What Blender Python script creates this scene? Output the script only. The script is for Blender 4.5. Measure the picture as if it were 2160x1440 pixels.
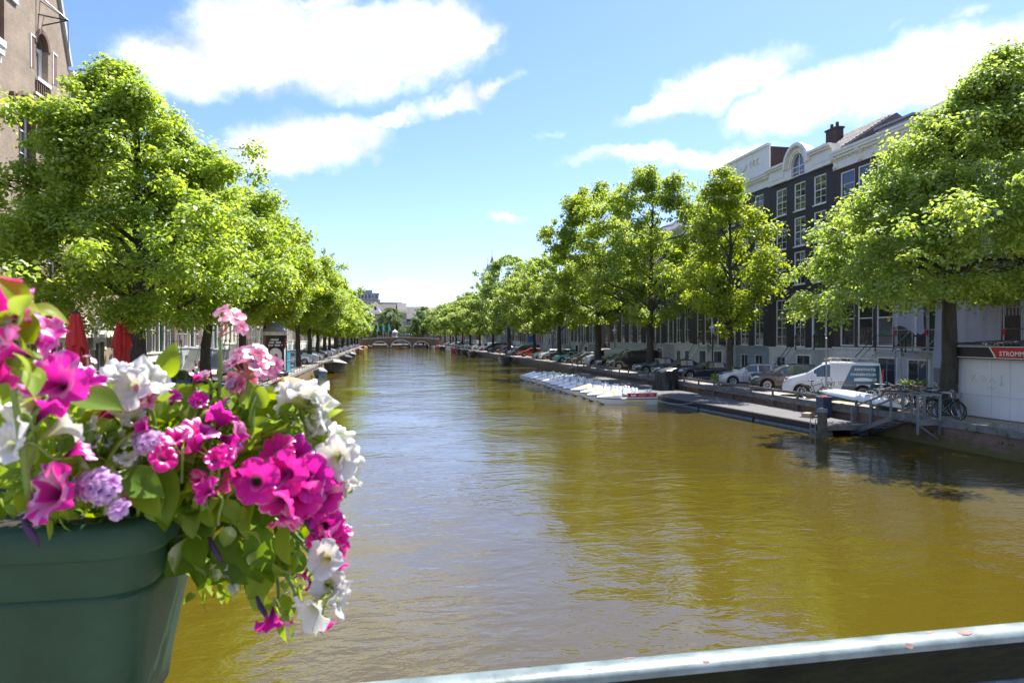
import bpy, bmesh, math, random
import numpy as np
from mathutils import Vector, Matrix, Euler

random.seed(7)
for o in list(bpy.data.objects):
    bpy.data.objects.remove(o)
scene = bpy.context.scene
C = scene.collection
R = math.radians
F = 1440.0
CAMZ = 4.2
TH = math.atan(272 / F)
CT, ST = math.cos(TH), math.sin(TH)

# ---------------------------------------------------------------- camera
cam = bpy.data.cameras.new('camera')
cam.lens = 24.0
cam.sensor_width = 36.0
cam.clip_start = 0.05
cam.clip_end = 3000
cam.dof.use_dof = True
cam.dof.focus_distance = 4.0
cam.dof.aperture_fstop = 10
camo = bpy.data.objects.new('camera', cam)
C.objects.link(camo)
camo.location = (0, 0, CAMZ)
camo.rotation_euler = (R(90 - 0.36), 0, -TH)
scene.camera = camo

# ---------------------------------------------------------------- exposure
vs = scene.view_settings
vs.view_transform = 'Standard'
vs.look = 'None'
vs.gamma = 1
vs.use_curve_mapping = False
vs.exposure = 2.08

# ---------------------------------------------------------------- sun
SUN_EL, SUN_AZ = R(59), R(48)
sv = Vector((math.cos(SUN_EL) * math.sin(SUN_AZ), math.cos(SUN_EL) * math.cos(SUN_AZ), math.sin(SUN_EL)))
sl = bpy.data.lights.new('sun', 'SUN')
sl.energy = 3.0
sl.angle = R(0.5)
sl.color = (1.0, 0.955, 0.88)
so = bpy.data.objects.new('sun', sl)
C.objects.link(so)
so.rotation_euler = sv.to_track_quat('Z', 'Y').to_euler()
so.location = (60, 60, 90)

# ---------------------------------------------------------------- world: Nishita sky with cumulus clouds
world = bpy.data.worlds.new('World')
scene.world = world
world.use_nodes = True
wt = world.node_tree
wt.nodes.clear()


def nd(t, kind, **kw):
    n = t.nodes.new(kind)
    for k, v in kw.items():
        setattr(n, k, v)
    return n


def mth(t, op, a, b=None, clamp=False):
    n = t.nodes.new('ShaderNodeMath')
    n.operation = op
    n.use_clamp = clamp
    for i, v in enumerate((a, b)):
        if v is None:
            continue
        if isinstance(v, (int, float)):
            n.inputs[i].default_value = v
        else:
            t.links.new(v, n.inputs[i])
    return n.outputs[0]


def mixc(t, f, a, b):
    n = t.nodes.new('ShaderNodeMix')
    n.data_type = 'RGBA'
    for i, v in ((0, f), (6, a), (7, b)):
        if isinstance(v, (int, float)):
            n.inputs[i].default_value = v
        elif isinstance(v, tuple):
            n.inputs[i].default_value = (v[0], v[1], v[2], 1)
        else:
            t.links.new(v, n.inputs[i])
    return n.outputs[2]


def build_sky():
    t = wt
    L = t.links.new
    sky = nd(t, 'ShaderNodeTexSky', sky_type='NISHITA')
    sky.sun_disc = False
    sky.sun_elevation = SUN_EL
    sky.sun_rotation = SUN_AZ
    sky.altitude = 0
    sky.air_density = 1.0
    sky.dust_density = 0.6
    sky.ozone_density = 3.5
    tc = nd(t, 'ShaderNodeTexCoord')
    sep = nd(t, 'ShaderNodeSeparateXYZ')
    L(tc.outputs['Generated'], sep.inputs[0])
    az = mth(t, 'ARCTAN2', sep.outputs[0], sep.outputs[1])
    el = mth(t, 'ARCSINE', sep.outputs[2])
    com = nd(t, 'ShaderNodeCombineXYZ')
    L(az, com.inputs[0])
    L(el, com.inputs[1])
    # warp of the cloud outlines
    n1 = nd(t, 'ShaderNodeTexNoise')
    n1.inputs['Scale'].default_value = 9
    n1.inputs['Detail'].default_value = 7
    n1.inputs['Roughness'].default_value = 0.62
    L(com.outputs[0], n1.inputs['Vector'])
    sub = nd(t, 'ShaderNodeVectorMath', operation='SUBTRACT')
    L(n1.outputs['Color'], sub.inputs[0])
    sub.inputs[1].default_value = (0.5, 0.5, 0.5)
    scl = nd(t, 'ShaderNodeVectorMath', operation='MULTIPLY')
    L(sub.outputs[0], scl.inputs[0])
    scl.inputs[1].default_value = (0.14, 0.085, 0)
    add = nd(t, 'ShaderNodeVectorMath', operation='ADD')
    L(com.outputs[0], add.inputs[0])
    L(scl.outputs[0], add.inputs[1])
    puv = add.outputs[0]
    blobs = [  # centre and half axes measured in the picture, tilt in degrees, weight
        (400, 135, 190, 75, 6, 1), (560, 85, 190, 120, 0, 1.1), (740, 110, 210, 105, 0, 1.1), (900, 90, 180, 100, 10, 1),
        (1010, 75, 80, 45, 15, .8), (570, 315, 130, 62, 5, 1), (690, 300, 150, 70, 5, 1), (830, 248, 120, 30, 16, .8),
        (960, 205, 110, 32, 12, .8), (1050, 178, 60, 24, 12, .7), (1400, 225, 120, 36, 14, .95), (1530, 180, 160, 58, 10, 1),
        (1600, 245, 110, 40, 6, .9), (1720, 205, 200, 68, 12, 1.05), (1890, 165, 200, 75, 14, 1.05), (2080, 130, 190, 80, 14, 1.05),
        (1340, 335, 190, 24, 0, .8), (1520, 328, 150, 30, 4, .85), (1075, 452, 80, 18, 0, .6), (2005, 45, 55, 24, 14, .5),
        (1885, 62, 40, 16, 0, .35), (1150, 290, 45, 16, 5, .35), (700, 8, 90, 26, 0, .7), (860, 612, 230, 34, 0, .5), (1120, 560, 180, 26, 0, .35),
        (2330, 90, 190, 80, 10, 1), (-60, 250, 160, 60, 0, .8), (-350, 120, 260, 90, 5, 1), (-520, 420, 200, 50, 0, .8),
        (300, -230, 300, 90, 0, 1), (900, -330, 330, 110, 5, 1), (1700, -260, 300, 90, 8, .9), (2500, -200, 260, 120, 0, 1)]
    acc = None
    for (px, py, rx, ry, rot, w) in blobs:
        u = math.atan((px - 1080) / F) + TH
        v = math.atan((711 - py) / F * math.cos(u - TH))
        k = math.cos(u - TH) ** 2
        m = nd(t, 'ShaderNodeMapping', vector_type='TEXTURE')
        m.inputs['Location'].default_value = (u, v, 0)
        m.inputs['Rotation'].default_value = (0, 0, R(rot))
        m.inputs['Scale'].default_value = (rx / F * k, ry / F * math.cos(v) ** 2 * math.cos(u - TH), 1)
        L(puv, m.inputs[0])
        ln = nd(t, 'ShaderNodeVectorMath', operation='LENGTH')
        L(m.outputs[0], ln.inputs[0])
        s = mth(t, 'MULTIPLY', mth(t, 'SUBTRACT', 1.25, ln.outputs['Value'], True), w)
        acc = s if acc is None else mth(t, 'SMOOTH_MAX', acc, s) if False else mth(t, 'MAXIMUM', acc, s)
    # unseen clouds behind the camera and overhead, cover thickened to brighten the shade
    n2 = nd(t, 'ShaderNodeTexNoise')
    n2.inputs['Scale'].default_value = 2.6
    n2.inputs['Detail'].default_value = 6
    L(tc.outputs['Generated'], n2.inputs['Vector'])
    rest = mth(t, 'MULTIPLY', mth(t, 'SUBTRACT', n2.outputs[0], 0.43, True), 3.4)
    behind = mth(t, 'MULTIPLY_ADD', sep.outputs[1], -1.6)
    behind.node.inputs[2].default_value = 0.35
    behind.node.use_clamp = True
    acc = mth(t, 'MAXIMUM', acc, mth(t, 'MULTIPLY', rest, behind))
    # fine billows
    n3 = nd(t, 'ShaderNodeTexNoise')
    n3.inputs['Scale'].default_value = 26
    n3.inputs['Detail'].default_value = 8
    n3.inputs['Roughness'].default_value = 0.6
    L(com.outputs[0], n3.inputs['Vector'])
    fine = mth(t, 'MULTIPLY', mth(t, 'SUBTRACT', n3.outputs[0], 0.5), 0.55)
    dens = mth(t, 'ADD', acc, mth(t, 'MULTIPLY', fine, mth(t, 'MULTIPLY', acc, 2.2, True)))
    ramp = nd(t, 'ShaderNodeMapRange', interpolation_type='SMOOTHSTEP')
    ramp.inputs[1].default_value = 0.16
    ramp.inputs[2].default_value = 0.92
    L(dens, ramp.inputs[0])
    cover = mth(t, 'MULTIPLY', ramp.outputs[0], 0.97)
    shade = nd(t, 'ShaderNodeTexNoise')
    shade.inputs['Scale'].default_value = 10
    shade.inputs['Detail'].default_value = 7
    mp = nd(t, 'ShaderNodeMapping')
    mp.inputs['Scale'].default_value = (1, 2.2, 1)
    L(puv, mp.inputs[0])
    L(mp.outputs[0], shade.inputs['Vector'])
    sr = nd(t, 'ShaderNodeMapRange')
    sr.inputs[1].default_value = 0.36
    sr.inputs[2].default_value = 0.86
    L(shade.outputs[0], sr.inputs[0])
    ccol = mixc(t, sr.outputs[0], (CLOUD_DARK[0], CLOUD_DARK[1], CLOUD_DARK[2]), CLOUD_LIT)
    tint = nd(t, 'ShaderNodeMix', data_type='RGBA', blend_type='MULTIPLY')
    tint.inputs[0].default_value = 1
    L(sky.outputs[0], tint.inputs[6])
    tint.inputs[7].default_value = SKY_TINT
    # thin bright veil low over the horizon
    veil = mth(t, 'POWER', mth(t, 'SUBTRACT', 1.0, mth(t, 'ABSOLUTE', sep.outputs[2])), 9.0)
    skyc = mixc(t, mth(t, 'MULTIPLY', veil, 0.36), tint.outputs[2], (2.5, 2.7, 2.95))
    col = mixc(t, cover, skyc, ccol)
    bg = nd(t, 'ShaderNodeBackground')
    bg.inputs['Strength'].default_value = SKY_STRENGTH
    L(col, bg.inputs['Color'])
    out = nd(t, 'ShaderNodeOutputWorld')
    L(bg.outputs[0], out.inputs[0])


SKY_STRENGTH = 0.125
SKY_TINT = (0.345, 0.38, 0.53, 1)
CLOUD_LIT = (4.6, 4.6, 4.6)
CLOUD_DARK = (1.92, 1.97, 2.06)
build_sky()

cy = scene.cycles
cy.max_bounces = 7
cy.diffuse_bounces = 5
cy.glossy_bounces = 2
cy.transmission_bounces = 4
cy.transparent_max_bounces = 6
cy.caustics_reflective = False
cy.caustics_refractive = False
cy.sample_clamp_indirect = 6


# ---------------------------------------------------------------- measuring helpers (survey of the photograph)
def ray(px, py, zc):
    xc = (px - 1080) / F * zc
    return Vector((xc * CT + zc * ST, zc * CT - xc * ST, CAMZ - (py - 711) / F * zc))


def depth_at(px, X):
    return X / (CT * (px - 808) / F)


def at_x(px, X, z=1.0):
    """world point on the vertical plane x = X seen in picture column px"""
    p = ray(px, 711, depth_at(px, X))
    p.z = z
    return p


def fac(px, py, X):
    return ray(px, py, depth_at(px, X))


# ---------------------------------------------------------------- mesh builder
class MB:
    def __init__(s):
        s.v = []
        s.f = []

    def add(s, vs_, fs_):
        b = len(s.v)
        s.v += [tuple(p) for p in vs_]
        s.f += [tuple(i + b for i in f) for f in fs_]
        return s

    def box(s, x0, x1, y0, y1, z0, z1):
        return s.add([(x0, y0, z0), (x1, y0, z0), (x1, y1, z0), (x0, y1, z0), (x0, y0, z1), (x1, y0, z1), (x1, y1, z1), (x0, y1, z1)],
                     [(0, 3, 2, 1), (4, 5, 6, 7), (0, 1, 5, 4), (1, 2, 6, 5), (2, 3, 7, 6), (3, 0, 4, 7)])

    def tube(s, pts, rad, n=8, caps=True):
        pts = [Vector(p) for p in pts]
        m = len(pts)
        if isinstance(rad, (int, float)):
            rad = [rad] * m
        b = len(s.v)
        prev = None
        for i, p in enumerate(pts):
            d = (pts[min(i + 1, m - 1)] - pts[max(i - 1, 0)])
            if d.length < 1e-9:
                d = Vector((0, 0, 1))
            d.normalize()
            if prev is None:
                a = Vector((0, 0, 1)) if abs(d.z) < 0.9 else Vector((1, 0, 0))
                u = d.cross(a).normalized()
            else:
                u = (prev - d * prev.dot(d))
                u = u.normalized() if u.length > 1e-6 else d.orthogonal().normalized()
            prev = u
            w = d.cross(u)
            for k in range(n):
                a = 2 * math.pi * k / n
                s.v.append(tuple(p + (u * math.cos(a) + w * math.sin(a)) * rad[i]))
        for i in range(m - 1):
            for k in range(n):
                k2 = (k + 1) % n
                s.f.append((b + i * n + k, b + i * n + k2, b + (i + 1) * n + k2, b + (i + 1) * n + k))
        if caps:
            s.f.append(tuple(b + k for k in reversed(range(n))))
            s.f.append(tuple(b + (m - 1) * n + k for k in range(n)))
        return s

    def bar(s, p0, p1, w, h):
        """square bar from p0 to p1, w sideways, h upright"""
        p0, p1 = Vector(p0), Vector(p1)
        d = (p1 - p0).normalized()
        up = Vector((0, 0, 1)) if abs(d.z) < 0.95 else Vector((1, 0, 0))
        a = d.cross(up).normalized()
        b_ = a.cross(d).normalized()
        vs_ = []
        for p in (p0, p1):
            for (i, j) in ((-1, -1), (1, -1), (1, 1), (-1, 1)):
                vs_.append(p + a * (w / 2 * i) + b_ * (h / 2 * j))
        return s.add(vs_, [(0, 1, 2, 3), (7, 6, 5, 4), (0, 4, 5, 1), (1, 5, 6, 2), (2, 6, 7, 3), (3, 7, 4, 0)])

    def lathe(s, prof, n=20, axis='z', c=(0, 0, 0)):
        b = len(s.v)
        for (r, h) in prof:
            for k in range(n):
                a = 2 * math.pi * k / n
                x, y = r * math.cos(a), r * math.sin(a)
                p = (x, y, h) if axis == 'z' else ((x, h, y) if axis == 'y' else (h, x, y))
                s.v.append((p[0] + c[0], p[1] + c[1], p[2] + c[2]))
        for i in range(len(prof) - 1):
            for k in range(n):
                k2 = (k + 1) % n
                f = (b + i * n + k, b + i * n + k2, b + (i + 1) * n + k2, b + (i + 1) * n + k)
                s.f.append(f if axis != 'y' else f[::-1])
        return s

    def prism(s, poly, y0, y1):
        """polygon in xz (counter-clockwise seen from -y) extruded from y0 to y1"""
        n = len(poly)
        b = len(s.v)
        for y in (y0, y1):
            s.v += [(p[0], y, p[1]) for p in poly]
        s.f.append(tuple(b + i for i in range(n)))
        s.f.append(tuple(b + n + i for i in reversed(range(n))))
        for i in range(n):
            j = (i + 1) % n
            s.f.append((b + i, b + n + i, b + n + j, b + j))
        return s

    def prism_z(s, poly, z0, z1):
        n = len(poly)
        b = len(s.v)
        for z in (z0, z1):
            s.v += [(p[0], p[1], z) for p in poly]
        s.f.append(tuple(b + i for i in reversed(range(n))))
        s.f.append(tuple(b + n + i for i in range(n)))
        for i in range(n):
            j = (i + 1) % n
            s.f.append((b + i, b + j, b + n + j, b + n + i))
        return s

    def mesh(s, name, mat=None, smooth=None):
        me = bpy.data.meshes.new(name)
        me.from_pydata(s.v, [], s.f)
        if mat is not None:
            me.materials.append(mat)
        if smooth is not None:
            me.polygons.foreach_set('use_smooth', [True] * len(me.polygons))
            if smooth < 179:
                me.set_sharp_from_angle(angle=R(smooth))
        me.update()
        return me

    def build(s, name, mat, parent=None, smooth=None, loc=None, rot=None):
        return obj(name, s.mesh(name, mat, smooth), parent, loc, rot)


def obj(name, me, parent=None, loc=None, rot=None, mat=None):
    o = bpy.data.objects.new(name, me)
    C.objects.link(o)
    if parent is not None:
        o.parent = parent
    if loc is not None:
        o.location = loc
    if rot is not None:
        o.rotation_euler = rot
    if mat is not None:
        o.material_slots[0].link = 'OBJECT'
        o.material_slots[0].material = mat
    return o


def tag(o, label=None, cat=None, group=None, kind=None):
    if label:
        o['label'] = label
    if cat:
        o['category'] = cat
    if group:
        o['group'] = group
    if kind:
        o['kind'] = kind
    return o


def thing(name, label, cat, loc=(0, 0, 0), rotz=0, group=None):
    o = bpy.data.objects.new(name, None)
    C.objects.link(o)
    o.empty_display_size = 0.1
    o.location = loc
    o.rotation_euler = (0, 0, rotz)
    return tag(o, label, cat, group)


def copy_tree(o, parent=None):
    c = o.copy()
    C.objects.link(c)
    c.parent = parent
    for ch in KIDS(o):
        copy_tree(ch, c)
    return c


def KIDS(o):
    return [x for x in o.children]


def np_mesh(name, verts, quads, mat, mat_idx=None, smooth=False):
    me = bpy.data.meshes.new(name)
    verts = np.asarray(verts, dtype=np.float32)
    quads = np.asarray(quads, dtype=np.int32)
    k = quads.shape[1]
    me.vertices.add(len(verts))
    me.vertices.foreach_set('co', verts.ravel())
    me.loops.add(quads.size)
    me.loops.foreach_set('vertex_index', quads.ravel())
    me.polygons.add(len(quads))
    me.polygons.foreach_set('loop_start', np.arange(0, quads.size, k, dtype=np.int32))
    if smooth:
        me.polygons.foreach_set('use_smooth', np.ones(len(quads), dtype=bool))
    if mat is not None:
        me.materials.append(mat)
    me.update(calc_edges=True)
    return me


# ---------------------------------------------------------------- materials
def mat(name, col, rough=0.6, metal=0.0, var=0.12, scale=4.0, bump=0.0, bscale=40.0, spec=0.5, coat=0.0, col2=None, detail=4, stretch=(1, 1, 1), emit=0):
    m = bpy.data.materials.new(name)
    m.use_nodes = True
    t = m.node_tree
    p = t.nodes['Principled BSDF']
    p.inputs['Roughness'].default_value = rough
    p.inputs['Metallic'].default_value = metal
    p.inputs['Specular IOR Level'].default_value = spec
    p.inputs['Coat Weight'].default_value = coat
    tc = nd(t, 'ShaderNodeTexCoord')
    mp = nd(t, 'ShaderNodeMapping')
    mp.inputs['Scale'].default_value = stretch
    t.links.new(tc.outputs['Object'], mp.inputs[0])
    if var > 0 or col2:
        n = nd(t, 'ShaderNodeTexNoise')
        n.inputs['Scale'].default_value = scale
        n.inputs['Detail'].default_value = detail
        n.inputs['Roughness'].default_value = 0.65
        t.links.new(mp.outputs[0], n.inputs['Vector'])
        mr = nd(t, 'ShaderNodeMapRange')
        mr.inputs[1].default_value = 0.32
        mr.inputs[2].default_value = 0.68
        t.links.new(n.outputs[0], mr.inputs[0])
        lo = tuple(max(0, c * (1 - var)) for c in col)
        hi = col2 if col2 else tuple(min(1, c * (1 + var)) for c in col)
        t.links.new(mixc(t, mr.outputs[0], lo, hi), p.inputs['Base Color'])
        rr = mth(t, 'MULTIPLY_ADD', mr.outputs[0], rough * 0.25)
        rr.node.inputs[2].default_value = rough * 0.87
        t.links.new(rr, p.inputs['Roughness'])
    else:
        p.inputs['Base Color'].default_value = (*col, 1)
    if bump > 0:
        b = nd(t, 'ShaderNodeBump')
        b.inputs['Strength'].default_value = 1
        b.inputs['Distance'].default_value = bump
        n = nd(t, 'ShaderNodeTexNoise')
        n.inputs['Scale'].default_value = bscale
        n.inputs['Detail'].default_value = 3
        t.links.new(mp.outputs[0], n.inputs['Vector'])
        t.links.new(n.outputs[0], b.inputs['Height'])
        t.links.new(b.outputs[0], p.inputs['Normal'])
    return m


def brick_mat(name, c1, c2, mortar, bw=0.22, bh=0.065, axis='xz', stain=None, stain_col=(0.06, 0.07, 0.02), rough=0.85, bump=0.006, ms=0.008):
    m = bpy.data.materials.new(name)
    m.use_nodes = True
    t = m.node_tree
    p = t.nodes['Principled BSDF']
    p.inputs['Roughness'].default_value = rough
    tc = nd(t, 'ShaderNodeTexCoord')
    sep = nd(t, 'ShaderNodeSeparateXYZ')
    t.links.new(tc.outputs['Object'], sep.inputs[0])
    com = nd(t, 'ShaderNodeCombineXYZ')
    if axis == 'xz':
        t.links.new(mth(t, 'ADD', sep.outputs[0], sep.outputs[1]), com.inputs[0])
        t.links.new(sep.outputs[2], com.inputs[1])
    elif axis == 'yz':
        t.links.new(sep.outputs[1], com.inputs[0])
        t.links.new(sep.outputs[2], com.inputs[1])
    else:
        t.links.new(sep.outputs[0], com.inputs[0])
        t.links.new(sep.outputs[1], com.inputs[1])
    b = nd(t, 'ShaderNodeTexBrick')
    b.inputs['Scale'].default_value = 1
    b.inputs['Brick Width'].default_value = bw
    b.inputs['Row Height'].default_value = bh
    b.inputs['Mortar Size'].default_value = ms
    b.inputs['Mortar Smooth'].default_value = 0.2
    b.inputs['Bias'].default_value = 0
    b.inputs['Color1'].default_value = (*c1, 1)
    b.inputs['Color2'].default_value = (*c2, 1)
    b.inputs['Mortar'].default_value = (*mortar, 1)
    t.links.new(com.outputs[0], b.inputs['Vector'])
    n = nd(t, 'ShaderNodeTexNoise')
    n.inputs['Scale'].default_value = 0.8
    n.inputs['Detail'].default_value = 6
    n.inputs['Roughness'].default_value = 0.7
    t.links.new(tc.outputs['Object'], n.inputs['Vector'])
    mul = nd(t, 'ShaderNodeMix', data_type='RGBA', blend_type='MULTIPLY')
    mul.inputs[0].default_value = 1
    t.links.new(b.outputs['Color'], mul.inputs[6])
    mr = nd(t, 'ShaderNodeMapRange')
    mr.inputs[1].default_value = 0.3
    mr.inputs[2].default_value = 0.7
    mr.inputs[3].default_value = 0.72
    mr.inputs[4].default_value = 1.22
    t.links.new(n.outputs[0], mr.inputs[0])
    t.links.new(mr.outputs[0], mul.inputs[7])
    col = mul.outputs[2]
    if stain is not None:
        # algae stains: patches growing from the waterline upwards, with ragged edges
        n2 = nd(t, 'ShaderNodeTexNoise')
        n2.inputs['Scale'].default_value = 1.3
        n2.inputs['Detail'].default_value = 8
        n2.inputs['Roughness'].default_value = 0.7
        t.links.new(tc.outputs['Object'], n2.inputs['Vector'])
        h = mth(t, 'MULTIPLY_ADD', sep.outputs[2], -0.42)
        h.node.inputs[2].default_value = stain
        s = mth(t, 'ADD', n2.outputs[0], h)
        sr = nd(t, 'ShaderNodeMapRange')
        sr.inputs[1].default_value = 0.5
        sr.inputs[2].default_value = 0.72
        t.links.new(s, sr.inputs[0])
        col = mixc(t, mth(t, 'MULTIPLY', sr.outputs[0], 0.85), col, stain_col)
    t.links.new(col, p.inputs['Base Color'])
    if bump:
        bp = nd(t, 'ShaderNodeBump')
        bp.invert = True
        bp.inputs['Distance'].default_value = bump
        t.links.new(b.outputs['Fac'], bp.inputs['Height'])
        t.links.new(bp.outputs[0], p.inputs['Normal'])
    return m


def leaf_mat(name, c1, c2, c3, transl=0.45, scale=0.5, rough=0.45, gloss=0.35):
    """leaf: diffuse + translucent + a little gloss; colour varies from spray to spray and leaf to leaf"""
    m = bpy.data.materials.new(name)
    m.use_nodes = True
    t = m.node_tree
    t.nodes.clear()
    out = nd(t, 'ShaderNodeOutputMaterial')
    tc = nd(t, 'ShaderNodeTexCoord')
    n = nd(t, 'ShaderNodeTexNoise')
    n.inputs['Scale'].default_value = scale
    n.inputs['Detail'].default_value = 2
    t.links.new(tc.outputs['Object'], n.inputs['Vector'])
    mr = nd(t, 'ShaderNodeMapRange')
    mr.inputs[1].default_value = 0.35
    mr.inputs[2].default_value = 0.65
    t.links.new(n.outputs[0], mr.inputs[0])
    geo = nd(t, 'ShaderNodeNewGeometry')
    a = mixc(t, mr.outputs[0], c1, c2)
    b = mixc(t, mth(t, 'MULTIPLY', geo.outputs['Random Per Island'], 0.6), a, c3)
    oi = nd(t, 'ShaderNodeObjectInfo')
    h0 = nd(t, 'ShaderNodeHueSaturation')
    for key, mul, add in (('Hue', .014, .494), ('Value', .12, .98), ('Saturation', -.14, 1.02)):
        q = mth(t, 'MULTIPLY_ADD', oi.outputs['Random'], mul)
        q.node.inputs[2].default_value = add
        t.links.new(q, h0.inputs[key])
    t.links.new(b, h0.inputs['Color'])
    b = h0.outputs[0]
    d = nd(t, 'ShaderNodeBsdfDiffuse')
    t.links.new(b, d.inputs[0])
    tr = nd(t, 'ShaderNodeBsdfTranslucent')
    hs = nd(t, 'ShaderNodeHueSaturation')
    hs.inputs['Hue'].default_value = 0.485
    hs.inputs['Saturation'].default_value = 1.1
    hs.inputs['Value'].default_value = 1.35
    t.links.new(b, hs.inputs['Color'])
    t.links.new(hs.outputs[0], tr.inputs[0])
    mx = nd(t, 'ShaderNodeMixShader')
    mx.inputs[0].default_value = transl
    t.links.new(d.outputs[0], mx.inputs[1])
    t.links.new(tr.outputs[0], mx.inputs[2])
    g = nd(t, 'ShaderNodeBsdfGlossy')
    g.inputs['Roughness'].default_value = rough
    g.inputs['Color'].default_value = (0.9, 0.95, 0.9, 1)
    fr = nd(t, 'ShaderNodeFresnel')
    fr.inputs[0].default_value = 1.4
    m2 = nd(t, 'ShaderNodeMixShader')
    t.links.new(mth(t, 'MULTIPLY', fr.outputs[0], gloss), m2.inputs[0])
    t.links.new(mx.outputs[0], m2.inputs[1])
    t.links.new(g.outputs[0], m2.inputs[2])
    t.links.new(m2.outputs[0], out.inputs[0])
    return m


def glass_mat(name, col, rough=0.04, spec=0.8, wobble=0.0015):
    m = bpy.data.materials.new(name)
    m.use_nodes = True
    t = m.node_tree
    p = t.nodes['Principled BSDF']
    p.inputs['Roughness'].default_value = rough
    p.inputs['Specular IOR Level'].default_value = spec
    p.inputs['IOR'].default_value = 1.52
    oi = nd(t, 'ShaderNodeObjectInfo')
    cr = nd(t, 'ShaderNodeValToRGB')
    cr.color_ramp.interpolation = 'CONSTANT'
    e = cr.color_ramp.elements
    e[0].color = (*col, 1)
    e[1].position = 0.74
    e[1].color = (col[0] * 3 + 0.02, col[1] * 3 + 0.02, col[2] * 3 + 0.015, 1)
    t.links.new(oi.outputs['Random'], cr.inputs[0])
    t.links.new(cr.outputs[0], p.inputs['Base Color'])
    if wobble:
        tc = nd(t, 'ShaderNodeTexCoord')
        n = nd(t, 'ShaderNodeTexNoise')
        n.inputs['Scale'].default_value = 2.2
        n.inputs['Detail'].default_value = 1
        t.links.new(tc.outputs['Object'], n.inputs['Vector'])
        b = nd(t, 'ShaderNodeBump')
        b.inputs['Distance'].default_value = wobble * 4
        t.links.new(n.outputs[0], b.inputs['Height'])
        t.links.new(b.outputs[0], p.inputs['Normal'])
    return m


def paint(name, col, metal=0.0, rough=0.32, coat=0.8):
    m = mat(name, col, rough, metal, 0.06, 1.2, coat=coat)
    m.node_tree.nodes['Principled BSDF'].inputs['Coat Roughness'].default_value = 0.06
    return m


MT = {}
MT['white_paint'] = mat('white_paint', (0.78, 0.77, 0.73), 0.45, var=0.05, scale=2)
MT['cream'] = mat('cream_paint', (0.72, 0.69, 0.60), 0.5, var=0.07, scale=1.5)
MT['stone'] = mat('grey_stone', (0.46, 0.45, 0.42), 0.8, var=0.18, scale=1.2, bump=0.004)
MT['light_stone'] = mat('light_stone', (0.66, 0.64, 0.58), 0.75, var=0.12, scale=1.2, bump=0.003)
MT['blue_stone'] = mat('blue_stone', (0.27, 0.31, 0.34), 0.6, var=0.2, scale=1.5, bump=0.003)
MT['glass'] = glass_mat('window_glass', (0.025, 0.03, 0.034))
MT['car_glass'] = glass_mat('car_glass', (0.03, 0.036, 0.038), wobble=0)
MT['iron'] = mat('black_iron', (0.018, 0.022, 0.024), 0.4, 0.0, 0.2, 6)
MT['green_iron'] = mat('dark_green_iron', (0.012, 0.035, 0.03), 0.35, 0.0, 0.2, 6)
MT['steel'] = mat('galvanised_steel', (0.30, 0.32, 0.34), 0.45, 0.6, 0.2, 5)
MT['bark'] = mat('bark', (0.045, 0.036, 0.026), 0.9, var=0.35, scale=6, bump=0.03, bscale=14, stretch=(1, 1, 0.25), col2=(0.085, 0.075, 0.055))
MT['timber'] = mat('weathered_timber', (0.20, 0.185, 0.165), 0.85, var=0.3, scale=3, bump=0.006, bscale=30, stretch=(1, 1, 1))
MT['rubber'] = mat('black_rubber', (0.014, 0.014, 0.015), 0.75, var=0.2, scale=8)
MT['chrome'] = mat('chrome', (0.65, 0.66, 0.68), 0.2, 0.9, 0.05)
MT['rim'] = mat('alloy_rim', (0.52, 0.53, 0.55), 0.3, 0.7, 0.05)
MT['black_plastic'] = mat('black_plastic', (0.016, 0.016, 0.017), 0.5, var=0.15)
MT['lamp_glass'] = mat('headlamp_glass', (0.62, 0.64, 0.66), 0.12, 0.2, 0.1, 12)
MT['red_lens'] = mat('red_lens', (0.45, 0.015, 0.015), 0.2, 0, 0.1, 12)
MT['yellow_plate'] = mat('yellow_plate', (0.75, 0.5, 0.03), 0.5, 0, 0.05)
MT['roof_tile'] = mat('dark_roof_tile', (0.06, 0.055, 0.055), 0.5, var=0.4, scale=5, col2=(0.14, 0.125, 0.115))
MT['red_tile'] = mat('red_roof_tile', (0.16, 0.075, 0.05), 0.7, var=0.3, scale=5)
MT['lead'] = mat('lead', (0.22, 0.23, 0.24), 0.6, var=0.15, scale=2)
MT['door_green'] = mat('dark_green_door', (0.008, 0.03, 0.027), 0.25, var=0.1, coat=0.4)
# ================================================================ THE SETTING
XL, XR = -7.5, 21.0          # canal sides
QZ = 1.0                     # street level above the water
FL, FR = -17.6, 31.0         # house fronts
YB0, YB1 = 268.0, 280.0      # far bridge


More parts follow.
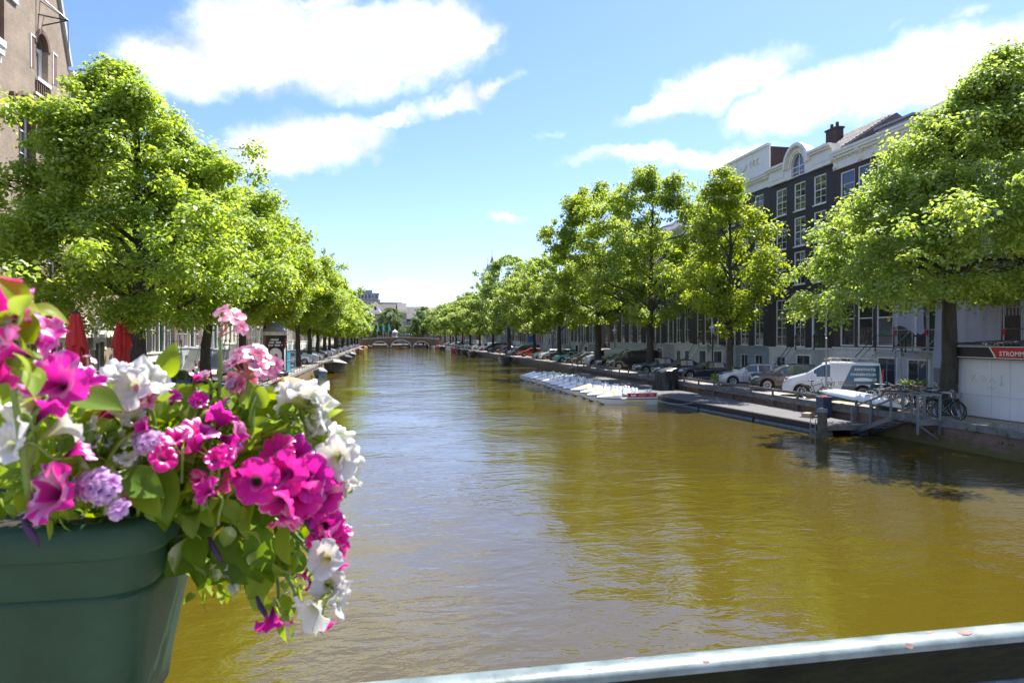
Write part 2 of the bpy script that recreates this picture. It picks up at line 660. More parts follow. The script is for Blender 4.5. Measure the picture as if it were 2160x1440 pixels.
def water_mat():
    m = bpy.data.materials.new('canal_water')
    m.use_nodes = True
    t = m.node_tree
    p = t.nodes['Principled BSDF']
    p.inputs['Roughness'].default_value = 0.045
    p.inputs['IOR'].default_value = 1.68
    p.inputs['Specular IOR Level'].default_value = 0.5
    tc = nd(t, 'ShaderNodeTexCoord')
    n0 = nd(t, 'ShaderNodeTexNoise')
    n0.inputs['Scale'].default_value = 0.07
    n0.inputs['Detail'].default_value = 3
    t.links.new(tc.outputs['Object'], n0.inputs['Vector'])
    t.links.new(mixc(t, n0.outputs[0], WATER_A, WATER_B), p.inputs['Base Color'])
    # wind ripples: three sizes of waves, broken up by patches of calmer water
    hs = None
    for (sx, sy, sc, amp, det, rot) in ((0.6, 1.0, 1.1, 0.040, 3, 8), (0.55, 1.0, 3.4, 0.018, 3, -14), (0.65, 1.0, 9.0, 0.0045, 2, 20), (0.3, 0.3, 1.0, 0.03, 2, 0)):
        mp = nd(t, 'ShaderNodeMapping')
        mp.inputs['Scale'].default_value = (sx, sy, 1)
        mp.inputs['Rotation'].default_value = (0, 0, R(rot))
        t.links.new(tc.outputs['Object'], mp.inputs[0])
        n = nd(t, 'ShaderNodeTexNoise')
        n.inputs['Scale'].default_value = sc
        n.inputs['Detail'].default_value = det
        n.inputs['Roughness'].default_value = 0.5
        n.inputs['Distortion'].default_value = 0.6
        t.links.new(mp.outputs[0], n.inputs['Vector'])
        h = mth(t, 'MULTIPLY', n.outputs[0], amp)
        hs = h if hs is None else mth(t, 'ADD', hs, h)
    pn = nd(t, 'ShaderNodeTexNoise')
    pn.inputs['Scale'].default_value = 0.16
    pn.inputs['Detail'].default_value = 2
    t.links.new(tc.outputs['Object'], pn.inputs['Vector'])
    mr = nd(t, 'ShaderNodeMapRange')
    mr.inputs[1].default_value = 0.3
    mr.inputs[2].default_value = 0.65
    mr.inputs[3].default_value = 0.3
    mr.inputs[4].default_value = 1.45
    t.links.new(pn.outputs[0], mr.inputs[0])
    b = nd(t, 'ShaderNodeBump')
    b.inputs['Distance'].default_value = WAVE
    t.links.new(mth(t, 'MULTIPLY', hs, mr.outputs[0]), b.inputs['Height'])
    t.links.new(b.outputs[0], p.inputs['Normal'])
    return m


WATER_A, WATER_B = (0.062, 0.046, 0.004), (0.080, 0.058, 0.006)
WAVE = 1.0
MT['water'] = water_mat()
MT['paving'] = brick_mat('brick_paving', (0.33, 0.27, 0.215), (0.42, 0.35, 0.285), (0.2, 0.17, 0.14), 0.21, 0.10, 'xy', rough=0.9, bump=0.004, ms=0.01)
MT['sidewalk'] = mat('sidewalk_slabs', (0.42, 0.40, 0.37), 0.9, var=0.2, scale=1.5, bump=0.004)
MT['quay_brick'] = brick_mat('quay_brick', (0.19, 0.105, 0.07), (0.26, 0.15, 0.10), (0.24, 0.21, 0.17), 0.22, 0.07, 'yz', stain=0.24, stain_col=(0.13, 0.125, 0.022))
MT['bridge_brick'] = brick_mat('bridge_brick', (0.16, 0.095, 0.075), (0.22, 0.13, 0.10), (0.2, 0.18, 0.16), 0.22, 0.07, 'xz')
MT['coping'] = mat('coping_stone', (0.20, 0.19, 0.17), 0.85, var=0.35, scale=1.6, bump=0.006, bscale=12)
MT['earth'] = mat('canal_bed', (0.05, 0.045, 0.02), 0.9)

b = MB()
b.add([(XL - 0.3, -60, 0), (XR + 0.3, -60, 0), (XR + 0.3, 300, 0), (XL - 0.3, 300, 0)], [(0, 1, 2, 3)])
tag(b.build('water', MT['water']), kind='structure')

# streets on both quays reach out to the horizon under the houses
b = MB()
b.box(-900, XL - 0.45, -300, 1500, -1.5, QZ)
tag(b.build('street_left', MT['paving']), kind='structure')
b = MB()
b.box(XR + 0.45, 900, -300, 1500, -1.5, QZ)
tag(b.build('street_right', MT['paving']), kind='structure')
b = MB()
b.box(XL - 0.45, XR + 0.45, 299, 1500, -1.5, QZ)
tag(b.build('street_far', MT['paving']), kind='structure')
# raised sidewalks with a kerb in front of the houses
b = MB()
b.box(FR - 2.2, FR + 0.3, 2, 262, QZ - 0.02, QZ + 0.12)
tag(b.build('sidewalk_right', MT['sidewalk']), kind='structure')
b = MB()
b.box(FL - 0.3, FL + 2.4, 2, 262, QZ - 0.02, QZ + 0.12)
tag(b.build('sidewalk_left', MT['sidewalk']), kind='structure')


def quay_wall(side, label):
    x = XL if side < 0 else XR
    b = MB()
    if side > 0:
        b.box(x, x + 0.44, -60, 268, -1.2, QZ - 0.2)
    else:
        b.box(x - 0.44, x, -60, 268, -1.2, QZ - 0.2)
    w = tag(b.build('quay_wall', MT['quay_brick']), label, 'quay wall')
    me = MB().box(-0.24, 0.24, -0.495, 0.495, -0.2, 0.05).mesh('coping_stone', MT['coping'])
    rng = random.Random(3)
    cx = x + side * 0.19
    y0, y1 = (13, 75) if side > 0 else (24, 75)
    for k in range(int(y1 - y0)):
        obj('coping_stone', me, w, (cx + rng.uniform(-0.012, 0.012), y0 + k + 0.5, QZ + rng.uniform(-0.012, 0.008)), (rng.uniform(-.008, .008), 0, rng.uniform(-.008, .008)))
    b = MB()
    b.box(cx - 0.24, cx + 0.24, -60, y0, QZ - 0.2, QZ + 0.05)
    b.box(cx - 0.24, cx + 0.24, y1, 268, QZ - 0.2, QZ + 0.05)
    b.build('coping', MT['coping'], w)
    return w


quay_wall(1, 'long mossy brick quay wall with stone coping below the parked cars and jetty on the right')
quay_wall(-1, 'long brick quay wall behind the moored boats on the left bank')

# ---------------------------------------------------------------- bridge we stand on
MT['rail_paint'] = mat('pale_green_rail_paint', (0.10, 0.145, 0.135), 0.42, 0.0, 0.3, 12, bump=0.0012, bscale=26, coat=0.1, col2=(0.20, 0.245, 0.235))
MT['dark_rail'] = mat('dark_green_peeling_paint', (0.002, 0.006, 0.006), 0.5, 0, 0.6, 14, bump=0.003, bscale=40, col2=(0.016, 0.018, 0.006), stretch=(0.6, 1, 2.5), spec=.1)
MT['rust'] = mat('bare_rust_patch', (0.27, 0.15, 0.12), 0.8, 0, 0.4, 60)
MT['deck_stone'] = mat('bridge_deck_stone', (0.25, 0.24, 0.22), 0.85, var=0.15)
br = thing('bridge', 'bridge we stand on, pale green painted handrail across the bottom of the picture', 'bridge', (0, 0, 0))
b = MB()
b.box(-14, 28, -9, 1.0, 2.2, 2.58)
b.build('deck', MT['deck_stone'], br)
b = MB()
b.box(-14, -7.6, -9, 0.95, .95, 2.2)
b.build('abutment', MT['bridge_brick'], br)
MB().box(21.2, 28, -9, 0.95, .95, 2.2).build('abutment', MT['bridge_brick'], br)
RY, RZ = 0.92, 3.74        # handrail
prof = []
for k in range(13):          # half-round top with a flat underside
    a = math.pi * k / 12
    prof.append((RY + 0.022 * math.cos(a), RZ - 0.011 + 0.011 * math.sin(a)))
prof += [(RY - 0.022, RZ - 0.016), (RY - 0.018, RZ - 0.018), (RY + 0.018, RZ - 0.018), (RY + 0.022, RZ - 0.016)]
n = len(prof)
b = MB()
xs = np.linspace(-13.9, 27.9, 60)
for x in xs:
    b.v += [(x, p[0], p[1]) for p in prof]
for i in range(len(xs) - 1):
    for k in range(n):
        k2 = (k + 1) % n
        b.f.append((i * n + k, i * n + k2, (i + 1) * n + k2, (i + 1) * n + k))
b.build('handrail', MT['rail_paint'], br, smooth=50)
b = MB()
b.box(-13.9, 27.9, RY - 0.015, RY + 0.015, RZ - 0.075, RZ - 0.0185)
b.build('rail_web', MT['dark_rail'], br)
b = MB()
b.tube([(-13.9, RY - 0.004, RZ - 0.092), (27.9, RY - 0.004, RZ - 0.092)], 0.017, 12)
b.build('lower_pipe', mat('blue_grey_pipe_paint', (0.05, 0.09, 0.10), 0.3, 0, 0.5, 14, col2=(0.14, 0.18, 0.19)), br, smooth=60)
me = MB().box(-0.02, 0.02, -0.015, 0.015, 2.58, RZ - 0.076).mesh('post', MT['dark_rail'])
for k in range(9):
    x = -13 + k * 4.9 + 0.55
    obj('post', me, br, (x, RY, 0))
me = MB().tube([(0, 0, 2.58), (0, 0, RZ - 0.126)], 0.009, 6).mesh('baluster', MT['dark_rail'])
for k in range(70):
    x = -4.4 + k * 0.13
    obj('baluster', me, br, (x, RY + 0.002, 0))
# chips where the paint has come off the handrail
rng = random.Random(5)
for (px, dy, s) in ((1335, 0.012, .005), (2030, -.006, .008), (1965, .003, .004), (1120, .02, .003), (1640, .022, .003), (1900, -.02, .004), (1480, -.015, .003), (1240, -.01, .002)):
    u = (px - 1080) / F
    x = RY * (u * CT + ST) / (CT - u * ST)
    poly = [(s * (1 + .5 * rng.random()) * math.cos(a) * 1.5, s * (.5 + .4 * rng.random()) * math.sin(a)) for a in [2 * math.pi * i / 9 for i in range(9)]]
    yy = RY + dy
    zz = RZ - 0.011 + 0.011 * math.sqrt(max(0, 1 - (dy / 0.022) ** 2)) + 0.0004
    sl_ = -(dy / 0.022) * 0.011 / 0.022 / math.sqrt(max(.1, 1 - (dy / 0.022) ** 2))
    bb = MB()
    bb.add([(x + p[0], yy + p[1], zz + p[1] * sl_) for p in poly], [tuple(range(9))])
    bb.build('bare_patch', MT['rust'], br)

# ---------------------------------------------------------------- far bridge with three arches
fb = thing('bridge', 'low brick bridge with three arches closing the far end of the canal', 'bridge', (0, YB0, 0))
arches = [(-1.2, 2.8), (6.8, 3.6), (14.6, 2.8)]
top = lambda x: 3.35 + 0.75 * (1 - ((x - 6.75) / 15.5) ** 2)
xs = sorted(set([XL - 0.5, XR + 0.5] + list(np.linspace(XL - 0.5, XR + 0.5, 30)) + [c + r * math.cos(math.pi * k / 14) for c, r in arches for k in range(15)]))


def arch_z(x):
    for c, r in arches:
        if abs(x - c) < r - 1e-6:
            return 0.35 + math.sqrt(r * r - (x - c) ** 2) * 0.74
    return -1.0


b = MB()
for yy, fl in ((0, False), (YB1 - YB0, True)):
    for i in range(len(xs) - 1):
        x0, x1 = xs[i], xs[i + 1]
        m_ = (x0 + x1) / 2
        inside = any(abs(m_ - c) < r for c, r in arches)
        z0 = max(arch_z(x0), 0.35) if inside else -1
        z1 = max(arch_z(x1), 0.35) if inside else -1
        q = [(x0, yy, z0), (x1, yy, z1), (x1, yy, top(x1)), (x0, yy, top(x0))]
        b.add(q[::-1] if fl else q, [(0, 1, 2, 3)])
for i in range(len(xs) - 1):
    b.add([(xs[i], 0, top(xs[i])), (xs[i + 1], 0, top(xs[i + 1])), (xs[i + 1], 12, top(xs[i + 1])), (xs[i], 12, top(xs[i]))], [(0, 1, 2, 3)])
for c, r in arches:
    for k in range(14):
        a0, a1 = math.pi * k / 14, math.pi * (k + 1) / 14
        p0 = (c + r * math.cos(a0), 0.35 + r * .74 * math.sin(a0))
        p1 = (c + r * math.cos(a1), 0.35 + r * .74 * math.sin(a1))
        b.add([(p0[0], 0, p0[1]), (p1[0], 0, p1[1]), (p1[0], 12, p1[1]), (p0[0], 12, p0[1])], [(0, 1, 2, 3)])
    for s in (-1, 1):
        x = c + s * r
        b.add([(x, 0, -1), (x, 12, -1), (x, 12, .35), (x, 0, .35)], [(0, 1, 2, 3)])
b.build('masonry', MT['bridge_brick'], fb)
for c, r in arches:
    b = MB()
    N = 18
    for k in range(N):
        a0, a1 = math.pi * k / N, math.pi * (k + 1) / N
        v = []
        for yy in (-0.06, 0.1):
            for (a, rr) in ((a0, r), (a1, r), (a1, r + .42), (a0, r + .42)):
                v.append((c + rr * math.cos(a), yy, 0.35 + rr * .74 * math.sin(a)))
        b.add(v, [(0, 3, 2, 1), (4, 5, 6, 7), (0, 1, 5, 4), (3, 7, 6, 2)])
    b.build('arch_ring', MT['light_stone'], fb)
b = MB()
for i in range(len(xs) - 1):
    b.bar((xs[i], -0.06, top(xs[i]) + .02), (xs[i + 1], -0.06, top(xs[i + 1]) + .02), 0.3, 0.22)
b.build('coping', MT['light_stone'], fb)
b = MB()
gx = np.linspace(XL, XR, 20)
for i in range(len(gx) - 1):
    for hh in (0.55, 1.0):
        b.bar((gx[i], 0.2, top(gx[i]) + hh), (gx[i + 1], 0.2, top(gx[i + 1]) + hh), 0.05, 0.06)
for x in gx:
    b.bar((x, 0.2, top(x)), (x, 0.2, top(x) + 1.05), 0.07, 0.07)
b.build('railing', MT['iron'], fb)
# ramps of the street up to the far bridge
for s, nm in ((-1, 'street_ramp_left'), (1, 'street_ramp_right')):
    x0 = XL - .5 if s < 0 else XR + .5
    b = MB()
    b.prism([(x0, QZ - .05), (x0 + s * 16, QZ - .05), (x0, 3.2)][::(1 if s < 0 else -1)], YB0, YB1)
    tag(b.build(nm, MT['paving']), kind='structure')
# ================================================================ TREES
MT['leaf_near'] = leaf_mat('linden_leaf', (0.150, 0.262, 0.024), (0.285, 0.385, 0.044), (0.38, 0.455, 0.085), 0.64, 0.55, 0.55, 0.06)
MT['leaf_left'] = leaf_mat('linden_leaf_deep', (0.140, 0.258, 0.020), (0.27, 0.38, 0.036), (0.36, 0.445, 0.065), 0.64, 0.5, 0.55, 0.06)
MT['leaf_far'] = leaf_mat('linden_leaf_far', (0.16, 0.27, 0.04), (0.29, 0.385, 0.065), (0.38, 0.455, 0.11), 0.64, 0.4, 0.6, 0.06)
MT['leaf_dark'] = leaf_mat('dark_leaf', (0.08, 0.165, 0.03), (0.14, 0.23, 0.04), (0.18, 0.27, 0.055), 0.5, 0.4, 0.6, 0.05)


def leaf_cloud(rng, centres, radii, per, size, mat_, flat=0.72, name='crown', cup=0.25):
    """leaf-sized folded faces spread over many small sprays"""
    P, U, W, S = [], [], [], []
    for (c, r, cn) in zip(centres, radii, per):
        k = max(4, int(cn))
        d = rng.normal(size=(k, 3))
        d /= np.linalg.norm(d, axis=1)[:, None]
        rad = r * rng.uniform(0.05, 1.0, k) ** 0.5 * (1 + 0.22 * rng.normal(size=k))
        p = d * rad[:, None]
        p[:, 2] *= flat
        # ragged spray: sag away from the centre
        hr = np.hypot(p[:, 0], p[:, 1])
        p[:, 2] -= 0.12 * hr * hr / max(r, .1)
        P.append(p + c)
        nrm = np.array([0, 0, 0.75]) + d * 0.55 + rng.normal(size=(k, 3)) * 0.42
        nrm /= np.linalg.norm(nrm, axis=1)[:, None]
        t = rng.normal(size=(k, 3)) + d * 0.8 + np.array([0, 0, -0.35])
        t -= nrm * (t * nrm).sum(1)[:, None]
        t /= np.linalg.norm(t, axis=1)[:, None]
        U.append(t)
        W.append(np.cross(nrm, t))
        S.append(size * rng.uniform(0.6, 1.35, k))
    P = np.concatenate(P)
    U = np.concatenate(U)
    W = np.concatenate(W)
    S = np.concatenate(S)[:, None]
    N = np.cross(U, W)
    v = np.empty((len(P), 4, 3), dtype=np.float32)
    v[:, 0] = P - U * S * 0.5
    v[:, 1] = P + W * S * 0.40 - U * S * 0.05 + N * S * cup * .5
    v[:, 2] = P + U * S * 0.62
    v[:, 3] = P - W * S * 0.40 - U * S * 0.05 + N * S * cup * .5
    q = np.arange(len(P) * 4, dtype=np.int32).reshape(-1, 4)
    return np_mesh(name, v.reshape(-1, 3), q, mat_)


def tree_meshes(seed, H, hb, Rm, nleaf, size, mat_, tpk=0.32, n_limb=16, n_fill=90, trunk_r=0.3, clump=(0.62, 1.1), lean=(0, 0), off=(0, 0), sparse=0.0, lobes=0.22, fork=False, up=0.55, blunt=0.62, pw=1.9, droop=(), bough=.2):
    rng = np.random.default_rng(seed)
    ph = rng.uniform(0, 6.28, 4)

    def env(t, a):
        t = min(max(t, 0), 1)
        base = (0.45 + 0.55 * (t / tpk) ** 0.7) if t < tpk else (1 - ((t - tpk) / (1 - tpk)) ** pw) ** blunt
        w = 1 + lobes * (0.6 * math.sin(2 * a + ph[0] + 2 * t) + 0.5 * math.sin(3 * a + ph[1] - 5 * t) + 0.5 * math.sin(5 * a + ph[2] + 9 * t))
        return Rm * base * w

    tr = MB()
    pts, rad = [], []
    top_z = hb + (H - hb) * 0.82
    wob = rng.normal(size=(12, 2)) * 0.10
    for i in range(12):
        t = i / 11
        z = t * top_z
        pts.append(Vector((lean[0] * t * t + wob[i][0] * t * 2, lean[1] * t * t + wob[i][1] * t * 2, z)))
        rad.append(trunk_r * (1.0 - 0.86 * t) * (1.35 if i == 0 else 1.0))
    tr.tube(pts, rad, 10)
    if fork:
        tr.tube([pts[3], pts[3] + Vector((-.2, -.9, 1.2)), pts[3] + Vector((-.3, -1.9, 3.0)), pts[3] + Vector((-.2, -2.6, 5.5))], [trunk_r * .6, trunk_r * .5, trunk_r * .35, .04], 8)

    def trunk_at(z):
        k = min(10.999, max(0, z / top_z * 11))
        i = int(k)
        return pts[i].lerp(pts[i + 1], k - i), rad[i] + (rad[i + 1] - rad[i]) * (k - i)

    cs, rs = [], []
    for i in range(n_limb):
        f = (i + 0.5) / n_limb
        z0 = hb * 0.92 + (top_z - hb) * (f ** 1.15) * 0.93
        a = i * 2.39996 + rng.uniform(-.5, .5)
        p0, r0 = trunk_at(z0)
        t1 = min(0.97, (z0 - hb) / (H - hb) + 0.10 + up * 0.20 * rng.uniform(.4, 1.3))
        rr = env(t1, a) * rng.uniform(0.80, 1.0 + bough)
        end = Vector((off[0] * t1 + math.cos(a) * rr, off[1] * t1 + math.sin(a) * rr, hb + t1 * (H - hb)))
        mid = p0.lerp(end, 0.5) + Vector((rng.normal() * .25, rng.normal() * .25, 0.10 * rr * up + rng.normal() * .2))
        q1 = p0.lerp(mid, 0.55) + Vector((0, 0, .08 * rr))
        tr.tube([p0, q1, mid, mid.lerp(end, .55) + Vector((0, 0, .06 * rr)), end], [r0 * .55, r0 * .42, r0 * .3, r0 * .16, .015], 6, False)
        cs.append(np.array(end))
        rs.append(rng.uniform(*clump))
        for j in range(5):
            s = rng.uniform(.35, .95)
            b0 = q1.lerp(end, s)
            aa = a + rng.uniform(-1.2, 1.2)
            ll = rr * rng.uniform(.25, .5)
            e2 = b0 + Vector((math.cos(aa) * ll, math.sin(aa) * ll, rng.uniform(-.1, .5) * ll))
            tr.tube([b0, b0.lerp(e2, .5) + Vector((0, 0, .1 * ll)), e2], [r0 * .16, r0 * .1, .01], 5, False)
            cs.append(np.array(e2))
            rs.append(rng.uniform(*clump) * .9)
    k = 0
    while k < n_fill:
        t = rng.beta(1.15, 1.25)
        a = rng.uniform(0, 6.2832)
        e = env(t, a)
        rr = e * (rng.uniform(0.40, 0.95) ** 0.55)
        c = np.array([off[0] * t + math.cos(a) * rr, off[1] * t + math.sin(a) * rr, hb + t * (H - hb)])
        if rng.random() < sparse and rr > .55 * e:
            continue
        cs.append(c)
        rs.append(rng.uniform(*clump) * (0.75 + 0.25 * (1 - t)))
        k += 1
    # loose sprays that stand out of the crown
    for _ in range(int(n_fill * .55)):
        t = rng.uniform(.02, .97)
        a = rng.uniform(0, 6.2832)
        rr = env(t, a) * rng.uniform(.95, 1.2)
        cs.append(np.array([off[0] * t + math.cos(a) * rr, off[1] * t + math.sin(a) * rr, hb + t * (H - hb) + rng.uniform(-.2, .25)]))
        rs.append(rng.uniform(.28, .5) * (clump[1] / 1.0))
    for (a, rr, z, r_) in droop:
        cs.append(np.array([math.cos(a) * rr, math.sin(a) * rr, z]))
        rs.append(r_)
    # leader shoots at the very top
    for j in range(7):
        a = j * 2.4
        cs.append(np.array([off[0] + math.cos(a) * .5 * (j > 1), off[1] + math.sin(a) * .5 * (j > 1), H - .35 - .22 * j]))
        rs.append(.5 + .06 * j)
    w = np.array(rs) ** 2
    per = nleaf * w / w.sum()
    cm = leaf_cloud(rng, cs, rs, per, size, mat_)
    return tr.mesh('trunk', MT['bark'], 80), cm


def place_tree(meshes, loc, label, rz=0, sc=1.0, group=None, name='street_tree', crown_mat=None):
    t = thing(name, label, 'tree', (loc[0], loc[1], loc[2] - 0.05), rz, group)
    k_ = random.Random(int(loc[1] * 7))
    t.scale = (sc, sc, sc)
    if loc[1] > 45:
        t.scale = (sc * k_.uniform(.92, 1.08), sc * k_.uniform(.92, 1.08), sc * k_.uniform(.95, 1.05))
    obj('trunk', meshes[0], t)
    c = obj('crown', meshes[1], t)
    if crown_mat is not None:
        c.material_slots[0].link = 'OBJECT'
        c.material_slots[0].material = crown_mat
    return t


GR, GL = 'trees along the right quay', 'trees along the left quay'
XT = 23.0
# right bank, near to far
tm = tree_meshes(11, 14.7, 4.9, 5.7, 110000, 0.15, MT['leaf_near'], tpk=0.10, pw=1.05, lobes=.2, n_limb=26, n_fill=330, trunk_r=0.37, clump=(0.5, 1.05), off=(0.9, -1.7), blunt=0.9, up=.3, bough=.06, droop=[(2.55 + .16 * (k % 7) - .3 * (k // 7), 4.9 + .5 * (k % 3), 4.9 - .32 * (k % 4) * (k % 3) / 2, .6) for k in range(21)])
place_tree(tm, at_x(2000, XT), 'big spreading tree beside the white kiosk, nearest tree on the right bank', 0.4, 1, GR)
tm = tree_meshes(23, 14.8, 3.5, 2.1, 22000, 0.18, MT['leaf_near'], tpk=0.30, n_limb=22, n_fill=70, trunk_r=0.26, clump=(0.5, .95), off=(-.3, .75), bough=.1, sparse=0.5, lobes=0.34, up=.7)
place_tree(tm, at_x(1540, XT), 'slender loose tree behind the silver hatchback, in front of the black houses', 1.0, 1, GR)
tm = tree_meshes(31, 17.0, 4.4, 4.9, 38000, 0.22, MT['leaf_near'], tpk=0.42, n_limb=20, n_fill=130, trunk_r=0.36, lobes=0.3)
place_tree(tm, at_x(1372, XT + .3), 'tall tree whose trunk stands against the black van', 2.0, 1.05, GR)
tm2 = tree_meshes(37, 19.5, 4.6, 5.2, 38000, 0.24, MT['leaf_near'], tpk=0.45, n_limb=20, n_fill=140, trunk_r=0.38, lobes=0.28)
place_tree(tm2, at_x(1262, XT), 'tallest tree of the right bank, behind the silver van', 0.3, 1.05, GR)
tm = tree_meshes(41, 14.8, 4.2, 4.8, 27000, 0.26, MT['leaf_near'], tpk=0.42, n_fill=120, trunk_r=0.33, fork=True)
place_tree(tm, at_x(1180, XT), 'tree with a forked trunk behind the small white cars', 0, 1, GR)
farA = tree_meshes(43, 16.0, 4.2, 5.0, 18000, 0.32, MT['leaf_far'], tpk=0.40, n_limb=12, n_fill=120, trunk_r=0.34)
farB = tree_meshes(47, 17.5, 4.4, 4.8, 18000, 0.32, MT['leaf_far'], tpk=0.45, n_limb=12, n_fill=120, trunk_r=0.34)
farC = tree_meshes(53, 14.5, 4.0, 5.2, 18000, 0.32, MT['leaf_far'], tpk=0.38, n_limb=12, n_fill=115, trunk_r=0.32)
place_tree(farC, at_x(1127, XT), 'rounded light green tree above the red car on the right bank', 0.5, 1.0, GR)
place_tree(farB, at_x(1074, XT), 'tall pointed tree rising above its neighbours before the slate spires', 1.5, 1.08, GR)
place_tree(farA, at_x(1040, XT), 'tree just nearer than the slate spires above the two white vans', 2.5, 0.95, GR)
FAR_LAB = ['first', 'second', 'third', 'fourth', 'fifth', 'sixth', 'seventh', 'eighth', 'ninth', 'tenth', 'eleventh', 'twelfth', 'thirteenth', 'fourteenth', 'fifteenth', 'sixteenth', 'seventeenth']
FAR_R = ((1012, farC, .95), (992, farA, .95), (976, farB, .88), (962, farC, 1.0), (950, farA, .95), (939, farB, .9), (929, farA, 1.0), (920, farC, 1.08))
for i, (px, ms, sc) in enumerate(FAR_R):
    place_tree(ms, at_x(px, XT), FAR_LAB[i] + ' of the far trees on the right quay, counted towards the bridge', i * 1.7 + .4, sc, GR)

# left bank
XTL = -9.2
tm = tree_meshes(61, 13.6, 3.8, 4.5, 115000, 0.14, MT['leaf_left'], tpk=0.2, blunt=.86, pw=1.45, n_limb=26, n_fill=310, trunk_r=0.36, clump=(0.5, 0.95), off=(-.7, -.4), lobes=.2)
place_tree(tm, at_x(290, XTL), 'big dense tree beside the red parasols, nearest whole tree on the left', 0, 1, GL)
tmA = tree_meshes(67, 12.6, 4.7, 4.3, 62000, 0.18, MT['leaf_left'], tpk=0.36, n_limb=20, n_fill=280, trunk_r=0.34)
tmB = tree_meshes(71, 13.2, 4.9, 4.3, 36000, 0.23, MT['leaf_left'], tpk=0.38, n_limb=18, n_fill=160, trunk_r=0.34)
place_tree(tmA, (XTL, 38.5, QZ), 'second tree of the left row, above the grey estate car', 0.7, .93, GL)
place_tree(tmB, (XTL - .3, 49.5, QZ), 'third tree of the left row, its crown above the advertising column', 0.2, 0.92, GL)
place_tree(tmA, (XTL - .6, 61.0, QZ), 'fourth tree of the left row, just past the advertising column', 2.6, .96, GL)
for i, (px, ms, lab) in enumerate(((628, tmB, 'tree with a leaning trunk above the blue fence on the left quay'), (653, tmA, 'tree just past the blue fence on the left quay'))):
    place_tree(ms, at_x(px, XTL), lab, 1.2 + i * 2, .98, GL)
leftF = tree_meshes(73, 13.4, 3.8, 4.6, 18000, 0.32, MT['leaf_left'], tpk=0.38, n_limb=12, n_fill=120, trunk_r=0.33)
leftG = tree_meshes(79, 14.2, 3.9, 4.6, 18000, 0.32, MT['leaf_left'], tpk=0.42, n_limb=12, n_fill=120, trunk_r=0.33)
yy = at_x(653, XTL).y + 11
i = 0
while yy < 262:
    place_tree((leftF, leftG)[i % 2], (XTL + .3 * math.sin(i * 3), yy, QZ), FAR_LAB[i] + ' of the far trees on the left quay, counted past the blue fence', i * 1.1, .95 + .06 * math.sin(i * 2.2), GL)
    yy += 11.3
    i += 1
# young tree at the bridge head: only the tip of one bough reaches into view at the left edge
rng_ = np.random.default_rng(5)
tr = MB()
tr.tube([(0, 0, 0), (.05, .05, 1.5), (0.1, .1, 3.2), (.1, .2, 4.5)], [.12, .1, .08, .03], 8)
tr.tube([(.08, .08, 2.3), (.9, .7, 3.1), (2.0, 1.5, 3.6), (2.75, 2.1, 3.75)], [.06, .045, .025, .008], 6, False)
cs = [np.array(c) for c in ((2.75, 2.1, 3.72), (2.35, 1.8, 3.6), (1.9, 1.5, 3.75), (1.3, 1.0, 3.4), (.6, .6, 3.9), (.1, .2, 4.5), (-.5, .3, 4.1), (.2, -.7, 3.8), (-.4, -.4, 4.6), (.3, .4, 5.0))]
rs = [.36, .4, .5, .55, .7, .7, .7, .7, .6, .5]
for c_ in cs:
    c_[2] *= 1.22
tr.v = [(v_[0], v_[1], v_[2] * 1.22) for v_ in tr.v]
cm = leaf_cloud(rng_, cs, rs, [46, 60, 110, 140, 260, 260, 260, 260, 200, 150], 0.115, MT['leaf_near'], .8)
bh = ray(34, 711, 12.2)
place_tree((tr.mesh('trunk', MT['bark'], 80), cm), (bh.x - 2.75, bh.y - 1.95, QZ), 'young tree at the left edge with one leafy bough tip in view', 0, 1, None)
# bushy shoots at the foot of trunks
def shoots(loc, r, h, n, label):
    g = np.random.default_rng(int(loc[0] * 10) % 97)
    cs = [np.array([g.normal() * r * .5, g.normal() * r * .5, g.uniform(.15, 1) * h]) for _ in range(9)]
    m_ = leaf_cloud(g, cs, [r * .6] * 9, [n / 9] * 9, .12, MT['leaf_near'], .8, 'foliage')
    t = thing('shrub', label, 'shrub', loc)
    obj('foliage', m_, t)
    s = MB()
    for k in range(6):
        e = cs[k]
        s.tube([(g.normal() * .05, g.normal() * .05, -.03), (e[0] * .5, e[1] * .5, e[2] * .55), tuple(e)], [.014, .01, .004], 5, False)
    s.build('stem', MT['bark'], t)


shoots(at_x(1516, 21.9), .45, .7, 420, 'bright green shoots growing in front of the slender tree trunk')
shoots(at_x(320, XTL + .2), .6, 1.2, 700, 'dark leafy shoots at the foot of the big left tree')
# ================================================================ HOUSES
MT['black_wall'] = brick_mat('black_painted_brick', (0.028, 0.021, 0.019), (0.038, 0.029, 0.025), (0.022, 0.018, 0.016), rough=0.6, bump=0.004)
MT['navy_wall'] = brick_mat('navy_painted_brick', (0.018, 0.026, 0.042), (0.023, 0.032, 0.050), (0.015, 0.021, 0.034), rough=0.55, bump=0.004)
MT['slate_wall'] = brick_mat('blue_black_brick', (0.017, 0.020, 0.030), (0.024, 0.027, 0.038), (0.014, 0.016, 0.024), rough=0.55, bump=0.004)
MT['umber_wall'] = brick_mat('dark_umber_brick', (0.062, 0.042, 0.036), (0.088, 0.060, 0.050), (0.05, 0.04, 0.036))
MT['brown_wall'] = brick_mat('brown_brick', (0.13, 0.080, 0.062), (0.18, 0.112, 0.085), (0.15, 0.13, 0.11))
MT['red_wall'] = brick_mat('red_brown_brick', (0.17, 0.085, 0.062), (0.22, 0.115, 0.085), (0.17, 0.14, 0.12))
MT['grey_wall'] = brick_mat('grey_painted_brick', (0.20, 0.21, 0.22), (0.24, 0.25, 0.26), (0.18, 0.19, 0.2))
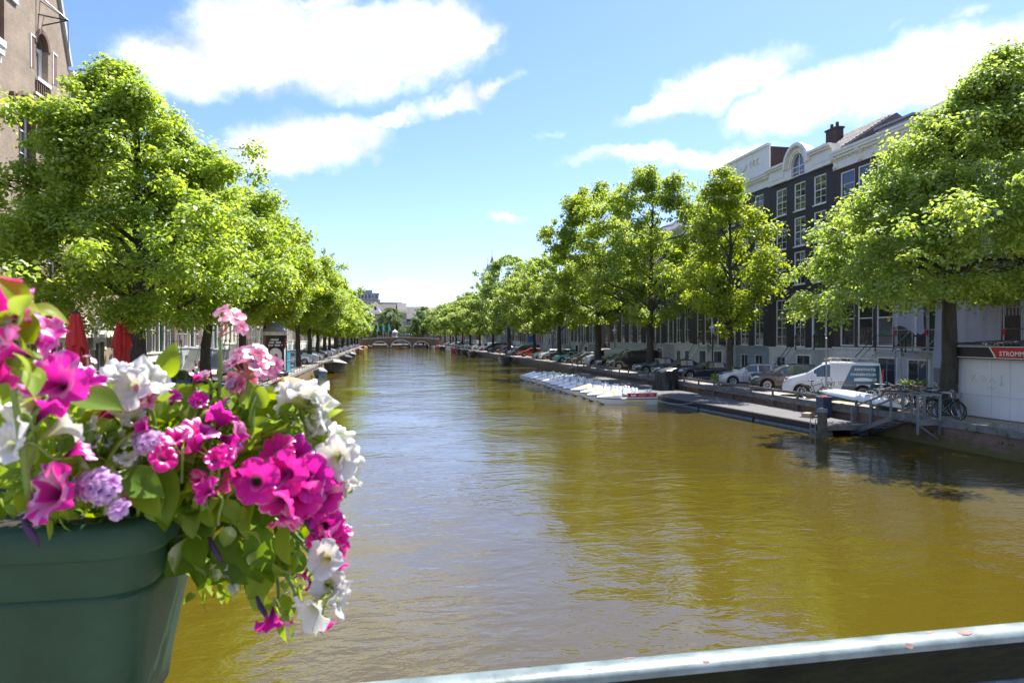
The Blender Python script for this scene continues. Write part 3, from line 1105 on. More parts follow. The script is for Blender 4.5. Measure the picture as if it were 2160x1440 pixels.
MT['tan_wall'] = brick_mat('tan_brick', (0.245, 0.18, 0.12), (0.31, 0.23, 0.16), (0.34, 0.29, 0.22))
MT['dark_reveal_brick'] = brick_mat('brown_moulded_brick', (0.15, 0.075, 0.055), (0.19, 0.10, 0.07), (0.12, 0.1, 0.08))
MT['cream_wall'] = mat('cream_plaster', (0.55, 0.51, 0.42), 0.7, var=0.1, scale=.8)
MT['plinth_blue'] = mat('blue_grey_plaster', (0.23, 0.29, 0.33), 0.7, var=0.2, scale=1.2)
MT['dark_room'] = mat('dark_interior', (0.02, 0.018, 0.016), 0.9)

CACHE = {}


def cached(key, fn):
    if key not in CACHE:
        CACHE[key] = fn()
    return CACHE[key]


def window_frame_mesh(w, h, cols, rows, fm, ft=0.085, bt=0.035, split=None, depth=0.14):
    def mk():
        b = MB()
        y0, y1 = -0.015, depth
        b.box(0, w, y0, y1, 0, ft)
        b.box(0, w, y0, y1, h - ft, h)
        b.box(0, ft, y0, y1, ft, h - ft)
        b.box(w - ft, w, y0, y1, ft, h - ft)
        iw, ih = w - 2 * ft, h - 2 * ft
        for c in range(1, cols):
            x = ft + iw * c / cols
            b.box(x - bt / 2, x + bt / 2, 0.022, 0.07, ft, h - ft)
        for r in range(1, rows):
            z = ft + ih * r / rows
            tt = bt * (1.8 if (split is not None and r == split) else 1)
            b.box(ft, w - ft, 0.018, 0.072, z - tt / 2, z + tt / 2)
        return b.mesh('window', fm)
    return cached(('wf', round(w, 3), round(h, 3), cols, rows, fm.name, ft, bt, split, depth), mk)


def window(parent, x, z, w, h, cols=2, rows=2, fm=None, each=True, sill=None, split=None, ft=0.085, glass=None, depth=0.14, bt=0.035):
    """window part with its panes as sub-parts; x, z = lower left corner of the opening"""
    fm = fm or MT['white_paint']
    glass = glass or MT['glass']
    o = obj('window', window_frame_mesh(w, h, cols, rows, fm, ft, bt, split, depth), parent, (x, 0.06, z))
    iw, ih = w - 2 * ft, h - 2 * ft
    if each:
        pw, ph = iw / cols, ih / rows
        me = cached(('pane', round(pw, 3), round(ph, 3), glass.name), lambda: MB().box(0, pw, 0, 0.006, 0, ph).mesh('pane', glass))
        for c in range(cols):
            for r in range(rows):
                obj('pane', me, o, (ft + c * pw, 0.05 + 0.0, ft + r * ph), (random.uniform(-.006, .006), 0, random.uniform(-.006, .006)))
    else:
        me = cached(('pane', round(iw, 3), round(ih, 3), glass.name), lambda: MB().box(0, iw, 0, 0.006, 0, ih).mesh('pane', glass))
        obj('pane', me, o, (ft, 0.05, ft))
    if sill:
        me = cached(('sill', round(w, 3), sill.name), lambda: MB().box(-0.06, w + 0.06, -0.14, 0.0, -0.07, 0.0).mesh('sill', sill))
        obj('sill', me, o, (0, 0, 0))
    return o


def wall_mesh(w, d, z0, z1, holes, m, rev=0.26, back=True, top_poly=None):
    """house body: pierced front at y=0, side and back walls, flat top"""
    b = MB()
    xs = sorted(set([0.0, w] + [v for hh in holes for v in (hh[0], hh[0] + hh[2])]))
    zs = sorted(set([z0, z1] + [v for hh in holes for v in (hh[1], hh[1] + hh[3])]))
    xs = [x for x in xs if 0 <= x <= w]
    zs = [z for z in zs if z0 <= z <= z1]
    for i in range(len(xs) - 1):
        for j in range(len(zs) - 1):
            cx, cz = (xs[i] + xs[i + 1]) / 2, (zs[j] + zs[j + 1]) / 2
            if any(hh[0] < cx < hh[0] + hh[2] and hh[1] < cz < hh[1] + hh[3] for hh in holes):
                continue
            b.add([(xs[i], 0, zs[j]), (xs[i + 1], 0, zs[j]), (xs[i + 1], 0, zs[j + 1]), (xs[i], 0, zs[j + 1])], [(0, 1, 2, 3)])
    for (x, z, ww, hh) in holes:
        z_, x_ = z + hh, x + ww
        b.add([(x, 0, z), (x, rev, z), (x, rev, z_), (x, 0, z_)], [(0, 1, 2, 3)])
        b.add([(x_, 0, z), (x_, 0, z_), (x_, rev, z_), (x_, rev, z)], [(0, 1, 2, 3)])
        b.add([(x, 0, z), (x_, 0, z), (x_, rev, z), (x, rev, z)], [(0, 1, 2, 3)])
        b.add([(x, 0, z_), (x, rev, z_), (x_, rev, z_), (x_, 0, z_)], [(0, 1, 2, 3)])
        b.add([(x, rev, z), (x_, rev, z), (x_, rev, z_), (x, rev, z_)], [(0, 1, 2, 3)])
    b.add([(0, 0, z0), (0, 0, z1), (0, d, z1), (0, d, z0)], [(0, 1, 2, 3)])
    b.add([(w, 0, z0), (w, d, z0), (w, d, z1), (w, 0, z1)], [(0, 1, 2, 3)])
    b.add([(0, d, z0), (0, d, z1), (w, d, z1), (w, d, z0)], [(0, 1, 2, 3)])
    b.add([(0, 0, z1), (w, 0, z1), (w, d, z1), (0, d, z1)], [(0, 1, 2, 3)])
    return b.mesh('wall', m)


def cornice(parent, w, z, h, m, proj=0.45, dent=True, brackets=0):
    b = MB()
    b.box(0.003, w - 0.003, -0.06, 0.02, z, z + h * 0.55)
    b.box(0.003, w - 0.003, -0.10, 0.02, z - 0.09, z - 0.001)
    b.box(0.003, w - 0.003, -proj * .55, 0.02, z + h * 0.55 + .001, z + h * 0.70)
    b.box(0.003, w - 0.003, -proj * .85, 0.02, z + h * 0.70 + .001, z + h * 0.86)
    b.box(0.003, w - 0.003, -proj, 0.1, z + h * 0.86 + .001, z + h)
    c = b.build('cornice', m, parent)
    if dent:
        me = cached(('dent', m.name), lambda: MB().box(0, .1, -.09, 0, 0, .1).mesh('dentil', m))
        k = int(w / .24)
        bb = MB()
        for i in range(k):
            x = .1 + i * (w - .2) / k
            bb.box(x, x + .11, -.15, -.06, z + h * .55 - .13, z + h * .55 - .002)
        o = bb.build('dentils', m, c)
        o['kind'] = 'stuff'
    for i in range(brackets):
        x = .16 + i * (w - .62) / max(1, brackets - 1)
        bb = MB()
        pr = [(0, 0), (-.16, .02), (-.2, .12), (-.12, .3), (-.16, .5), (-.3, .62), (-.38, .72), (-.38, .85), (0, .85)]
        s = h * .7 / .85
        n_ = len(pr)
        bb.v += [(x, p[0] - .06, z + p[1] * s - .05) for p in pr] + [(x + .3, p[0] - .06, z + p[1] * s - .05) for p in pr]
        bb.f += [tuple(range(n_)), tuple(n_ + k for k in reversed(range(n_)))] + [(k, n_ + k, n_ + (k + 1) % n_, (k + 1) % n_) for k in range(n_)]
        bb.build('bracket', m, c)
    return c


def tiled_slope(parent, w, y0, z0, y1, z1, m, tw=0.26, tl=0.34, x0=0.0, name='roof_tiles'):
    """pantiles on a slope that rises from (y0,z0) to (y1,z1)"""
    ln = math.hypot(y1 - y0, z1 - z0)
    dy, dz = (y1 - y0) / ln, (z1 - z0) / ln
    ny, nz = -dz, dy
    if nz < 0:
        ny, nz = -ny, -nz
    b = MB()
    b.add([(x0, y0, z0), (x0 + w, y0, z0), (x0 + w, y1, z1), (x0, y1, z1)], [(0, 1, 2, 3)])
    rng = random.Random(9)
    for r in range(int(ln / tl)):
        s0, s1 = r * tl, min(ln, (r + 1) * tl + .04)
        for c in range(int(w / tw)):
            xa = x0 + c * tw
            lift = rng.uniform(.0, .012)
            prof = [(0, .02), (.3, .015), (.55, .075), (.8, .085), (1.0, .03)]
            v = []
            for (s, e) in ((s0, .035 + lift), (s1, .008 + lift)):
                for (u, h) in prof:
                    v.append((xa + u * tw, y0 + dy * s + ny * (h + e), z0 + dz * s + nz * (h + e)))
            b.add(v, [(k, k + 1, k + 6, k + 5) for k in range(4)] + [(0, 1, 2, 3, 4)])
    o = b.build(name, m, parent)
    o['kind'] = 'stuff'
    return o


def saddle_roof(parent, w, d, z, h, m, ov=0.1, y0=0.25, tiles=True):
    b = MB()
    b.add([(0, y0, z), (w, y0, z), (w, d, z), (0, d, z), (0, d / 2, z + h), (w, d / 2, z + h)],
          [(0, 1, 5, 4), (2, 3, 4, 5), (0, 4, 3), (1, 2, 5)])
    r = b.build('roof', m, parent)
    if tiles:
        tiled_slope(r, w, y0 - .0, z + .03, d / 2, z + h + .03, MT['roof_tile'])
    return r


def chimney(parent, x, y, z, h=1.4, w=0.9):
    b = MB()
    b.box(x - w / 2, x + w / 2, y - .3, y + .3, z - 1.2, z + h)
    b.box(x - w / 2 - .07, x + w / 2 + .07, y - .37, y + .37, z + h + .001, z + h + .14)
    for k in (-1, 1):
        b.lathe([(.0, z + h + .55), (.12, z + h + .55), (.13, z + h + .141)], 10, c=(x + k * w * .25, y, 0))
    return b.build('chimney', MT['umber_wall'], parent)


def door(parent, x, z, w, h, m, frame=None, light=True):
    """panelled door with frame, transom light and handle"""
    frame = frame or MT['white_paint']
    b = MB()
    ft = .12
    b.box(x, x + ft, -.03, .2, z, z + h)
    b.box(x + w - ft, x + w, -.03, .2, z, z + h)
    b.box(x + ft, x + w - ft, -.03, .2, z + h - ft, z + h)
    tz = z + h * .74
    if light:
        b.box(x + ft, x + w - ft, -.01, .18, tz, tz + .1)
    b.build('door_frame', frame, parent)
    b = MB()
    top = tz if light else z + h - ft
    b.box(x + ft, x + w - ft, .08, .13, z + .02, top)
    for (u0, u1, v0, v1) in ((.1, .46, .08, .42), (.54, .9, .08, .42), (.1, .46, .5, .92), (.54, .9, .5, .92)):
        W_, H_ = w - 2 * ft, top - z
        b.box(x + ft + u0 * W_, x + ft + u1 * W_, .055, .079, z + v0 * H_, z + v1 * H_)
    dd = b.build('door', m, parent)
    b = MB()
    b.tube([(x + w - ft - .13, .08, z + 1.05), (x + w - ft - .13, .02, z + 1.05), (x + w - ft - .13, .02, z + 1.2)], .018, 6)
    b.build('handle', MT['chrome'], dd)
    if light:
        MB().box(x + ft, x + w - ft, .1, .106, tz + .1, z + h - ft).build('pane', MT['glass'], dd)


def stoop(parent, x, w, z, m, rail, side=-1, depth=1.25, steps=None):
    """raised landing before a front door with a flight of steps to one side and iron rails"""
    st = steps or max(2, int(round(z / .2)))
    b = MB()
    b.box(x, x + w, -depth, -.004, 0.1, z - .09)
    b.build('landing', m, parent)
    MB().box(x - .04, x + w + .04, -depth - .05, -.004, z - .088, z).build('landing_slab', m, parent)
    if z > 2:
        MB().box(x + w * .12, x + w * .88, -depth - .03, -depth - .002, .13, z - .35).build('cellar_frame', MT['white_paint'], parent)
        for q in (0, 1):
            MB().box(x + w * (.17 + .34 * q), x + w * (.49 + .34 * q), -depth - .045, -depth - .032, .16, z - .43).build('cellar_door', MT['glass'], parent)
    run = .27
    for k in range(st - 1):
        zz = z * (st - 1 - k) / st
        if side < 0:
            xa = x - run * (k + 1)
        else:
            xa = x + w + run * k
        me = MB().box(0, run - .004, -depth + .02, -.004, .1, zz).mesh('step', m)
        obj('step', me, parent, (xa, 0, 0))
    L_ = run * (st - 1)
    xe = x - L_ if side < 0 else x + w + L_
    xs_ = x if side < 0 else x + w
    xf = x + w if side < 0 else x
    for yy in (-depth + .06,):
        b = MB()
        b.tube([(xf, yy, z + .95), (xs_, yy, z + .95), (xe, yy, 1.05)], .028, 6)
        b.tube([(xf, yy, z + .5), (xs_, yy, z + .5), (xe, yy, .6)], .018, 6)
        b.tube([(xf, -.1, z + .95), (xf, yy, z + .95)], .028, 6)
        for q in (xf, xs_):
            b.lathe([(.05, z), (.05, z + .12), (.03, z + .2), (.03, z + .8), (.055, z + .9), (.055, z + .98), (.02, z + 1.08), (0, z + 1.1)], 8, c=(q, yy, 0))
        b.lathe([(.05, .1), (.05, .22), (.03, .3), (.03, .9), (.055, 1.0), (.055, 1.08), (0, 1.2)], 8, c=(xe, yy, 0))
        b.build('railing', rail, parent)


def place(side, y_far, y_near):
    """origin, rotation and width of a house on the right (1) or left (-1) bank"""
    if side > 0:
        return (FR, y_far, QZ), -math.pi / 2, y_far - y_near
    return (FL, y_near, QZ), math.pi / 2, y_far - y_near


def house(name, label, side, y_far, y_near, H, floors, nwin, ww, wall, fm=None, base=None, base_h=0, cols=2, rows=2, split=None, each=False,
          corn=1.0, corn_m=None, brackets=0, door_at=None, door_m=None, door_z=None, stoop_m=None, roof_h=2.5, margins=0.5, d=11, group=None, loc=None, rot=None, width=None, sill=None, stoop_side=-1, gfl=None, roof_tiles=False, extra_holes=(), bwin=True):
    if loc is None:
        loc, rot, w = place(side, y_far, y_near)
    else:
        w = width
    t = thing(name, label, 'house', loc, rot, group)
    fm = fm or MT['white_paint']
    holes = []
    wins = []
    pitch = (w - 2 * margins) / nwin
    for fi, (z0, z1) in enumerate(floors):
        for k in range(nwin):
            if fi == 0 and door_at == k:
                continue
            x = margins + pitch * (k + .5) - ww / 2
            c_, r_, s_ = (cols, rows, split) if fi or gfl is None else gfl
            wins.append((x, z0, ww, z1 - z0, c_, r_, s_))
            holes.append((x, z0, ww, z1 - z0))
    dz = door_z if door_z is not None else base_h
    if door_at is not None:
        dx = margins + pitch * (door_at + .5) - (ww + .25) / 2
        holes.append((dx, dz, ww + .25, floors[0][1] - dz))
    holes += list(extra_holes)
    obj('wall', wall_mesh(w, d, base_h if base else 0, H, [h for h in holes], wall), t)
    for (x, z, a, h, c_, r_, s_) in wins:
        window(t, x, z, a, h, c_, r_, fm, each, sill, s_)
    if door_at is not None:
        door(t, dx, dz, ww + .25, floors[0][1] - dz, door_m or MT['door_green'], fm)
    if base and base_h > 0:
        bh = []
        bwh = max(.5, base_h - 1.15)
        if bwin:
            for k in range(nwin):
                if k == door_at:
                    continue
                x = margins + pitch * (k + .5) - ww * .45
                bh.append((x, .55, ww * .9, min(bwh, 1.3)))
        me = wall_mesh(w - .006, d - .1, 0.0, base_h, [(a - .003, b_, c, e) for a, b_, c, e in bh], base)
        bo = obj('plinth', me, t, (0.003, -.07, 0))
        for (x, z, a, h) in bh:
            wo = window(t, x, z, a, h, 2, 1, fm, each)
            wo.location.y = 0.0
        MB().box(.003, w - .003, -.14, 0.02, base_h + .001, base_h + .13).build('plinth_band', base, t)
    if corn:
        cornice(t, w, H - .02, corn, corn_m or MT['cream'], brackets=brackets)
    if roof_h:
        saddle_roof(t, w, d, H + (corn * .8 if corn else 0), roof_h, MT['roof_tile'], tiles=roof_tiles)
    if stoop_m is not None and door_at is not None:
        stoop(t, dx - .25, ww + .75, dz, stoop_m, MT['green_iron'], stoop_side)
    return t


Yp = lambda px: at_x(px, FR).y

# ---- black canal house with the arched white cornice
yf, yn = Yp(1624), Yp(1758)
w = yf - yn
t = house('canal_house', 'tall black canal house with white sash windows and arched cream cornice', 1, yf, yn, 15.35,
          [(2.45, 6.15), (7.2, 9.7), (10.1, 12.3), (12.8, 14.9)], 3, 1.42, MT['black_wall'], base=MT['light_stone'], base_h=2.3, cols=2, rows=4, split=2, each=True,
          corn=0, door_at=2, door_m=MT['door_green'], door_z=2.3, stoop_m=MT['stone'], roof_h=0, sill=MT['white_paint'], gfl=(2, 5, 3), margins=.35)
b = MB()                      # cream attic band with an arched window in the middle
cx = w / 2
z0, z1 = 15.35, 16.75
N = 16
outer = [(cx + 1.45 * math.cos(math.pi * k / N), 16.15 + 1.55 * math.sin(math.pi * k / N)) for k in range(N + 1)]
inner = [(cx + .82 * math.cos(math.pi * k / N), 16.15 + .95 * math.sin(math.pi * k / N)) for k in range(N + 1)]
poly = [(.004, z0), (cx - .82, z0)] + inner[::-1] + [(cx + .82, z0), (w - .004, z0), (w - .004, z1), (outer[0][0], z1)] + [p for p in outer if p[1] > z1] + [(outer[-1][0], z1), (.004, z1)]
b.prism(poly, -.16, .5)
att = b.build('attic_band', MT['cream'], t)
b = MB()
for (x0, x1) in ((.0, cx - 1.52), (cx + 1.52, w)):
    b = MB()
    b.box(x0, x1, -.34, -.165, 16.45, 16.6)
    b.box(x0, x1, -.48, -.165, 16.601, 16.78)
    b.box(x0 + .003, x1 - .003, -.24, -.165, 15.35, 15.5)
    b.box(x0 + .25, x1 - .3, -.2, -.165, 15.7, 16.2)
    b.build('cornice_moulding', MT['cream'], att)
b = MB()
prev = None
for k in range(N):
    for (r0, r1, y0, h0, h1) in ((1.36, 1.62, -.46, 1.46, 1.70), (1.0, 1.15, -.26, 1.1, 1.25), (.82, .92, -.22, .95, 1.05)):
        a0, a1 = math.pi * k / N, math.pi * (k + 1) / N
        v = []
        for yy in (y0, -.162):
            for (a, rr, hh) in ((a0, r0, h0), (a1, r0, h0), (a1, r1, h1), (a0, r1, h1)):
                v.append((cx + rr * math.cos(a), yy, 16.15 + hh * math.sin(a)))
        b.add(v, [(0, 3, 2, 1), (0, 1, 5, 4), (3, 7, 6, 2)])
b.build('arch_moulding', MT['cream'], att)
b = MB()
b.prism([(cx - .8, z0 + .05), (cx + .8, z0 + .05)] + [(cx + .8 * math.cos(math.pi * k / N), 16.15 + .93 * math.sin(math.pi * k / N)) for k in range(N + 1)], .02, .03)
aw = b.build('window', MT['glass'], t)
b = MB()
b.box(cx - .03, cx + .03, -.04, .019, z0 + .06, 17.05)
b.box(cx - .8, cx + .8, -.05, .019, 16.1, 16.16)
b.box(cx - .8, cx + .8, -.05, .019, z0 + .06, z0 + .14)
b.box(cx - .8, cx + .8, -.25, -.2, 15.62, 15.66)
b.build('glazing_bar', MT['white_paint'], aw)
saddle_roof(t, w, 10, 16.2, 3.0, MT['roof_tile'])
chimney(t, w * .42, 3.4, 18.2, 1.0, 1.3)

# ---- dark brown house with bracketed cornice
yf, yn = Yp(1758.5), Yp(1948)
t = house('canal_house', 'dark brown brick house with bracketed cream cornice and dark green front door', 1, yf, yn, 14.9,
          [(2.6, 6.3), (7.2, 9.6), (10.2, 12.3), (12.75, 14.5)], 4, 1.45, MT['umber_wall'], base=MT['light_stone'], base_h=2.4, cols=1, rows=2, each=True,
          corn=1.15, brackets=4, door_at=3, door_m=MT['door_green'], door_z=2.35, stoop_m=MT['stone'], roof_h=2.9, roof_tiles=True, margins=.5, gfl=(1, 2, 1))
w = yf - yn
b = MB()
b.box(1.6, w - 3.4, 2.2, 5, 15.8, 17.3)
b.box(1.4, w - 3.2, 2.0, 5.2, 17.3, 17.45)
b.build('dormer', MT['lead'], t)
pl = MB()
for k in range(8):
    a = 2 * math.pi * k / 8
    pl.box(-.02, .02, -.02, .0, -.02, .02)
MB().prism([(.16 * math.cos(math.pi * k / 8) * (1 if k % 2 == 0 else .8) * 1.0, .16 * math.sin(math.pi * k / 8) * (1 if k % 2 == 0 else .8)) for k in range(16)], -.03, -.002).build('brass_plaque', mat('polished_brass', (.75, .5, .12), .2, .9, .1), t, loc=(w - 2.75, 0, 4.3))

# ---- blue-black house with tall ornate white attic
yf, yn = Yp(1523), Yp(1623.5)
t = house('canal_house', 'blue-black house with a tall white ornamented attic left of the black house', 1, yf, yn, 15.6,
          [(2.5, 6.3), (7.3, 9.9), (10.5, 12.7), (13.2, 15.1)], 3, 1.35, MT['slate_wall'], base=MT['blue_stone'], base_h=2.35, cols=2, rows=4, split=2, each=True,
          corn=1.1, door_at=0, door_m=MT['door_green'], stoop_m=MT['stone'], roof_h=0, sill=MT['white_paint'], gfl=(2, 4, 3))
w = yf - yn
b = MB()
b.box(0.01, w - .01, .05, 6.5, 16.4, 18.75)
b.build('attic', MT['umber_wall'], t)
b = MB()
b.box(0.003, w - .003, -.1, .049, 16.701, 18.8)
b.box(-.02, w + .02, -.25, .06, 18.801, 19.0)
b.box(0, w, -.2, -.101, 16.71, 16.9)
for k in range(3):
    b.box(w * k / 3 + .05, w * k / 3 + .12, -.14, -.101, 16.9, 18.8)
at_ = b.build('attic_front', MT['cream'], t)
for g0 in (.12, .62):
    for k in range(3):
        xx = w * g0 + .35 + k * .62 * w / 9
        b = MB()
        b.lathe([(.2, -.14), (.24, -.17), (.28, -.14), (.28, -.1)], 14, 'y', (xx, 0, 17.9))
        b.build('relief_ring', MT['cream'], at_, 60)
b = MB()
b.tube([(w * .43, -.13, 18.1), (w * .46, -.13, 17.75), (w * .5, -.13, 17.65), (w * .54, -.13, 17.75), (w * .57, -.13, 18.1)], [.05, .08, .1, .08, .05], 8)
b.build('relief_swag', MT['cream'], at_, 60)

# ---- dark house, navy house, five-bay black house, blue-grey sliver, brown house
yf, yn = Yp(1463), Yp(1522.5)
t = house('canal_house', 'narrow dark brown house between the navy house and the ornate attic', 1, yf, yn, 14.6,
          [(2.5, 6.2), (7.2, 9.8), (10.4, 12.5)], 3, 1.15, MT['umber_wall'], base=MT['light_stone'], base_h=2.35, cols=1, rows=3, each=True, corn=1.0, roof_h=2.4, roof_tiles=True, door_at=2, stoop_m=MT['stone'], door_m=MT['door_green'])
yf, yn = Yp(1403), Yp(1462.5)
t = house('canal_house', 'navy painted house with slim white windows and a tiled roof', 1, yf, yn, 13.9,
          [(2.6, 6.6), (7.4, 9.9), (10.5, 12.6)], 3, 1.2, MT['navy_wall'], base=MT['light_stone'], base_h=2.45, cols=2, rows=3, split=2, each=True, corn=0.9, roof_h=3.4, roof_tiles=True, door_at=0, stoop_m=MT['stone'], door_m=MT['door_green'])
yf, yn = Yp(1288), Yp(1402.5)
t = house('canal_house', 'wide black house with five tall many-paned white windows', 1, yf, yn, 14.0,
          [(2.55, 6.9), (7.6, 10.2), (10.8, 12.9)], 6, 1.45, MT['black_wall'], base=MT['stone'], base_h=2.4, cols=3, rows=6, split=3, each=True, corn=1.1, roof_h=3.0, door_at=5, stoop_m=MT['stone'], door_m=MT['iron'], stoop_side=1)
yf, yn = Yp(1269), Yp(1287.5)
t = house('canal_house', 'narrow house with a blue-grey shop front between brown and black houses', 1, yf, yn, 12.0,
          [(.6, 4.6), (5.2, 7.6), (8.2, 10.3)], 1, 1.9, MT['red_wall'], cols=1, rows=2, each=True, corn=.8, roof_h=2.6, fm=MT['plinth_blue'])

rng = random.Random(21)
PAL = ['brown_wall', 'umber_wall', 'red_wall', 'grey_wall', 'black_wall', 'brown_wall', 'cream_wall']
PALN = {'brown_wall': 'brown brick', 'umber_wall': 'dark umber brick', 'red_wall': 'red-brown brick', 'grey_wall': 'grey painted', 'black_wall': 'black painted', 'cream_wall': 'cream plastered', 'tan_wall': 'tan brick'}


def generic_row(side, y, y_end, rng, group, near_each, where):
    i = 0
    while y < y_end - 4:
        w = rng.choice([6.2, 6.8, 7.4, 8.2, 9.0])
        if side > 0 and 196 < y < 210:
            y += 24
            continue
        wl = PAL[(i * 3 + (1 if side > 0 else 4)) % len(PAL)]
        H = rng.uniform(11.6, 14.6)
        n = 3 if w < 8 else 4
        g0 = rng.choice([1.9, 2.2, 2.4])
        fl = [(g0 + .1, g0 + 3.6), (g0 + 4.4, g0 + 6.7), (g0 + 7.3, g0 + 9.2)]
        house('canal_house', 'canal house number {} of the far {} row, {}'.format(ORD[i % len(ORD)], where, PALN[wl]), side, y + w, y, H, fl, n, rng.choice([1.1, 1.25, 1.35]), MT[wl],
              base=MT[rng.choice(['stone', 'light_stone', 'blue_stone'])], base_h=g0, cols=2, rows=3 if i % 2 else 2, each=(y < near_each), corn=rng.choice([.8, 1.0]),
              roof_h=rng.uniform(2.2, 3.6), door_at=rng.randrange(n), stoop_m=MT['stone'] if y < 120 else None, group=group)
        y += w + .01
        i += 1


ORD = ['one', 'two', 'three', 'four', 'five', 'six', 'seven', 'eight', 'nine', 'ten', 'eleven', 'twelve', 'thirteen', 'fourteen', 'fifteen', 'sixteen', 'seventeen', 'eighteen', 'nineteen', 'twenty',
       'twenty-one', 'twenty-two', 'twenty-three', 'twenty-four', 'twenty-five', 'twenty-six', 'twenty-seven', 'twenty-eight', 'twenty-nine', 'thirty', 'thirty-one', 'thirty-two']
ORD[:10] = ['nearest', 'second', 'third', 'fourth', 'fifth', 'sixth', 'seventh', 'eighth', 'ninth', 'tenth']
ORD = [o if i < 10 else o for i, o in enumerate(ORD)]
generic_row(1, Yp(1268.5) + .01, 262, rng, 'canal houses along the right bank', 115, 'right')

# ---- building with slate spires
t = thing('spired_building', 'stone building with two pointed slate spires above the far right trees', 'building', (FR, 218, QZ), -math.pi / 2)
w = 21.5
fl = [(2.4, 5.6), (6.6, 9.4), (10.4, 13.0), (14.0, 16.2)]
holes = [(1 + k * 2.25, z0, 1.1, z1 - z0) for k in range(9) for z0, z1 in fl]
obj('wall', wall_mesh(w, 12, 0, 17.2, holes, MT['cream_wall']), t)
for (x, z, a, h) in holes:
    window(t, x, z, a, h, 2, 2, MT['white_paint'], False)
cornice(t, w, 17.2, .9, MT['cream'])
slate = mat('blue_grey_slate', (0.22, 0.25, 0.30), 0.5, var=.15, scale=2)
b = MB()
b.add([(0, .3, 18), (w, .3, 18), (w, 12, 18), (0, 12, 18), (1.5, 6, 21.5), (w - 1.5, 6, 21.5)], [(0, 1, 5, 4), (2, 3, 4, 5), (0, 4, 3), (1, 2, 5)])
b.build('roof', slate, t)
for (x, hh) in ((5.5, 26.5), (14.0, 28.0)):
    b = MB()
    b.box(x - 1.7, x + 1.7, -.3, 3.1, 17.0, 20.2)
    tw = b.build('turret', MT['cream_wall'], t)
    b = MB()
    b.add([(x - 2, -.6, 20.2), (x + 2, -.6, 20.2), (x + 2, 3.4, 20.2), (x - 2, 3.4, 20.2), (x, 1.4, hh)], [(0, 1, 4), (1, 2, 4), (2, 3, 4), (3, 0, 4), (0, 3, 2, 1)])
    b.tube([(x, 1.4, hh - .3), (x, 1.4, hh + 1.6)], .07, 6)
    b.build('spire', slate, tw)
    b = MB()
    b.prism([(x - 1.3, 20.2), (x + 1.3, 20.2), (x, 23.4)], -.75, .6)
    b.build('dormer_gable', MT['cream'], tw)
for x in (.6, 10, 18.5):
    b = MB()
    b.box(x - .5, x + .5, .2, 1.2, 17.5, 21.8)
    b.box(x - .65, x + .65, .05, 1.35, 21.801, 22.2)
    b.lathe([(.5, 22.2), (.55, 22.6), (.3, 23.0), (0, 23.2)], 8, c=(x, .7, 0))
    b.build('pinnacle', MT['cream_wall'], t)

# ---- scaffolded house at the right edge
yf, yn = Yp(1948.5), Yp(2120)
t = house('canal_house', 'dark house behind the scaffolding and netting at the right edge', 1, yf, yn, 14.6,
          [(2.5, 6.2), (7.2, 9.8), (10.4, 12.6)], 4, 1.4, MT['umber_wall'], base=MT['stone'], base_h=2.3, cols=2, rows=3, each=True, corn=1.0, roof_h=1.2, door_at=0, door_m=MT['door_green'], stoop_m=MT['stone'])
yf2, yn2 = Yp(2121), Yp(2121) - 9
t = house('canal_house', 'dark brown house just past the scaffold at the right edge', 1, yf2, yn2, 14.5,
          [(2.5, 6.2), (7.2, 9.8), (10.4, 12.6)], 4, 1.4, MT['brown_wall'], base=MT['stone'], base_h=2.3, cols=2, rows=3, each=True, corn=1.0, roof_h=2.6)

MT['net'] = None
m = bpy.data.materials.new('scaffold_netting')
m.use_nodes = True
tt = m.node_tree
p = tt.nodes['Principled BSDF']
p.inputs['Base Color'].default_value = (0.48, 0.50, 0.62, 1)
p.inputs['Roughness'].default_value = 0.6
p.inputs['Alpha'].default_value = 0.55
MT['net'] = m
sc = thing('scaffolding', 'steel scaffold hung with pale see-through netting and a blue banner', 'scaffolding', (FR, yf - .3, QZ), -math.pi / 2)
ys0, ys1 = -2.3, -1.2
xsA = [0.2, 2.5, 4.8, 7.1]
for x in xsA:
    for yy in (ys0, ys1):
        MB().tube([(x, yy, .13), (x, yy, 9.2)], .035, 8).build('standard', MT['steel'], sc)
redp = mat('red_coupling', (.5, .03, .03), .5)
for lv in (2.6, 4.6, 6.6, 8.6):
    for yy in (ys0, ys1):
        MB().tube([(xsA[0] - .2, yy - .05, lv + 1.0), (xsA[-1] + .2, yy - .05, lv + 1.0)], .028, 6).build('ledger', MT['steel'], sc)
    MB().box(xsA[0], xsA[-1], ys0 + .04, ys1 - .04, lv, lv + .06).build('platform', mat('scaffold_board', (.42, .3, .16), .8, var=.3, scale=3, stretch=(.3, 3, 1)) if lv == 2.6 else bpy.data.materials['scaffold_board'], sc)
for i in range(len(xsA) - 1):
    MB().tube([(xsA[i], ys0 - .06, 2.6), (xsA[i + 1], ys0 - .06, 4.5)], .022, 6).build('brace', MT['steel'], sc)
for x in xsA:
    MB().box(x - .05, x + .05, ys0 - .06, ys0 + .05, 3.3, 3.6).build('coupling', redp, sc)
for k in range(5):
    MB().tube([(7.3 + k * .18, ys0 - .1, 4.2), (7.3 + k * .18, ys0 - .1, 7.4)], .03, 6).build('ladder_tube', MT['steel'], sc)
b = MB()                     # sagging net sheets
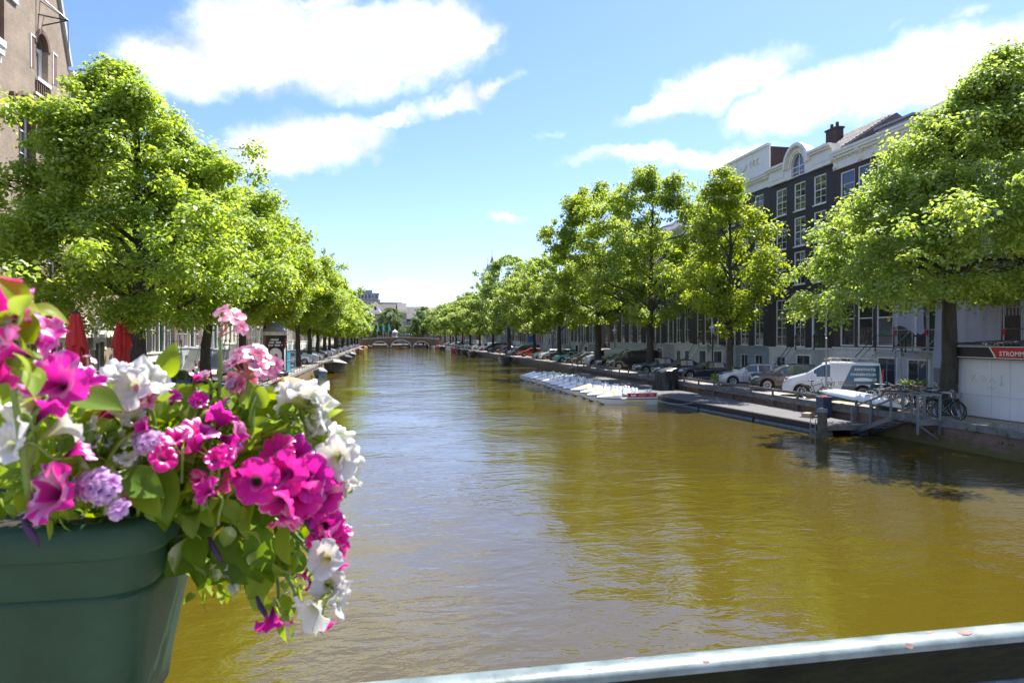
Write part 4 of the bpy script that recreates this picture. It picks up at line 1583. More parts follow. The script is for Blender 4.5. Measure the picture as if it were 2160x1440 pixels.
def sheet(x0, x1, z0, z1, y, n=14, m_=10, amp=.07, lift=0, seed=1):
    g = random.Random(seed)
    ph = [g.uniform(0, 6) for _ in range(4)]
    v, f = [], []
    for i in range(n + 1):
        for j in range(m_ + 1):
            u, w_ = i / n, j / m_
            z = z0 + (z1 - z0) * w_ + (1 - w_) * lift * math.sin(math.pi * u * 1.6 + ph[3])
            v.append((x0 + (x1 - x0) * u, y - amp * (math.sin(7 * u + ph[0] + 3 * w_) + .6 * math.sin(15 * u + ph[1]) + .5 * math.sin(5 * w_ + ph[2])), z))
    for i in range(n):
        for j in range(m_):
            a = i * (m_ + 1) + j
            f.append((a, a + m_ + 1, a + m_ + 2, a + 1))
    return MB().add(v, f)
sheet(.2, 2.6, 3.6, 6.9, ys0 - .18, lift=.25, seed=2).build('netting', MT['net'], sc, 180)
sheet(3.2, 7.1, 1.6, 6.4, ys0 - .18, seed=3).build('netting', MT['net'], sc, 180)
sheet(.2, 7.1, 6.6, 8.9, ys0 - .2, seed=4).build('netting', MT['net'], sc, 180)
MB().box(3.0, 4.9, ys0 - .34, ys0 - .32, 6.9, 7.8).build('banner', mat('blue_banner', (.02, .25, .55), .5), sc)
# ---- brick building with the pointed gable on the left bank
YL0, YL1 = 35.6, 54.0
t = thing('brick_building', 'tan brick gabled building with arched windows behind the left trees', 'building', (FL, YL0, QZ), math.pi / 2)
fq = lambda px, py: (fac(px, py, FL).y - YL0, fac(px, py, FL).z - QZ)
w = YL1 - YL0
holes = []
H0 = 16.6
# window bays: centre x, width, sill, head per floor
bays = [2.8, 5.7, 8.6, 11.5, 14.4, 16.9]
big = []
for i, cx in enumerate(bays):
    big.append((cx - .8, 6.0, 1.6, 3.8))
    big.append((cx - .8, 11.3, 1.6, 3.7))
gl = [(cx - .7, 1.0, 1.4, 1.9) for cx in bays]
body = wall_mesh(w, 12, 3.2, H0, big, MT['tan_wall'], rev=.55)
obj('wall', body, t)
for (x, z, a, h) in big:
    wo = window(t, x + .1, z, a - .2, h - .1, 2, 3, MT['white_paint'], True, None, 2, bt=.05)
    wo.location.y = .38
    b = MB()                 # segmental brick arch and dark moulded reveal
    N = 10
    for k in range(N):
        for (r0, y0) in ((1.0, -.03),):
            a0, a1 = math.pi * k / N, math.pi * (k + 1) / N
            v = []
            for yy in (-.06, -.002):
                for (aa, rx, rz) in ((a0, a / 2 + .02, .32), (a1, a / 2 + .02, .32), (a1, a / 2 + .22, .52), (a0, a / 2 + .22, .52)):
                    v.append((x + a / 2 + rx * math.cos(aa), yy, z + h + rz * math.sin(aa) - .02))
            b.add(v, [(0, 3, 2, 1), (0, 1, 5, 4), (3, 7, 6, 2)])
    b.build('brick_arch', MT['dark_reveal_brick'], t)
    MB().prism([(x + a / 2 + (a / 2 + .02) * math.cos(math.pi * k / N), z + h + .32 * math.sin(math.pi * k / N) - .02) for k in range(N + 1)], -.012, -.001).build('tympanum', MT['dark_reveal_brick'], t)
    for s in (0, 1):
        MB().box(x - .012 + s * (a + .0), x + .012 + s * a, -.03, .36, z, z + h).build('brick_jamb', MT['dark_reveal_brick'], t)
# wall anchors and brick corbels between the bays
for i in range(len(bays)):
    for dx in (-1.45, 1.45) if i == 0 else (1.45,):
        for s in (-.16, .16):
            b = MB()
            b.box(bays[i] + dx + s - .07, bays[i] + dx + s + .07, -.12, -.002, 13.8, 15.0)
            b.box(bays[i] + dx + s - .07, bays[i] + dx + s + .07, -.2, -.121, 14.6, 15.0)
            b.build('corbel', MT['dark_reveal_brick'], t)
# pointed gable
xa, xb = fq(12, 45)[0], fq(147, 140)[0]
zs_ = 16.6
xm = (xa + xb) / 2
gz = 26.5
# gable front pieces around the openings
aw0, aw1 = fq(80, 160), fq(104, 75)
awx0, awx1 = aw0[0], aw1[0]
awz0, awz1 = 16.75, 19.0
N = 12
cxm = (awx0 + awx1) / 2
arch = [(cxm + (awx1 - awx0) / 2 * math.cos(math.pi * k / N), awz1 - .6 + .75 * math.sin(math.pi * k / N)) for k in range(N + 1)]
b = MB()
left = [(xa, zs_), (awx0, zs_), (awx0, awz1 - .6)] + [p for p in arch[::-1] if p[0] < cxm] + [(cxm, awz1 + .15), (cxm, gz), (xm - .25, gz), (xa + .9, 20.2), (xa + .9, 19.4), (xa, 19.4)]
right = [(awx1, zs_), (xb, zs_), (xb, 18.6), (xm + .25, gz), (cxm, gz), (cxm, awz1 + .15)] + [p for p in arch[::-1] if p[0] > cxm] + [(awx1, awz1 - .6)]
b.prism(left, 0, .8)
b.prism(right, 0, .8)
gable = b.build('gable', MT['tan_wall'], t)
b = MB()                     # stone coping of the gable
b.bar((xm + .3, .35, gz + .1), (xb + .12, .35, 18.65), 1.0, .22)
b.bar((xm - .3, .35, gz + .1), (xa + .8, .35, 20.25), 1.0, .3)
b.box(xa - .1, xa + 1.1, -.1, .9, 19.401, 19.7)
b.bar((xa + .95, -.04, 20.2), (xm - .3, -.04, gz - .3), .1, .5)
b.build('gable_coping', MT['stone'], gable)
b = MB()
b.prism([(awx0 + .02, zs_ - .0), (awx1 - .02, zs_ - .0)] + [(cxm + ((awx1 - awx0) / 2 - .02) * math.cos(math.pi * k / N), awz1 - .62 + .73 * math.sin(math.pi * k / N)) for k in range(N + 1)], .42, .44)
gw = b.build('window', MT['glass'], t)
b = MB()
for x in (awx0 + .06, cxm, awx1 - .06):
    b.box(x - .05, x + .05, .3, .419, zs_, awz1 - .5)
b.box(awx0 + .02, awx1 - .02, .28, .419, awz1 - .75, awz1 - .62)
b.box(awx0 - .1, awx1 + .1, -.12, .419, zs_ - .12, zs_ + .06)
b.build('glazing_bar', MT['white_paint'], gw)
b = MB()
for k in range(N):
    a0, a1 = math.pi * k / N, math.pi * (k + 1) / N
    v = []
    rx = (awx1 - awx0) / 2
    for yy in (-.05, .25):
        for (aa, r_, h_) in ((a0, rx - .03, .72), (a1, rx - .03, .72), (a1, rx + .2, .95), (a0, rx + .2, .95)):
            v.append((cxm + r_ * math.cos(aa), yy, awz1 - .6 + h_ * math.sin(aa)))
    b.add(v, [(0, 3, 2, 1), (0, 1, 5, 4), (3, 7, 6, 2)])
b.build('brick_arch', MT['dark_reveal_brick'], gable)
for (px0, px1, py0, py1) in ((68, 75, 82, 142), (114, 122, 122, 178)):
    (x0, za), (x1, zb) = fq(px0, py1), fq(px1, py0)
    za, zb = max(za, zs_ + .1), max(zb, zs_ + 1.0)
    MB().box(x0, x1, -.012, .02, za, zb).build('slit_niche', MT['dark_reveal_brick'], gable)
    b = MB()
    b.box(x0 - .09, x0, -.04, .02, za - .05, zb + .1)
    b.box(x0, x1 + .05, -.04, .02, zb, zb + .1)
    b.build('stone_surround', MT['light_stone'], gable)
for k in range(8):
    x = awx0 - .1 + k * (awx1 - awx0 + .2) / 7
    MB().box(x - .035, x + .035, -.08, -.002, 15.85, 16.45).build('brick_baluster', MT['dark_reveal_brick'], t)
MB().box(awx0 - .3, awx1 + .3, -.1, -.002, 15.7, 15.84).build('stone_band', MT['light_stone'], t)
# hoist ironwork on the gable
b = MB()
hx, hz = fq(98, 42)
for (dx, dz) in ((-.9, .7), (-1.6, .9), (-1.2, -.1), (-.5, -.5), (-.2, .1)):
    b.tube([(hx + dx * .6, .0, hz + dz), (hx, -1.1, hz)], .035, 6)
b.tube([(hx, -1.1, hz), (hx, -1.12, hz - 1.6)], .02, 5)
b.build('hoist_bracket', MT['iron'], gable)
# roof behind the gable and beside it
b = MB()
b.add([(xm, .8, gz - .4), (xm, 12, gz - .4), (xb + .3, .8, 18.3), (xb + .3, 12, 18.3), (xa - .4, .8, 18.8), (xa - .4, 12, 18.8)], [(0, 2, 3, 1), (0, 1, 5, 4), (1, 3, 5)])
b.build('roof', MT['roof_tile'], t)
b = MB()
b.box(xb + .1, w, -.05, .5, H0, H0 + 1.6)
b.box(xb + .1, w, -.2, .6, H0 + 1.601, H0 + 1.85)
b.build('parapet', MT['light_stone'], t)
# stone ground floor
obj('ground_floor', wall_mesh(w - .006, 12, 0, 3.18, gl, MT['tan_wall'], rev=.4), t, (.003, -.05, 0))
for (x, z, a, h) in gl:
    wo = window(t, x, z, a, h, 2, 1, MT['white_paint'], True)
    wo.location.y = .2
    b = MB()
    b.box(x - .3, x + a + .3, -.09, -.051, z + h, z + h + .55)
    for s in (x - .3, x + a):
        b.box(s, s + .3, -.085, -.051, z + h - .5, z + h)
    b.build('lintel', MT['light_stone'], t)
b = MB()
b.box(0, w, -.35, 0, 3.181, 3.4)
b.box(0, w, -.2, 0, 3.401, 3.75)
b.build('string_course', MT['light_stone'], t)
for cx in bays:
    b = MB()
    b.prism([(cx - 1.0, 3.751), (cx + 1.0, 3.751), (cx + 1.0, 4.1), (cx, 4.75), (cx - 1.0, 4.1)], -.25, -.002)
    b.build('window_pediment', MT['light_stone'], t)

# roof with dark pantiles showing left of the gable, and cream cornice of the neighbour at the frame edge
nb = house('canal_house', 'grey house with a cream cornice cut by the left picture edge', -1, YL0 - .02, YL0 - 9, 14.7,
           [(.8, 4.2), (5.4, 8.2), (9.0, 11.6)], 3, 1.4, MT['slate_wall'], cols=2, rows=3, each=True, corn=2.2, corn_m=MT['cream'], roof_h=0)
tiled_slope(nb, 9.0, .6, 18.4, 6.0, 25.5, MT['roof_tile'])
b = MB()
b.box(8.1, 8.95, -.15, 1.6, 16.9, 20.3)
b.box(8.0, 9.05, -.25, 1.7, 20.301, 20.6)
b.build('parapet_pier', MT['red_wall'], nb)
b = MB()
b.box(0, 8.98, .55, 11, 14.7, 18.4)
b.build('attic_wall', MT['umber_wall'], nb)

rng = random.Random(33)
generic_row(-1, YL1 + .02, 262, rng, 'canal houses along the left bank', 90, 'left')

# ---------------------------------------------------------------- houses beyond the far bridge, facing us
YF = 322.0
def far_house(x0, x1, H, wl, n, label, floors=None, roof_h=3.5, **k):
    fl = floors or [(1.6, 4.6), (5.4, 7.8), (8.5, 10.6), (11.3, 13.2)]
    return house('canal_house', label, 0, 0, 0, H, fl, n, 1.25, MT[wl], loc=(x0, YF, QZ), rot=0, width=x1 - x0, cols=2, rows=2, each=False, roof_h=roof_h, group='houses beyond the far bridge', **k)
X_of = lambda px, Y: (lambda u: (u * CT + ST) / (CT - u * ST) * Y)((px - 1080) / F)
XB = [X_of(p_, YF) for p_ in (690, 727, 752, 778, 806, 838, 858, 884, 905, 930, 955, 982, 1010)]
far_house(XB[0], XB[1] - .02, 15, 'brown_wall', 3, 'brown house beyond the bridge behind the last left trees')
far_house(XB[1], XB[2] - .02, 14.5, 'red_wall', 3, 'red-brown house beyond the bridge behind the flags')
def neck_gable(t, w, z, m):
    b = MB()
    c = w / 2
    pr = [(c - w * .48, z), (c - w * .3, z + .8), (c - w * .2, z + 2.4), (c - w * .2, z + 4.2), (c, z + 5.4), (c + w * .2, z + 4.2), (c + w * .2, z + 2.4), (c + w * .3, z + .8), (c + w * .48, z)]
    b.prism(pr[::-1], -.1, .6)
    g = b.build('neck_gable', m, t)
    MB().box(c - .5, c + .5, -.16, -.101, z + 1.4, z + 3.2).build('loft_door', MT['black_wall'], g)
    b = MB()
    for s in (-1, 1):
        b.tube([(c + s * w * .46, -.2, z + .1), (c + s * w * .3, -.22, z + .9), (c + s * w * .22, -.2, z + 2.4)], [.3, .35, .15], 7)
    b.build('scroll', MT['white_paint'], g)
for i in (2, 3):
    x0, x1 = XB[i], XB[i + 1]
    tw_ = far_house(x0, x1 - .02, 14.0, 'brown_wall', 3, 'brown house with a white neck gable beyond the bridge, {} of the pair'.format(('left', 'right')[i - 2]), roof_h=4.2, corn=.5)
    neck_gable(tw_, x1 - x0, 14.3, MT['cream'])
far_house(XB[4], XB[5] - .02, 13.2, 'umber_wall', 4, 'dark house beyond the bridge with a grey pitched roof', roof_h=4.8)
far_house(XB[5], XB[6] - .02, 15.0, 'grey_wall', 3, 'grey house beyond the bridge right of the round tree')
far_house(XB[6], XB[7] - .02, 11.8, 'black_wall', 4, 'black house with white windows beyond the bridge', floors=[(1.6, 4.6), (5.4, 7.6), (8.3, 10.3)], roof_h=5)
far_house(XB[7], XB[8] - .02, 13.5, 'brown_wall', 3, 'brown house beyond the bridge at the head of the right row')
far_house(XB[8], XB[9] - .02, 13.0, 'red_wall', 4, 'red-brown house beyond the bridge behind the right trees')
far_house(XB[9], XB[10] - .02, 12.5, 'brown_wall', 3, 'brown house beyond the bridge behind the right tree row')
far_house(XB[10], XB[11] - .02, 13.0, 'umber_wall', 3, 'dark house beyond the bridge behind the right tree row')
far_house(XB[11], XB[12] - .02, 12.5, 'grey_wall', 3, 'grey house beyond the bridge behind the right tree row')
# big grey block rising behind
YH = 350
x0, x1, x2 = X_of(729, YH), X_of(800, YH), X_of(847, YH)
t = thing('hotel_block', 'big grey modern block with ribbon windows on the skyline beyond the bridge', 'building', (x0, YH, QZ), 0)
MB().box(0, x1 - x0, 0, 14, 0, 21.5).build('lower_block', mat('concrete_grey', (.34, .33, .34), .8), t)
MB().box(x1 - x0 + .01, x2 - x0, 0.5, 14, 0, 20.2).build('side_block', mat('concrete_warm', (.40, .36, .33), .8), t)
MB().box(-.3, x1 - x0 + .5, -.3, 14, 21.501, 22.0).build('slab_edge', MT['lead'], t)
MB().box(.5, x1 - x0 - .3, .6, 13, 22.01, 25.0).build('upper_block', bpy.data.materials['concrete_grey'], t)
MB().box(.2, x1 - x0, .3, 13.3, 25.001, 25.35).build('roof_slab', MT['lead'], t)
MB().box(6, 13, 3, 8, 25.36, 27.0).build('plant_room', MT['lead'], t)
MB().box(x1 - x0 + .02, x2 - x0 + .3, .2, 14, 20.201, 20.7).build('slab_edge', MT['lead'], t)
n = 9
for lv, z in ((0, 18.2), (1, 22.5)):
    for k in range(n):
        ww_ = (x1 - x0 - 1) / n
        wo = window(t, .5 + k * ww_ + .05, z, ww_ - .1, 2.3, 1, 1, MT['white_paint'], False)
        wo.location.y = -.12 if lv == 0 else .45
# ================================================================ VEHICLES
def wheel_parts(kind, rad, wid):
    def mk():
        b = MB()
        r = rad
        h = wid / 2
        b.lathe([(r * .60, -h), (r * .80, -h), (r * .93, -h * .95), (r, -h * .7), (r, h * .7), (r * .93, h * .95), (r * .80, h), (r * .60, h), (r * .58, 0), (r * .60, -h)], 24, 'y')
        ty = b.mesh('wheel', MT['rubber'], 50)
        b = MB()
        if kind == 'steel':
            b.lathe([(0, -h * .85), (r * .2, -h * .9), (r * .28, -h * .7), (r * .45, -h * .75), (r * .58, -h * .98), (r * .62, -h * .98)], 20, 'y')
        else:
            b.lathe([(r * .50, -h * .9), (r * .56, -h * 1.03), (r * .63, -h * 1.02), (r * .63, h * .5)], 22, 'y')
            b.lathe([(0, -h * .9), (r * .12, -h * .9), (r * .16, -h * .7)], 12, 'y')
            ns = 5 if kind == 'five' else 9
            for k in range(ns):
                a = 2 * math.pi * k / ns
                wd = .34 if kind == 'five' else .17
                v = []
                for (rr, ww, yy) in ((r * .1, wd * .6, -h * .88), (r * .55, wd, -h * .98)):
                    for s in (-1, 1):
                        aa = a + s * ww * (.9 if rr < .2 * r else .5)
                        for dy in (0, h * .35):
                            v.append((rr * math.cos(aa), yy + dy, rr * math.sin(aa)))
                b.add(v, [(0, 2, 6, 4), (0, 4, 5, 1), (2, 3, 7, 6), (1, 5, 7, 3)])
        return ty, b.mesh('rim', MT['rim'], 40)
    return cached(('wheel', kind, rad, wid), mk)


SPEC = {
    # length, width, wheel radius, axle positions, top line, belt line, side windows, windscreen, rear window
    'hatch': dict(L=4.35, W=1.78, r=.325, ax=(.86, 3.5), top=[(0, .56), (.05, .74), (.35, .86), (1.1, 1.0), (1.22, 1.03), (1.95, 1.41), (2.5, 1.46), (3.3, 1.43), (3.85, 1.33), (4.1, 1.1), (4.28, .98), (4.35, .6)],
                  belt=[(0, .5), (.06, .66), (1.2, .94), (3.0, .98), (4.1, 1.04), (4.35, .55)], win=[(1.62, 2.38), (2.48, 3.2), (3.27, 3.72)], ws=(1.26, 1.95), rw=(3.86, 4.16), wheel='five'),
    'cross': dict(L=4.5, W=1.85, r=.35, ax=(.9, 3.58), top=[(0, .62), (.06, .86), (.3, .98), (1.1, 1.1), (1.25, 1.13), (1.95, 1.54), (2.6, 1.61), (3.5, 1.57), (4.05, 1.44), (4.3, 1.12), (4.44, 1.04), (4.5, .66)],
                  belt=[(0, .56), (.06, .78), (1.2, 1.04), (3.2, 1.08), (4.3, 1.14), (4.5, .6)], win=[(1.65, 2.4), (2.5, 3.25), (3.35, 3.9)], ws=(1.28, 1.95), rw=(4.06, 4.3), wheel='multi'),
    'small': dict(L=3.6, W=1.66, r=.29, ax=(.68, 2.98), top=[(0, .58), (.05, .74), (.4, .88), (.85, .98), (1.0, 1.02), (1.6, 1.42), (2.1, 1.49), (2.9, 1.46), (3.25, 1.36), (3.45, 1.05), (3.56, .9), (3.6, .6)],
                  belt=[(0, .52), (.05, .68), (.9, .92), (2.4, .96), (3.45, 1.0), (3.6, .55)], win=[(1.3, 2.25), (2.33, 3.0)], ws=(1.03, 1.6), rw=(3.26, 3.47), wheel='five'),
    'sedan': dict(L=5.0, W=1.8, r=.32, ax=(.95, 3.8), top=[(0, .5), (.05, .72), (.3, .82), (1.5, .93), (1.65, .96), (2.35, 1.31), (2.8, 1.34), (3.5, 1.31), (4.1, .99), (4.25, .96), (4.9, .9), (5.0, .6)],
                  belt=[(0, .46), (.05, .68), (1.6, .88), (3.9, .9), (4.9, .82), (5.0, .5)], win=[(2.0, 2.68), (2.8, 3.5)], ws=(1.68, 2.36), rw=(3.52, 4.08), wheel='multi'),
    'cabrio': dict(L=4.55, W=1.8, r=.33, ax=(.9, 3.55), top=[(0, .52), (.05, .7), (.3, .8), (1.35, .92), (1.5, .96), (2.1, 1.33), (2.6, 1.39), (3.15, 1.34), (3.7, 1.0), (3.85, .97), (4.45, .88), (4.55, .58)],
                   belt=[(0, .48), (.05, .66), (1.45, .88), (3.7, .92), (4.45, .8), (4.55, .5)], win=[(1.85, 2.6), (2.66, 3.1)], ws=(1.52, 2.1), rw=(3.3, 3.6), wheel='five', soft=(2.1, 3.75)),
    'estate': dict(L=4.75, W=1.8, r=.32, ax=(.92, 3.62), top=[(0, .54), (.05, .72), (.35, .84), (1.3, .97), (1.45, 1.0), (2.15, 1.41), (2.7, 1.47), (4.0, 1.43), (4.4, 1.36), (4.62, 1.0), (4.7, .93), (4.75, .6)],
                   belt=[(0, .5), (.06, .66), (1.4, .92), (3.2, .95), (4.6, .98), (4.75, .55)], win=[(1.8, 2.55), (2.65, 3.4), (3.5, 4.25)], ws=(1.48, 2.15), rw=(4.4, 4.62), wheel='five'),
    'boxy': dict(L=3.67, W=1.5, r=.29, ax=(.75, 3.15), top=[(0, .62), (.03, .82), (.25, .9), (1.15, .98), (1.25, 1.02), (1.62, 1.45), (2.0, 1.53), (3.1, 1.52), (3.3, 1.46), (3.6, .95), (3.65, .9), (3.67, .55)],
                 belt=[(0, .52), (.03, .74), (1.2, .92), (3.5, .94), (3.67, .5)], win=[(1.5, 2.1), (2.18, 2.75), (2.83, 3.18)], ws=(1.27, 1.62), rw=(3.31, 3.58), wheel='steel'),
    'oldcoupe': dict(L=4.1, W=1.62, r=.29, ax=(.8, 3.2), top=[(0, .56), (.03, .78), (.3, .84), (1.2, .9), (1.32, .93), (1.8, 1.3), (2.2, 1.36), (2.9, 1.33), (3.35, .96), (3.5, .92), (4.05, .86), (4.1, .55)],
                     belt=[(0, .48), (.03, .7), (1.3, .84), (3.4, .86), (4.1, .5)], win=[(1.65, 2.3), (2.38, 2.85)], ws=(1.34, 1.8), rw=(2.92, 3.35), wheel='steel'),
    'van': dict(L=4.95, W=1.9, r=.335, ax=(.9, 3.92), top=[(0, .62), (.06, .9), (.3, 1.02), (.85, 1.2), (.95, 1.25), (1.75, 1.86), (2.2, 1.95), (4.3, 1.97), (4.8, 1.92), (4.92, 1.1), (4.95, .6)],
                belt=[(0, .55), (.06, .8), (.9, 1.12), (4.9, 1.16), (4.95, .55)], win=[(1.35, 2.1)], ws=(.97, 1.75), rw=(4.81, 4.92), wheel='five', van=True),
    'cityvan': dict(L=4.42, W=1.84, r=.325, ax=(.87, 3.55), top=[(0, .6), (.06, .84), (.3, .97), (.95, 1.16), (1.05, 1.2), (1.8, 1.76), (2.2, 1.84), (3.9, 1.85), (4.28, 1.8), (4.38, 1.1), (4.42, .6)],
                    belt=[(0, .54), (.06, .76), (1.0, 1.06), (4.38, 1.12), (4.42, .55)], win=[(1.42, 2.15)], ws=(1.07, 1.8), rw=(4.29, 4.38), wheel='multi', van=True),
}


def car_meshes(kind):
    S = SPEC[kind]
    L, W, r, (xf, xr) = S['L'], S['W'], S['r'], S['ax']
    Ra = r * 1.17
    tx, tz = zip(*S['top'])
    bx_, bz_ = zip(*S['belt'])
    xs = set(np.round(np.linspace(0, L, 34), 3))
    xs |= set(round(t, 3) for t in tx)
    for a, b_ in S['win'] + [S['ws'], S['rw']]:
        xs |= {round(a, 3), round(b_, 3)}
    for xw in (xf, xr):
        xs = {x for x in xs if abs(x - xw) > Ra + .02 or any(abs(x - v) < .002 for ww in S['win'] for v in ww)}
        for k in range(13):
            xs.add(round(xw - Ra * math.cos(math.pi * k / 12), 3))
    xs = sorted(xs)
    xs = [x for i, x in enumerate(xs) if i == 0 or x - xs[i - 1] > .008]
    van = S.get('van')
    soft = S.get('soft')
    G = []
    for x in xs:
        zt = float(np.interp(x, tx, tz))
        zb = min(float(np.interp(x, bx_, bz_)), zt - .015)
        u = x / L
        pl = 1 - .22 * max(0, (.13 - u) / .13) ** 2.2 - .10 * max(0, (u - .88) / .12) ** 2.2
        w = W / 2 * pl
        gh = max(0, zt - zb)
        k = min(1, gh / .3)
        wr = w * ((.93 if not van else .965) * (1 - k) + (.76 if not van else .90) * k)
        zs = .23
        for xw in (xf, xr):
            dx = abs(x - xw)
            if dx < Ra + 1e-4:
                zs = max(zs, r + math.sqrt(max(0, Ra * Ra - dx * dx)) - .0)
        zs = min(zs, zb - .06)
        h = zb - zs
        sec = [(w * .955, zs), (w * 1.0, zs + h * .3), (w * .997, zs + h * .72), (w * .965, zb), (w * .965 + (wr - w * .965) * .88, zb + gh * .86), (wr * .93, zb + gh * .955), (wr * .62, zb + gh * .995), (0, zt + .012)]
        G.append(sec)
    n = len(xs)
    m = 8
    parts = {k: [] for k in ('body', 'windscreen', 'rear_window', 'soft_top')}
    for i in range(len(S['win'])):
        parts[('side_window', i)] = []
    verts = []
    idx = {}
    for s in (1, -1):
        for i in range(n):
            for j in range(m):
                y, z = G[i][j]
                if j == m - 1 and s == -1:
                    idx[(s, i, j)] = idx[(1, i, j)]
                    continue
                idx[(s, i, j)] = len(verts)
                verts.append((xs[i], y * s, z))
    for s in (1, -1):
        for i in range(n - 1):
            xm = (xs[i] + xs[i + 1]) / 2
            for j in range(m - 1):
                f = (idx[(s, i, j)], idx[(s, i + 1, j)], idx[(s, i + 1, j + 1)], idx[(s, i, j + 1)])
                if s == -1:
                    f = f[::-1]
                key = 'body'
                if j == 3:
                    for q, (a, b_) in enumerate(S['win']):
                        if a < xm < b_:
                            key = ('side_window', q)
                if j >= 5 and S['ws'][0] < xm < S['ws'][1]:
                    key = 'windscreen'
                if j >= 5 and S['rw'][0] < xm < S['rw'][1]:
                    key = 'rear_window'
                if soft and key == 'body' and j >= 3 and soft[0] < xm < soft[1]:
                    key = 'soft_top'
                parts[key].append(f)
    for i in (0, n - 1):
        loop = [idx[(1, i, j)] for j in range(m)] + [idx[(-1, i, j)] for j in reversed(range(m - 1))]
        parts['body'].append(tuple(loop if i == 0 else loop[::-1]))
    out = {}
    for k, fs in parts.items():
        if not fs:
            continue
        if isinstance(k, tuple):
            for s in (1, -1):
                sel = [f for f in fs if sum(verts[q][1] for q in f) * s > 0]
                out[(k[0], k[1], s)] = sub_mesh('side_window', verts, sel, MT['car_glass'])
        else:
            out[k] = sub_mesh(k, verts, fs, MT['car_glass'] if 'wi' in k else None)
    # inner light block, sills, lamps, grille, bumpers, mirrors
    ex = {}
    wid = W / 2
    b = MB()
    b.box(.12, L - .12, -wid * .80, wid * .80, .2, float(np.interp(L / 2, bx_, bz_)) - .12)  # dark box added inside the body to block light, keeps wheel arches dark
    ex['arch_light_block'] = (b.mesh('arch_light_block', MT['black_plastic']), None)
    zl = float(np.interp(.06, tx, tz))
    fz = tz[0]
    yl = G[0][3][0]
    w0 = wid * .80
    hl = .09 if kind not in ('boxy', 'oldcoupe') else .075
    for s in (1, -1):
        b = MB()
        if kind in ('boxy', 'oldcoupe'):
            b.lathe([(0, -.03), (hl * .8, -.025), (hl, .0), (hl, .05)], 14, 'x', (0, s * w0 * .66, fz))
        else:
            za = float(np.interp(.30, bx_, bz_))
            wa = lambda x: W / 2 * (1 - .22 * max(0, (.13 - x / L) / .13) ** 2.2) + .008
            b.add([(-.012, s * w0 * .55, fz - .02), (-.012, s * w0 * .97, fz - .0), (.20, s * wa(.2), za - .06), (.42, s * wa(.42), za - .015),
                   (-.006, s * w0 * .55, fz + .10), (.0, s * w0 * .95, fz + .13), (.20, s * wa(.2) * .985, za + .05), (.42, s * wa(.42) * .985, za + .03)],
                  [(0, 1, 5, 4), (1, 2, 6, 5), (2, 3, 7, 6)] if s < 0 else [(4, 5, 1, 0), (5, 6, 2, 1), (6, 7, 3, 2)])
        ex[('headlight', s)] = (b.mesh('headlight', MT['lamp_glass']), None)
        b = MB()
        zr = float(np.interp(L - .05, bx_, bz_)) if not van else 1.05
        b.box(L - .05, L + .012, s * wid * .9 - .09, s * wid * .9 + .0 if s > 0 else s * wid * .9 + .09, zr - .12, zr + (.1 if not van else .45))
        ex[('tail_light', s)] = (b.mesh('tail_light', MT['red_lens']), None)
        mx = S['win'][0][0] + .05
        zm = float(np.interp(mx, bx_, bz_))
        b = MB()
        b.box(mx - .08, mx + .06, s * (wid * 1.0) - .0 if s > 0 else -wid - .2, s * wid + .2 if s > 0 else -wid * 1.0, zm + .0, zm + .15)
        ex[('mirror', s)] = (b.mesh('mirror', None), 'paint')
        b = MB()
        for (a, b_) in S['win'][:2] if not van else S['win'][:1]:
            xx = b_ - .12
            zz = float(np.interp(xx, bx_, bz_)) - .12
            b.box(xx - .1, xx + .08, s * wid * 1.0 - .012, s * wid * 1.0 + .022, zz, zz + .03)
        ex[('door_handle', s)] = (b.mesh('door_handle', None), 'paint')
        b = MB()
        for xx in [S['win'][0][0] - .12] + [b_ + .045 for (a, b_) in S['win'][:2]]:
            ok = [q for q in (xf, xr) if abs(xx - q) < Ra]
            z0 = .34 if not ok else r + Ra * .8
            z1 = float(np.interp(xx, bx_, bz_)) - .03
            b.box(xx - .006, xx + .006, s * wid * .99 - .012, s * wid * 1.0 + .003, z0, z1)
        ex[('door_gap', s)] = (b.mesh('door_gap', MT['black_plastic']), None)
        b = MB()
        x0, x1 = xf + Ra + .02, xr - Ra - .02
        b.box(x0, x1, s * wid * .965 - .02, s * wid * .965 + .02, .2, .30)
        ex[('sill', s)] = (b.mesh('sill', MT['black_plastic']), None)
    b = MB()
    b.box(-.02, .05, -w0 * .52, w0 * .52, fz - .08, fz + .08) if kind not in ('boxy', 'oldcoupe') else b.box(-.015, .05, -w0 * .5, w0 * .5, fz - .08, fz + .1)
    b.box(-.015, .06, -w0 * .78, w0 * .78, .25, .36)
    ex['grille'] = (b.mesh('grille', MT['black_plastic']), None)
    b = MB()
    b.box(-.03, .1, -w0 * 1.02, w0 * 1.02, .40, .47)
    ex['bumper'] = (b.mesh('bumper', MT['chrome'] if kind in ('boxy', 'oldcoupe', 'sedan') else None), None if kind in ('boxy', 'oldcoupe', 'sedan') else 'paint')
    ex['number_plate'] = (MB().box(-.04, -.031, -.26, .26, .385, .495).mesh('number_plate', MT['yellow_plate']), None)
    return out, ex


def sub_mesh(name, verts, faces, mt):
    used = sorted({i for f in faces for i in f})
    mp = {q: k for k, q in enumerate(used)}
    b = MB()
    b.v = [verts[q] for q in used]
    b.f = [tuple(mp[q] for q in f) for f in faces]
    return b.mesh(name, mt, 38)


def put_mat(o, m):
    if len(o.data.materials) == 0:
        o.data.materials.append(None)
    o.material_slots[0].link = 'OBJECT'
    o.material_slots[0].material = m
    return o


